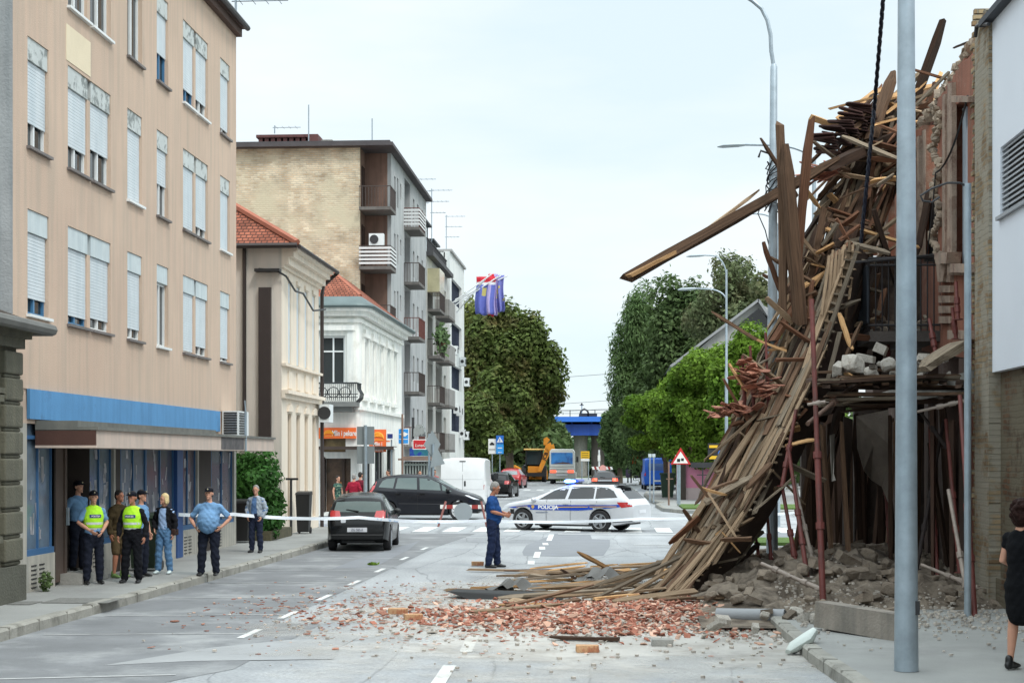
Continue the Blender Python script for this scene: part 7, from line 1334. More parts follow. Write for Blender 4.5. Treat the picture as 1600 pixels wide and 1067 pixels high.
# ================= WOOD =================
def woodmat(name,c,c2):
    if name in MATS: return MATS[name]
    m=bpy.data.materials.new(name); MATS[name]=m; m.use_nodes=True; t=m.node_tree;n=t.nodes;l=t.links;b=n['Principled BSDF']; b.inputs['Roughness'].default_value=.9; b.inputs['Specular IOR Level'].default_value=.15
    tc=n.new('ShaderNodeTexCoord'); mp=n.new('ShaderNodeMapping'); mp.inputs['Scale'].default_value=(2.2,5,5); l.new(tc.outputs['Object'],mp.inputs[0])
    oi=n.new('ShaderNodeObjectInfo'); ad=n.new('ShaderNodeVectorMath'); cb=n.new('ShaderNodeCombineXYZ'); ml=n.new('ShaderNodeMath'); ml.operation='MULTIPLY'; ml.inputs[1].default_value=37; l.new(oi.outputs['Random'],ml.inputs[0]); l.new(ml.outputs[0],cb.inputs[0]); l.new(mp.outputs[0],ad.inputs[0]); l.new(cb.outputs[0],ad.inputs[1])
    no=n.new('ShaderNodeTexNoise'); no.inputs['Scale'].default_value=1.5; no.inputs['Detail'].default_value=9; no.inputs['Roughness'].default_value=.7; l.new(ad.outputs[0],no.inputs[0])
    r=n.new('ShaderNodeValToRGB'); l.new(no.outputs[0],r.inputs[0]); r.color_ramp.elements[0].position=.32; r.color_ramp.elements[1].position=.68; r.color_ramp.elements[0].color=c2; r.color_ramp.elements[1].color=c
    mr=n.new('ShaderNodeMapRange'); mr.inputs[3].default_value=.48; mr.inputs[4].default_value=1.3; l.new(oi.outputs['Random'],mr.inputs[0]); x=n.new('ShaderNodeVectorMath'); x.operation='SCALE'; l.new(r.outputs[0],x.inputs[0]); l.new(mr.outputs[0],x.inputs['Scale']); l.new(x.outputs[0],b.inputs['Base Color'])
    bp=n.new('ShaderNodeBump'); bp.inputs['Strength'].default_value=.5; bp.inputs['Distance'].default_value=.02; l.new(no.outputs[0],bp.inputs['Height']); l.new(bp.outputs[0],b.inputs['Normal']); return m
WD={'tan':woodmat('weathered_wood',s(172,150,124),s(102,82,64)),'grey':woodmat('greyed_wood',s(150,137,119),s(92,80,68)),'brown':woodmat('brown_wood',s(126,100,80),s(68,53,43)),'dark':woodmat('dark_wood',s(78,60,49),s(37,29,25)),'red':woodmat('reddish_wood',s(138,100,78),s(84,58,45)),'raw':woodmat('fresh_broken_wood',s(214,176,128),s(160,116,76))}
PV={}
def plankmesh(v,mk):
    if (v,mk) in PV: return PV[(v,mk)]
    r=random.Random(v*13+5); S=7; vs=[]; bend=r.uniform(-.012,.012); 
    for i in range(S):
        t=i/(S-1); 
        for k,(a,b) in enumerate(((-.5,-.5),(.5,-.5),(.5,.5),(-.5,.5))):
            x=t; e=0
            if i==0: x-=r.uniform(0,.035)*(1 if r.random()<.5 else .2)
            if i==S-1: x+=r.uniform(0,.05)*(1 if r.random()<.5 else .2)
            kk=1+r.uniform(-.12,.06)
            if i in(0,S-1) and r.random()<.45: kk*=.45
            vs.append((x,a*kk,b*kk+bend*60*t*(1-t)))
    fs=[(3,2,1,0),tuple(4*(S-1)+j for j in range(4))]
    for i in range(S-1):
        for k in range(4): fs.append((i*4+k,i*4+(k+1)%4,(i+1)*4+(k+1)%4,(i+1)*4+k))
    me=bpy.data.meshes.new('plank'); me.from_pydata(vs,[],fs); bm=bmesh.new(); bm.from_mesh(me); bmesh.ops.recalc_face_normals(bm,faces=bm.faces); bm.to_mesh(me); bm.free(); me.materials.append(WD[mk]); PV[(v,mk)]=me; return me
LBL={}
def plank(p0,p1,w,th,mk='tan',name='timber_plank',label='splintered roof plank tangled in the collapsed timber slope',cat='plank',group='planks of the collapsed timber slope',roll=0,parent=None,v=None):
    p0=Vector(p0);p1=Vector(p1); d=p1-p0; L=d.length; d.normalize(); rt=d.to_track_quat('X','Z').to_matrix()@Matrix.Rotation(roll,3,'X')
    o=bpy.data.objects.new(name,plankmesh(random.randrange(8) if v is None else v,mk)); COL.objects.link(o); o.matrix_world=Matrix.Translation(p0)@rt.to_4x4()@Matrix.Diagonal((L,w,th,1))
    if parent: o.parent=parent; o.matrix_parent_inverse=Matrix.Identity(4); o.location=p0-wloc(parent)
    else: 
        o['label']=label; o['category']=cat
        if group: o['group']=group
    return o
def pp(a,b,c,d,Y0,Y1,w,th,mk,label=None,name='timber_plank',cat='plank',group=None,roll=0,**k):
    kw=dict(label=label,group=None) if label else {}
    return plank(at(a,b,Y0),at(c,d,Y1),w,th,mk,name=name,cat=cat,roll=roll,**kw,**k)
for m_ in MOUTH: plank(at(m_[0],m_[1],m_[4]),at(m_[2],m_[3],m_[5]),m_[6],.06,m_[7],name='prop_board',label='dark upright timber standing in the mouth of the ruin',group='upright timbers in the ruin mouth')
EY=[130,200,250,300,350,400,450,500,550,600,650,700,750,800,850,900,945]
EL=[1405,1350,1310,1292,1285,1262,1243,1218,1200,1180,1158,1140,1115,1092,1072,1052,1035]
ER=[1478,1440,1412,1395,1378,1358,1338,1320,1300,1278,1256,1230,1205,1180,1152,1122,1080]
def lerpt(T,y): return interp(list(zip(EY,T)),y)
def depth(y): return 24.2+(945-y)/815*6.0
def sp(u,y,dj=0): return at(lerpt(EL,y)+(lerpt(ER,y)-lerpt(EL,y))*u,y,depth(y)+dj)
random.seed(42); rs=random.Random(99)
for i in range(215):
    band=rs.random(); y0=rs.uniform(125,790); ln=rs.uniform(80,300) if y0>330 else rs.uniform(60,210); y1=min(944,y0+ln); u=rs.random()**.9; u1=u+rs.gauss(0,.42)
    if y0>560 and u>.62: u*=.6
    u1=max(-.12,min(1.0,u1)); dj=rs.uniform(-.1,1.1); dj1=dj+rs.gauss(0,.3)
    w_=rs.choice((.05,.07,.09,.11,.14,.18)) ; th=rs.choice((.025,.03,.04,.05)); mk=rs.choice(('tan','tan','grey','grey','tan','brown','dark','red') if y0>300 else ('brown','grey','brown','red','tan','dark'))
    if y1>=944: th=.03
    plank(sp(u,y0,dj),sp(u1,y1,dj1),w_,th,mk,roll=rs.uniform(-1.2,1.2))
# crossing boards and short broken stubs
for i in range(130):
    y0=rs.uniform(160,860); u=rs.uniform(-.1,1.0); a=rs.uniform(-.9,.9); p=sp(u,y0,rs.uniform(-1.0,-.1)); L=rs.uniform(.2,1.1); d=Vector((math.cos(a)*rs.choice((-1,1)),rs.uniform(-.5,.5),math.sin(a)+rs.uniform(-.5,.8))).normalized(); plank(p,p+d*L,rs.uniform(.05,.14),rs.uniform(.025,.05),rs.choice(('tan','grey','brown','red','raw')),name='board_stub',label='short broken board end jutting from the timber slope',group='short stubs in the timber slope',roll=rs.uniform(-1,1))
# fan of ends near the top ridge
for i in range(60):
    a=rs.uniform(1340,1470); y0=rs.uniform(100,190)+(1470-a)*.35; pp0=at(a,y0,30+rs.uniform(-.5,.8)); pp1=at(a-rs.uniform(20,90),y0+rs.uniform(20,110),29.5+rs.uniform(-.6,.6)); plank(pp0,pp1,rs.uniform(.05,.16),.04,rs.choice(('brown','red','raw','tan','dark')),name='rafter_end',label='broken rafter end fanned out at the top of the ruin',group='rafter ends at the top of the ruin',roll=rs.uniform(-1,1))
B='timber_beam'
pp(1425,196,1290,262,30,27.7,.24,.18,'dark','dark beam running up to the ruin top behind the hanging cable',B,'beam'); 
pp(1310,248,985,432,27.5,26.2,.19,.17,'brown','longest beam, sticking far out over the street to the left',B,'beam',roll=.3)
pp(1065,388,984,431,26.5,26.0,.16,.06,'raw','pale split board under the tip of the longest beam',B,'beam'); pp(1185,298,1075,380,27.2,26.6,.1,.05,'tan','thin split board lying along the longest beam',B,'beam')
pp(1118,353,1072,379,26.7,26.5,.08,.04,'dark','short dark splinter above the middle of the longest beam',B,'beam')
pp(1219,197,1224,480,26.6,26.8,.09,.14,'brown','narrow upright post, leftmost of the three standing beams',B,'beam',roll=1.5); pp(1227,226,1250,500,26.5,26.6,.22,.14,'brown','thick upright beam in the middle of the three standing beams',B,'beam',roll=1.4); pp(1266,190,1240,470,26.8,26.8,.15,.12,'red','tall upright beam, rightmost of the three standing beams',B,'beam',roll=1.5)
pp(1189,217,1246,305,27,27.3,.07,.05,'brown','thin stick crossing the upright beams at an angle',B,'beam'); pp(1192,380,1222,460,26.8,27,.08,.06,'red','reddish stick leaning on the thick upright beam low down',B,'beam')
pp(1474,36,1412,205,29.8,30,.32,.09,'dark','wide dark board end pointing at the sky above the ruin',B,'beam',roll=.2); pp(1396,112,1362,215,29.4,29,.24,.1,'brown','brown board standing up beside the near pole top',B,'beam'); pp(1420,107,1478,124,29,29.5,.05,.04,'red','thin lath lying across below the wide dark board',B,'beam')
pp(1334,167,1362,163,29,29.2,.03,.02,'dark','tiny dark lath pointing left near the dark tiles',B,'beam'); pp(1490,75,1525,62,26,25,.04,.03,'dark','thin bent iron strip sticking out of the wall top',B,'beam')
pp(1112,487,1180,530,26.2,26.4,.07,.05,'brown','brown lath poking left over the green maple',B,'beam'); pp(1176,528,1228,548,26.4,26.4,.06,.04,'raw','fresh pale end of the lath poking over the maple',B,'beam')
pp(1268,440,1262,560,26.7,26.6,.07,.07,'red','thin upright stick in the centre of the slope',B,'beam')
for k,(a,b,c,d,w_,mk) in enumerate(((1190,650,1024,900,.12,'tan'),(1196,668,1042,903,.11,'tan'),(1200,690,1060,888,.08,'grey'),(1185,645,1105,716,.1,'tan'),(1160,700,1120,800,.07,'brown'),(1178,720,1130,815,.09,'brown'),(1165,745,1128,830,.06,'grey'),(1200,705,1150,790,.08,'brown'),(1205,740,1140,860,.06,'tan'),(1230,690,1180,800,.08,'grey'))):
    pp(a,b,c,d,25.8,24.5,w_,.04,mk,['long pale plank at the outer left edge of the slope','long plank just inside the outer left one','greyer long plank third from the left edge','short pale plank sticking out left over the signs','brown plank hanging over the crossing, upper left','brown plank hanging beside the pink wall','thin grey plank hanging lowest over the crossing','brown plank near the middle of the hanging bunch','thin tan stick hanging down to the road','grey plank rightmost of the hanging bunch'][k],'timber_plank','plank',roll=rs.uniform(-.6,.6))
pp(1200,782,1085,935,25.5,24.4,.12,.12,'red','curved branch like reddish beam under the lath panel',B,'beam')
for k,(a,b,c,d,Y0,Y1,mk) in enumerate(((1190,830,1110,900,25.6,24.8,'grey'),(1186,850,1105,915,25.6,24.6,'dark'),(1182,868,1098,925,25.5,24.5,'brown'),(1185,884,1100,935,25.2,24.3,'dark'),(1200,800,1150,880,25.6,25,'grey'))):
    pp(a,b,c,d,Y0,Y1,.12,.05,mk,'board pile piece wedged under the lath panel, '+['uppermost','second from top','third from top','lowest','steepest'][k],'timber_plank','plank')
# long lath panel with serrated battens
LP=thing('lath_panel','long fallen roof lath panel with notched edge sliding down to the road','roof panel',tuple(at(1040,945,24.0)))
path=[at(1342,385,26.9),at(1322,455,26.5),at(1296,530,26.1),at(1268,600,25.7),at(1238,665,25.3),at(1206,730,24.9),at(1171,795,24.5),at(1131,850,24.2),at(1091,902,23.9),at(1048,944,23.6)]
def pathp(t): f=t*(len(path)-1); i=min(int(f),len(path)-2); return path[i].lerp(path[i+1],f-i)
cross=Vector((-.36,.42,.06))
for k in range(11):
    off=cross*(k/10)+Vector((0,0,.02*(k%2))); t0=max(0,rs.uniform(-.05,.3)); t=t0
    while t<.97:
        t2=min(1,t+rs.uniform(.18,.34)); plank(pathp(t)+off,pathp(t2)+off+Vector((rs.uniform(-.07,.07),rs.uniform(-.08,.03),0)),rs.choice((.05,.07,.09)),.03,rs.choice(('tan','grey','brown','tan','grey')),name='lath',parent=LP); t=t2-.01
q=MB(); N_=26
for i in range(N_):
    t=i/N_; p=pathp(t)+Vector((.03,.1,-.02)); p2=pathp(t+1/N_)+Vector((.03,.1,-.02)); c1=Vector((.38,.75,-.12)); q.quad(p,p2,p2+c1,p+c1); q.quad(p+cross,p2+cross,p2+Vector((0,.03,-.0)),p+Vector((0,.03,-.0)))
q.obj('boarding',pm('dark_underboards',s(58,44,36),var=.35,scale=3,bump=.5),LP,norm=False)
for i in range(46):
    t=i/46*.97+.015; p=pathp(t); d=(pathp(min(1,t+.02))-pathp(max(0,t-.02))).normalized(); c_=cross.normalized(); plank(p-c_*rs.uniform(.03,.085)+Vector((0,.035,0)),p+c_*.25+Vector((0,.04,0.03)),.085,.03,rs.choice(('tan','grey')),name='batten',parent=LP)
# small panel of parallel pale laths near the balcony
LP2=thing('lath_panel','small panel of parallel pale laths hanging beside the balcony','roof panel',tuple(at(1310,400,27)))
for k in range(8): plank(at(1296+k*5.2,392+rs.uniform(-8,10)-k*2,26.9+.03*k),at(1284+k*6.2,500+rs.uniform(-15,35)-(40 if k>6 else 0),26.4+.03*k),.055,.03,'tan',name='lath',parent=LP2)
plank(at(1290,420,27.0),at(1338,410,27.2),.06,.03,'grey',name='cross_lath',parent=LP2)
# dark scalloped tiles at the ridge and reddish ones
TD=pm('dark_roof_tile',s(70,46,42),var=.3,rough=.85,bump=.3,rnd=.35); TR=pm('brick_red_tile',s(150,98,80),var=.25,scale=8,rough=.85,bump=.3,rnd=.3,col2=s(186,138,112),c2pos=(.5,.62),c2scale=6); TP=pm('pale_dusty_tile',s(190,150,128),var=.2,scale=8,rough=.9,bump=.3,rnd=.3)
def tilemesh(mat,key):
    m=MB(); pts=[(-.09,0),(.09,0),(.09,.3)]+[(.09*math.cos(a),.3+.08*math.sin(a)) for a in (math.pi*k/6 for k in range(1,6))]+[(-.09,.3)]; m.prism([(x,y,0) for x,y in pts],(0,0,.016)); o=m.obj('clay_tile',mat); me=o.data; bpy.data.objects.remove(o); return me
tmd,tmr=tilemesh(TD,0),tilemesh(TR,1)
for r_ in range(5):
    for c_ in range(7):
        p=at(1362-r_*15-c_*2+rs.uniform(-2,2)+c_*4,168+r_*11+c_*4.5,28.9-r_*.05+.05*c_); o=bpy.data.objects.new('clay_tile',tmd); COL.objects.link(o); o.location=p; o.rotation_euler=(R(10)+rs.uniform(-.2,.2),rs.uniform(-.2,.2),R(75)+rs.uniform(-.25,.25)); o.scale=(1.25,1.25,1.4); tag(o,'dark rounded roof tile still hanging in rows at the top of the slope','roof tile','dark tiles at the top of the slope')
for i in range(22):
    p=at(1272+rs.uniform(0,42),285-rs.uniform(0,1)*10-rs.uniform(0,22),28.2+rs.uniform(-.2,.2)); o=bpy.data.objects.new('clay_tile',tmr); COL.objects.link(o); o.location=p; o.rotation_euler=(rs.uniform(-.6,.6),rs.uniform(-.5,.5),R(60)+rs.uniform(-.6,.6)); tag(o,'reddish roof tile caught under the long beam near the upright posts','roof tile','reddish tiles under the long beam')
TSH=[]
for k in range(5):
    m=MB(); r=random.Random(k); m.prism([(math.cos(6.283*i/5)*r.uniform(.7,1.1),math.sin(6.283*i/5)*r.uniform(.4,.8),0) for i in range(5)],(0,0,.14)); o=m.obj('x',TR); TSH.append(o.data); bpy.data.objects.remove(o)
for cx,cy,n_,sx,sy in ((1172,585,44,18,20),(1150,640,36,24,6),(1193,605,26,14,16),(1130,648,14,24,3)):
    for i in range(n_):
        p=at(cx+rs.gauss(0,sx*.5),cy+rs.gauss(0,sy*.5),26+rs.uniform(-.2,.2)); o=bpy.data.objects.new('clay_tile',tmr if rs.random()<.4 else rs.choice(TSH)); COL.objects.link(o); o.location=p; sc_=.75 if o.data==tmr else rs.uniform(.07,.17); o.scale=(sc_,sc_,sc_); o.rotation_euler=(rs.uniform(-.5,.5),rs.uniform(-.5,.5),rs.uniform(0,6)); tag(o,'red roof tile lodged in clumps on the left flank of the slope','roof tile','red tiles on the left flank of the slope')
pp(1148,592,1204,558,26.2,26.4,.16,.02,'grey','pale bent sheet strip above the red tile clump','metal_strip','metal strip')
# ================= SCAFFOLD, PROPS, BALCONY =================
REDP=pm('red_oxide_pipe',s(104,50,44),var=.25,scale=6,rough=.6,bump=.15,col2=s(84,48,42),c2pos=(.5,.65),c2scale=4); GPIPE=pm('dusty_steel_pipe',s(150,138,128),var=.25,scale=8,rough=.6,metal=.2,bump=.1)
def prop(label,a,b,c,d,Y0,Y1,r_=.038,mat=REDP,collars=2,grp='steel props in the ruin'):
    r_*=.82
    p0,p1=at(a,b,Y0),at(c,d,Y1); t=thing('steel_prop',label,'prop',tuple(p1),0,grp); m=MB(); m.tube([p0,p0.lerp(p1,.48),p0.lerp(p1,.5),p1],[r_*.8,r_*.8,r_,r_],10); m.obj('tube',mat,t,smooth=True)
    m=MB(); dd=(p1-p0).normalized()
    for k in range(collars): c_=p0.lerp(p1,(.5,.72,.3)[k]); m.tube([c_-dd*.05,c_+dd*.05],r_*1.4,8)
    m.disc(p1-dd*.01,(0,0,1),r_*2.2,.015,8); m.obj('collar',mat,t)
props=[('tall near red prop crossing the scaffold platform edge',1268,468,1287,965,22.8,21.8,.055),('red prop left of the tall near prop, lower end in rubble',1232,700,1262,905,24.5,23.6,.045),('bowed red prop by the tall lamp pole',1244,640,1222,760,25,24.6,.045),('red prop continuing down from the bowed one',1222,760,1248,905,24.6,24.2,.045),('thin red prop behind the tall lamp pole',1196,770,1208,908,25.8,25.2,.035),('red prop leaning between lamp pole and slope foot',1176,800,1190,905,26,25.4,.035),('short red stub prop near the slope foot',1160,815,1166,880,26.4,26,.03),('red prop standing against the wall edge',1500,618,1524,978,22.6,21.2,.05),('second red prop crossing at the wall edge',1478,655,1500,895,24,23.4,.045),('thin dark red prop right of the near pole',1452,660,1465,900,25,24.3,.035),('red prop behind the widest boarded pillar',1322,700,1326,880,28,27.6,.035),('red prop in the dark mouth beside the near pole',1376,660,1392,880,27,26.4,.035),('short red prop on the scaffold platform right of the near pole',1452,498,1462,552,25.6,25.4,.045),('short red prop standing on the platform by the cornice',1488,480,1494,530,24.4,24.4,.04),('tiny red prop on the platform left of the near pole',1384,525,1388,560,27.4,27.4,.045),('upper red prop against the terracotta wall',1494,440,1497,500,24.4,24.3,.04),('red upright in the slope left flank',1160,556,1164,650,26.2,26.2,.035),('second red upright in the slope left flank',1172,540,1178,640,26.3,26.3,.035),('red upright stick beside the tile clump',1196,520,1202,660,26.4,26.3,.035)]
for p_ in props: prop(*p_)
prop('dusty pale prop leaning right of the bowed red prop',1240,745,1276,905,24.4,23.8,.035,GPIPE); prop('pale pipe leaning from the wall foot towards the pavement',1482,765,1520,975,22.8,21.6,.045,GPIPE)
prop('pale bent pipe lying over the rubble left part',1190,880,1235,900,23.0,22.6,.045,GPIPE,1); prop('pale bent pipe lying over the rubble right part',1235,900,1282,920,22.6,22.0,.045,GPIPE,1); prop('pale pipe across the rubble by the wall foot',1440,882,1528,918,23.2,22.2,.04,GPIPE,2)
prop('horizontal pipe under the scaffold platform right of the near pole',1425,645,1512,625,23.4,23.2,.035,GPIPE,2); prop('short pipe ends sticking from the tall red prop',1262,632,1290,628,22.5,22.4,.035,GPIPE,1); prop('diagonal brown pole under the scaffold platform',1262,662,1340,598,22.4,24.4,.05,pm('brown_pole',s(96,74,62),var=.2),1); prop('dark diagonal brace crossing behind the near pole',1435,640,1480,700,24.5,24.2,.04,pm('dark_steel',s(50,42,40),var=.2),1); prop('long dark diagonal brace leaning right of the near pole',1475,655,1432,890,24.8,24.4,.04,MATS['dark_steel'],2)
# scaffold platform of layered boards and stone chunks
PL=thing('scaffold_platform','sagging scaffold platform of layered boards before the facade','platform',tuple(at(1380,600,24.5))); rp=random.Random(31)
for i in range(26):
    y_=rp.uniform(585,640); a=rp.uniform(1262,1330); b=rp.uniform(1400,1510); Y_=rp.uniform(23.2,25.6); plank(at(a,y_+rp.uniform(-5,5),Y_),at(b,y_+rp.uniform(-12,4),Y_-.2),rp.uniform(.12,.28),.045,rp.choice(('dark','brown','grey','dark')),name='board',parent=PL)
for i in range(10): plank(at(1265+i*26,598+rp.uniform(-3,6),23.2),at(1275+i*25,590,26.2),.12,.05,'dark',name='bearer',parent=PL)
CHK=pm('plaster_chunk',s(182,176,166),var=.15,scale=6,rough=.9,bump=.6,rnd=.18,col2=s(140,130,118),c2pos=(.5,.65),c2scale=4)
def rocko(label,grp,p,r_,mat,seed,sub=1,name='rubble_stone',cat='rubble'):
    m=MB(); m.rock((0,0,0),r_,seed,sub); o=m.obj(name,mat); o.location=p; return tag(o,label,cat,grp)
RM=[]
for k in range(12):
    m=MB(); 
    if k<7: m.rock((0,0,0),(1,.8,.75),k*3+1,2)
    else:
        r4=random.Random(k); m.hexa([(x*(.7+.12*r4.random()),y*(.5+.12*r4.random()),z*(.38+.1*r4.random())) for x,y,z in ((-1,-1,-1),(1,-1,-1),(1,1,-1),(-1,1,-1),(-1,-1,1),(1,-1,1),(1,1,1),(-1,1,1))])
    o=m.obj('rubble_stone',CHK); RM.append(o.data); bpy.data.objects.remove(o)
STN=pm('dusty_rubble_stone',s(128,116,102),var=.2,scale=5,rough=.95,bump=.7,bs=14,rnd=.28,col2=s(112,98,84),c2pos=(.5,.65),c2scale=3)
RMS=[]
for me in RM: c=me.copy(); c.materials.clear(); c.materials.append(STN); RMS.append(c)
def stone(p,sz,label,grp,bank=RMS,rr=rs,name='rubble_stone'):
    o=bpy.data.objects.new(name,rr.choice(bank)); COL.objects.link(o); o.location=p; o.rotation_euler=(rr.uniform(-.5,.5),rr.uniform(-.5,.5),rr.uniform(0,6.28)); o.scale=(sz*rr.uniform(.8,1.4),sz*rr.uniform(.7,1.1),sz*rr.uniform(.6,1)); return tag(o,label,'rubble',grp)
for i,(a,b,sz) in enumerate(((1332,568,.27),(1352,560,.2),(1376,545,.24),(1388,570,.2),(1312,575,.18),(1362,585,.2),(1446,560,.17),(1474,552,.2),(1430,572,.2))):
    stone(at(a,b,24+.25*(i%3)),sz,'large pale plaster block lying on the scaffold platform','plaster blocks on the platform',bank=RM)
plank(at(1442,575,23.6),at(1508,535,24.0),.34,.12,'grey',name='board',parent=PL); 
for i in range(14):
    stone(at(rp.uniform(1300,1500),rp.uniform(562,592),rp.uniform(23.6,25.4)),rp.uniform(.04,.1),'small plaster crumb on the scaffold platform','crumbs on the platform',bank=RM)
# iron balcony
BC=thing('iron_balcony','broken black iron balcony hanging on the terracotta wall','balcony',tuple(at(1400,500,27.2))); Yb0,Yb1=26.6,28.6
xw=XF; xo=at(1345,500,27.5).x; zb3=at(1400,520,27).z; zt3_=at(1400,408,27).z
q=MB(); q.box(xo,xw,Yb0,Yb1,zb3-.18,zb3); q.obj('slab',pm('dark_balcony_slab',s(74,68,64),var=.3,bump=.5),BC)
q=MB(); 
for i in range(12): 
    x=xo+(xw-xo)*i/11; q.tube([(x,Yb0,zb3),(x,Yb0,zt3_)],.012,4)
for i in range(14):
    y=Yb0+(Yb1-Yb0)*i/13; q.tube([(xo,y,zb3),(xo,y,zt3_)],.012,4)
for z in (zt3_,zt3_-.12,zb3+.1): q.tube([(xw,Yb0,z),(xo,Yb0,z),(xo-.03,Yb1,z)],.02,5)
q.tube([(xw,Yb0-.05,zt3_+.05),(xo-.25,Yb0-.1,zt3_-.08)],.025,5); q.obj('railing',pm('rusty_black_iron',s(30,28,30),var=.3,rough=.6),BC)
q=MB(); q.box(xo-.02,xo+.005,Yb0+.1,Yb0+1.1,zb3+.15,zt3_-.1); q.obj('cloth_screen',pm('dark_blue_screen',s(40,48,58),var=.3,streak=.3),BC)
for i in range(45):
    p=Vector((rp.uniform(xo+.05,XF+.6),rp.uniform(Yb0+.05,Yb1-.1),zb3+rp.uniform(.02,.38)*rp.random()+.03)); stone(p,rp.uniform(.05,.13),'rubble lump heaped on the iron balcony floor','rubble on the balcony',bank=RMS if i%3 else RM)
plank(at(1372,495,27),at(1382,452,27.2),.1,.03,'red',label='orange tile coloured board standing in the balcony rubble',group=None); plank(at(1330,545,25.4),at(1312,490,25.8),.07,.05,'raw',label='pale stick rising from the platform blocks',group=None); plank(at(1305,600,25.2),at(1345,505,25.6),.06,.05,'brown',label='brown pole leaning from platform to balcony',group=None); plank(at(1292,600,25.0),at(1312,520,25.4),.08,.02,'grey',label='grey strip leaning left of the platform blocks',group=None)
plank(at(1410,470,27.6),at(1365,330,27.6),.2,.08,'dark',label='dark fallen beam leaning on the facade above the balcony',group=None,name='timber_beam',cat='beam'); plank(at(1432,400,27.4),at(1452,300,27.8),.12,.06,'dark',label='dark stick leaning in the upper window opening',group=None,name='timber_beam',cat='beam'); plank(at(1300,560,26.8),at(1345,420,27.4),.3,.1,'dark',label='wide dark board behind the small lath panel',group=None,name='timber_beam',cat='beam')
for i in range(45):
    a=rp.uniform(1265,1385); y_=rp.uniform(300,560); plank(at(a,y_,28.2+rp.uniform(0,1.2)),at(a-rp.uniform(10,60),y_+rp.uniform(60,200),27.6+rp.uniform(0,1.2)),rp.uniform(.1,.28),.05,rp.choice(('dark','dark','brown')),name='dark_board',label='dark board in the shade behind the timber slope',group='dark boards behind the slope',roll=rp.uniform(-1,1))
# pole with bent conduit at the wall, hanging cable
t=thing('service_pole','slim grey pole at the wall with a bent conduit hook','pole',tuple(gnd(1512,962,.15))); g=gnd(1512,962,.15); zt_=at(1512,287,g.y).z; m=MB(); m.tube([(g.x,g.y,.15),(g.x,g.y,zt_)],.048,10); m.obj('pole',GALV,t,smooth=True); m=MB(); m.tube([at(a,b,g.y) for a,b in ((1512,292),(1500,286),(1480,286),(1455,295),(1438,306),(1442,314),(1456,316),(1468,308))],.016,6); m.obj('conduit',DGREY,t)
wire('thin dark cable hanging down the terracotta facade',pw(1512,150,XF-.1),pw(1462,270,XF-.12),.25,.018)
wire('loose cable dangling beside the crumbled window edge',pw(1462,270,XF-.12),pw(1448,400,XF-.15),.1,.012)
m=MB(); m.tube([pw(a,b,XF-.15) for a,b in ((1524,58),(1526,42),(1532,38),(1545,38))],.03,6); tag(m.obj('bent_pipe',DGREY),'dark bent pipe hook on top of the broken party wall','pipe')
# ================= RUBBLE ON THE GROUND =================
def moundz(x,y):
    a=max(0,1-((x-4.2)/2.6)**2)*max(0,1-((y-27)/5.2)**2); b=.55*max(0,1-((x-2.6)/1.9)**2)*max(0,1-((y-24)/3.0)**2); return .15+.55*a+b*.45
m=MB(); nx,ny=46,60; x0_,x1_,y0_,y1_=1.2,6.6,20.4,33
for j in range(ny+1):
    for i in range(nx+1):
        x=x0_+(x1_-x0_)*i/nx; y=y0_+(y1_-y0_)*j/ny; z=moundz(x,y); e=min(1,max(0,(z-.15)*4)); z=z-.09+e*(.22*noise.noise(Vector((x*2.2,y*2.2,0)))+.12*noise.noise(Vector((x*6,y*6,3)))+.05); m.v.append(Vector((x,y,z)))
for j in range(ny):
    for i in range(nx): a=j*(nx+1)+i; m.f.append((a,a+1,a+nx+2,a+nx+1)); m.mi.append(0)
o=m.obj('rubble_mound',pm('rubble_dust',s(120,109,96),var=.3,scale=5,rough=1,bump=1,bs=14,col2=s(84,74,64),c2pos=(.48,.6),c2scale=3),norm=False); o['kind']='stuff'
rq=random.Random(77); cnt=0
while cnt<222:
    x=rq.uniform(1.4,6.2); y=rq.uniform(20.6,31); z=moundz(x,y)
    if z<.19 and rq.random()<.8: continue
    sz=rq.uniform(.055,.13) if rq.random()<.85 else rq.uniform(.13,.2); stone((x,y,z+sz*.25),sz,'grey brown masonry lump in the rubble mound before the ruin','lumps of the rubble mound',rr=rq); cnt+=1
for a,b,sz in ((1262,968,.17),(1280,972,.15),(1245,958,.14),(1205,940,.2),(1225,925,.22),(1195,965,.12),(1120,980,.12),(1180,985,.1),(1130,972,.14)):
    g=gnd(a,b+8,.1); stone((g.x,g.y,.2),sz,'pale plaster lump at the front edge of the rubble','plaster lumps at the rubble front',bank=RM)
for i in range(0):
    x=rq.uniform(2.6,5.6); y=rq.uniform(19.2,21.6); stone((x,y,.17),rq.uniform(.015,.06),'small plaster chip scattered on the right pavement','chips on the right pavement',bank=RM,rr=rq)
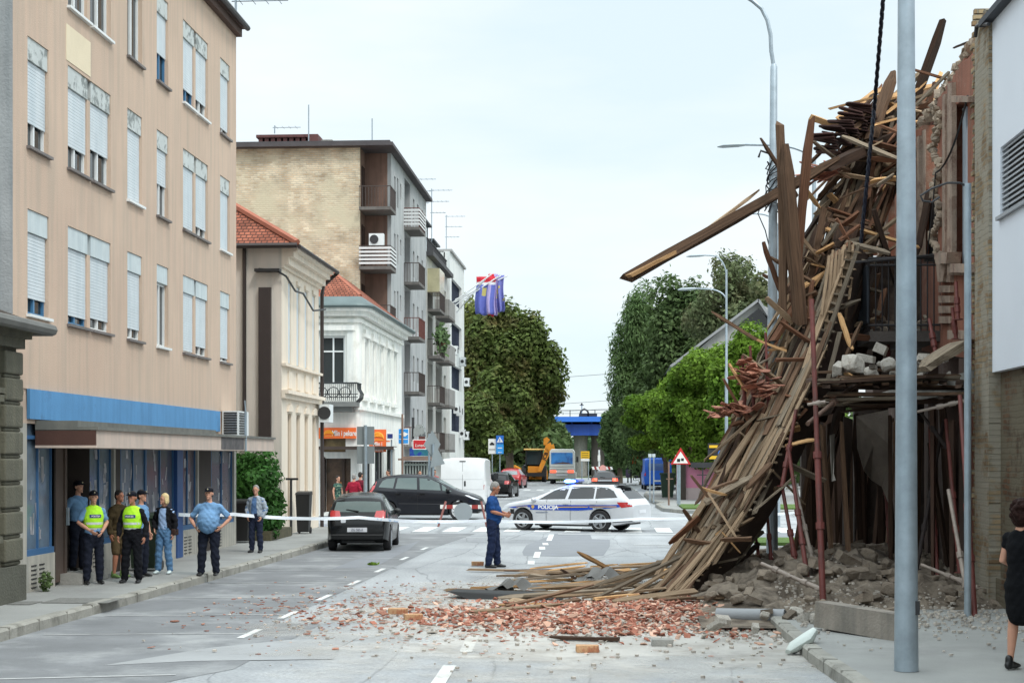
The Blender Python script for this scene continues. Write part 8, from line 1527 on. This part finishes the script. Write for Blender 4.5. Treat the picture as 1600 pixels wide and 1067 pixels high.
# timber baulk, grey drain pipe, fallen lamp head
a_=gnd(1283,982,.15);b_=gnd(1412,1000,.15); q=MB(); q.beam((a_.x,a_.y,.34),(b_.x,b_.y,.30),.22,.32); o=q.obj('concrete_beam',pm('dusty_concrete_beam',s(140,132,122),var=.2,scale=3,streak=.3,bump=.4)); tag(o,'long dusty beam block lying on the pavement left of the near pole','beam')
a_=gnd(1120,972,.02);b_=gnd(1226,976,.02); t=thing('drain_pipe','fallen grey plastic drain pipe at the foot of the rubble','pipe',(a_.x,a_.y,.02)); q=MB(); q.tube([(a_.x,a_.y,.12),(b_.x,b_.y,.14)],.1,16); q.obj('pipe',pm('grey_plastic_pipe',s(136,138,140),var=.1,rough=.5),t,smooth=True); q=MB(); q.disc((b_.x,b_.y,.14),(b_-a_),.085,.03,16); q.obj('hollow_end',BLACKP,t)
g=gnd(1252,1024,.0); t=thing('fallen_lamp_head','pale fallen street lamp head leaning on the right kerb','lamp head',(g.x,g.y,0)); q=MB(); q.tube([(g.x-.16,g.y-.05,.05),(g.x-.09,g.y,.10),(g.x+.08,g.y+.03,.2),(g.x+.17,g.y+.05,.3)],[(.05,.03),(.11,.07),(.13,.08),(.06,.04)],12,side=(0,1,0)); q.obj('housing',pm('lamp_shell',s(196,204,198),var=.05,rough=.4),t,smooth=True); q=MB(); q.tube([(g.x-.1,g.y+.02,.04),(g.x+.12,g.y+.06,.16)],[(.07,.03),(.09,.03)],10,side=(0,1,0)); q.obj('lens',BLACKP,t)
# sheet metal and planks on the road
TINR=pm('bent_tin_sheet',s(92,91,88),var=.2,rough=.55,metal=.3,bump=.2)
def sheetm(label,px,zs,mat,th=.01):
    t=thing('metal_sheet',label,'metal sheet',tuple(gnd(*px[0]))); m=MB(); P=[]; 
    for (a,b),z in zip(px,zs): g=gnd(a,b); P.append((g.x,g.y,z))
    m.prism(P,(0,0,th)); m.obj('sheet',mat,t)
q=MB(); g0=gnd(708,936);g1=gnd(880,938); 
t=thing('metal_sheet','long dark bent gutter sheet lying on the road, leftmost debris piece','metal sheet',tuple(g0)); m=MB(); m.add([(g0.x-.1,g0.y,.13),(g1.x,g1.y,.07),(g1.x,g1.y-.1,.01),(g0.x+.25,g0.y-.1,.015),(g0.x,g0.y+.6,.12),(g1.x,g1.y+.5,.09)],[(0,1,2,3),(0,1,5,4)]); m.obj('sheet',pm('dark_tin',s(34,35,36),var=.2,rough=.8,bump=.1),t,norm=False)
def foldsheet(label,cx,cy,wd,dp,h,mat,seed,dirx=0):
    g=gnd(cx,cy); t=thing('metal_sheet',label,'metal sheet',tuple(g)); m=MB(); r=random.Random(seed); nx=14
    for i in range(nx+1):
        u=i/nx
        for j in range(5):
            v=j/4; m.v.append(Vector((g.x+(u-.5)*wd+v*.2,g.y+(v-.3)*dp,.02+h*math.sin(math.pi*min(1,u*1.1))*(1-abs(v-.5))+.04*math.sin(u*25)*1+.03*r.random())))
    for i in range(nx):
        for j in range(4): a=i*5+j; m.f.append((a,a+1,a+6,a+5)); m.mi.append(0)
    m.obj('sheet',mat,t,norm=False,smooth=30)
foldsheet('crumpled grey tin sheet humped beside the plank pile',938,915,1.1,.8,.3,TINR,1); foldsheet('torn grey tin strip standing on the gutter sheet',800,928,1.0,.5,.22,TINR,2)
GR='planks lying on the road'
pl=[(903,862,962,902,'raw','split raw plank sticking up from the debris towards the police car'),(876,889,905,908,'dark','short dark stick left of the raw plank'),(860,1001,966,1004,'dark','dark thin board lying on the road in front of the tile heap'),(735,893,1035,900,'tan','long tan board lying behind the tin sheets'),(700,925,1040,935,'tan','long thin board in front of the gutter sheet')]
for a,b,c,d,mk,lab in pl:
    g0,g1=gnd(a,b),gnd(c,d); z0,z1=.05,.05
    if 'raw' in lab and 'sticking' in lab: g0=at(a,b,gnd(930,905).y); g1=gnd(c,d); g1.z=.1; plank(g0,g1,.16,.06,mk,label=lab,group=None); continue
    if 'short dark stick' in lab: g0=at(a,b,gnd(900,908).y); plank(g0,g1,.1,.05,mk,label=lab,group=None); continue
    plank((g0.x,g0.y,z0),(g1.x,g1.y,z1),.12,.04,mk,label=lab,group=None)
for i in range(75):
    cx=rq.uniform(800,1150); cy=rq.uniform(893,965); g=gnd(cx,cy); a=rq.gauss(0,.45); L=rq.uniform(.4,1.7); z=.05+rq.random()*.28*max(0,(cx-820)/300); d=Vector((math.cos(a),math.sin(a)*1.2,rq.uniform(-.05,.14))); plank((g.x-d.x*L/2,g.y-d.y*L/2,max(.04,z)),(g.x+d.x*L/2,g.y+d.y*L/2,max(.05,z+d.z*L)),rq.uniform(.05,.16),.035,rq.choice(('tan','tan','grey','brown','raw')),name='broken_board',label='loose broken board lying in the debris on the road',group=GR,roll=rq.uniform(-.4,.4))
for i in range(12):  # boards fanning from the slope foot to the left
    a0=rq.uniform(1000,1060); b0=rq.uniform(925,950); g0=gnd(a0-rq.uniform(0,110),b0); p1=at(a0+rq.uniform(60,140),b0-rq.uniform(50,120),24.6+rq.uniform(-.3,.4)); plank((g0.x,g0.y,.08+rq.random()*.15),p1,rq.uniform(.05,.1),.035,rq.choice(('tan','tan','raw','grey')),name='long_board',label='long thin board fanning out from the foot of the slope',group='boards fanning from the slope foot',roll=rq.uniform(-.5,.5))
# tile shards : 300 things, the rest one scatter object
def shardmesh(k,mat):
    r=random.Random(k); n=r.choice((4,5,5)); pts=[]; 
    for i in range(n): a=6.283*i/n+r.uniform(-.3,.3); pts.append((math.cos(a)*r.uniform(.6,1.1),math.sin(a)*r.uniform(.35,.75),0))
    m=MB(); m.prism(pts,(0,0,.16)); return m
SH=[]
for k in range(12):
    o=shardmesh(k,None).obj('tile_shard',(TR,TR,TR,TP)[k%4]); SH.append(o.data); bpy.data.objects.remove(o)
def heap(x,y): 
    return .15*max(0,1-((x-1.15)/1.5)**2)*max(0,1-((y-23.0)/1.9)**2)+.07*max(0,1-((x+.3)/1.5)**2)*max(0,1-((y-22.6)/1.7)**2)
def spot(rr,dense):
    while 1:
        if dense: x=rr.gauss(.0,1.3); y=rr.gauss(22.1,1.0)
        else: x=rr.gauss(-1.7,2.0); y=rr.gauss(23.2,2.1)
        if -6.3<x<2.15 and 17.6<y<30: return x,y
rw=random.Random(5)
for i in range(300):
    dense=i<150; x,y=spot(rw,dense); sz=rw.uniform(.05,.11) if dense else rw.uniform(.04,.09); o=bpy.data.objects.new('tile_shard',rw.choice(SH)); COL.objects.link(o); o.location=(x,y,heap(x,y)+.015+(.05*rw.random() if dense else 0)); f=.5 if dense else .12; o.rotation_euler=(rw.uniform(-f,f),rw.uniform(-f,f),rw.uniform(0,6.28)); o.scale=(sz,sz,sz); tag(o,'broken red roof tile shard lying on the road debris fan','tile shard','tile shards on the road')
m=MB(); TM=[]
for i in range(8600):
    dense=i<4600; x,y=spot(rw,dense)
    if not dense and rw.random()<.35: x=rw.gauss(.2,1.6); y=rw.gauss(22.4,1.5); 
    if x>2.1 or x<-6.3: continue
    sz=rw.uniform(.025,.085)*(1 if dense else .6); rt=Euler((rw.uniform(-.6,.6),rw.uniform(-.6,.6),rw.uniform(0,6.28))).to_matrix() if dense else Euler((rw.uniform(-.1,.1),rw.uniform(-.1,.1),rw.uniform(0,6.28))).to_matrix(); n=rw.choice((4,5)); pts=[]
    for k in range(n): a=6.283*k/n+rw.uniform(-.35,.35); pts.append(Vector((x,y,heap(x,y)*(1 if dense else .8)+.006+(.03*rw.random() if dense else 0)))+rt@Vector((math.cos(a)*sz*rw.uniform(.6,1.1),math.sin(a)*sz*rw.uniform(.35,.8),0)))
    m.cm=0 if rw.random()<(.6 if dense else .55) else (1 if rw.random()<.6 else 2); m.prism(pts,rt@Vector((0,0,sz*.22)))
TRI=pm('tile_crumb_red',s(148,94,76),var=.3,scale=9,rough=.9,bump=.2,island=.35); TPI=pm('tile_crumb_pale',s(194,158,138),var=.2,scale=9,rough=.9,bump=.2,island=.25); TGI=pm('plaster_crumb',s(176,168,158),var=.2,scale=9,rough=.95,bump=.2,island=.25)
o=m.obj('tile_crumbs',[TRI,TPI,TGI],norm=False); o['kind']='stuff'
m=MB()   # heap under the shards
for j in range(31):
    for i in range(41): x=-2.2+4.6*i/40; y=20.6+4.6*j/30; z=heap(x,y); m.v.append(Vector((x,y,(z-.03 if z>.0 else -.04)+.02*noise.noise(Vector((x*8,y*8,0))))))
for j in range(30):
    for i in range(40): a=j*41+i; m.f.append((a,a+1,a+42,a+41)); m.mi.append(0)
o=m.obj('tile_heap',pm('tile_heap_dust',s(152,104,84),var=.35,scale=9,rough=1,bump=1,bs=25,col2=s(120,80,64),c2pos=(.48,.6),c2scale=8),norm=False); o['kind']='stuff'
m=MB()   # dust and chips near the pavement and everywhere
for i in range(2600):
    if i<1500: x=rw.gauss(.3,2.2); y=rw.gauss(22.6,2.6)
    else: x=rw.uniform(1.4,5.4); y=rw.gauss(21,1.0)
    if x>5.4 or x<-6.5 or y<14: continue
    z=.155 if x>2.4 else .016; sz=rw.uniform(.008,.035); m.rock((x,y,z+sz*.4+(heap(x,y) if x<2.2 else max(0,moundz(x,y)-.15))),(sz,sz,sz*.7),i,0) if False else m.prism([Vector((x+math.cos(a)*sz*rw.uniform(.6,1.1),y+math.sin(a)*sz*rw.uniform(.6,1.1),z+(heap(x,y) if x<2.2 else max(0,moundz(x,y)-.15)))) for a in (0,1.3,2.6,3.9,5.1)],(0,0,sz*.8))
o=m.obj('plaster_chips',TGI,norm=False); o['kind']='stuff'
# single bricks on the road
BRK=pm('orange_brick',s(186,146,108),var=.2,scale=8,bump=.4,col2=s(160,104,74),c2pos=(.5,.6),c2scale=6)
for a,b,rot,lab in ((918,1020,.1,'whole orange brick alone on the near road, front right'),(622,960,-.2,'pale orange brick on the left of the debris fan'),(646,969,.3,'second brick just right of the pale one on the left'),(746,884,.1,'pale flat brick behind the debris near the man in blue'),(790,925,.2,'grey block brick beside the gutter sheet'),(1035,1010,0,'grey broken block at the front of the tile heap')):
    g=gnd(a,b); q=MB(); q.hexa([(x*(.13+rw.uniform(-.01,.01)),y*(.065+rw.uniform(-.006,.006)),z+rw.uniform(-.004,.004)) for x,y,z in ((-1,-1,0),(1,-1,0),(1,1,0),(-1,1,0),(-1,-1,.085),(1,-1,.085),(1,1,.085),(-1,1,.085))]); o=q.obj('brick',BRK if 'grey' not in lab else CONC); bv=o.modifiers.new('b','BEVEL'); bv.width=.006; o.location=(g.x,g.y,.012); o.rotation_euler=(0,0,rot); tag(o,lab,'brick')
# ================= split loose pieces into parts of their own =================
def split_loose(names,cap=60):
    for o in [o for o in bpy.data.objects if o.type=='MESH' and o.parent and o.name.split('.')[0] in names]:
        me=o.data; n=len(me.vertices); par=list(range(n))
        def fd(a):
            while par[a]!=a: par[a]=par[par[a]]; a=par[a]
            return a
        for p in me.polygons:
            v=p.vertices
            for k in v[1:]: par[fd(k)]=fd(v[0])
        isl={}
        for p in me.polygons: isl.setdefault(fd(p.vertices[0]),[]).append(p)
        if len(isl)<2 or len(isl)>cap: continue
        base=o.name.split('.')[0]
        for ps in list(isl.values())[1:]:
            mp={}; vs=[]; fs=[]
            for p in ps:
                f=[]
                for v in p.vertices:
                    if v not in mp: mp[v]=len(vs); vs.append(tuple(me.vertices[v].co))
                    f.append(mp[v])
                fs.append(f)
            m2=bpy.data.meshes.new(base); m2.from_pydata(vs,[],fs); [m2.materials.append(x) for x in me.materials]; q=bpy.data.objects.new(base,m2); COL.objects.link(q); q.parent=o.parent
        keep={v for p in list(isl.values())[0] for v in p.vertices}
        bm=bmesh.new(); bm.from_mesh(me); bm.verts.ensure_lookup_table(); bmesh.ops.delete(bm,geom=[v for v in bm.verts if v.index not in keep],context='VERTS'); bm.to_mesh(me); bm.free()
split_loose({'shopfront_base','crossbar','window_back','inner_wall','ground_floor_pier','opening_shade_panel','moulding','side_wall','recess','collar'})
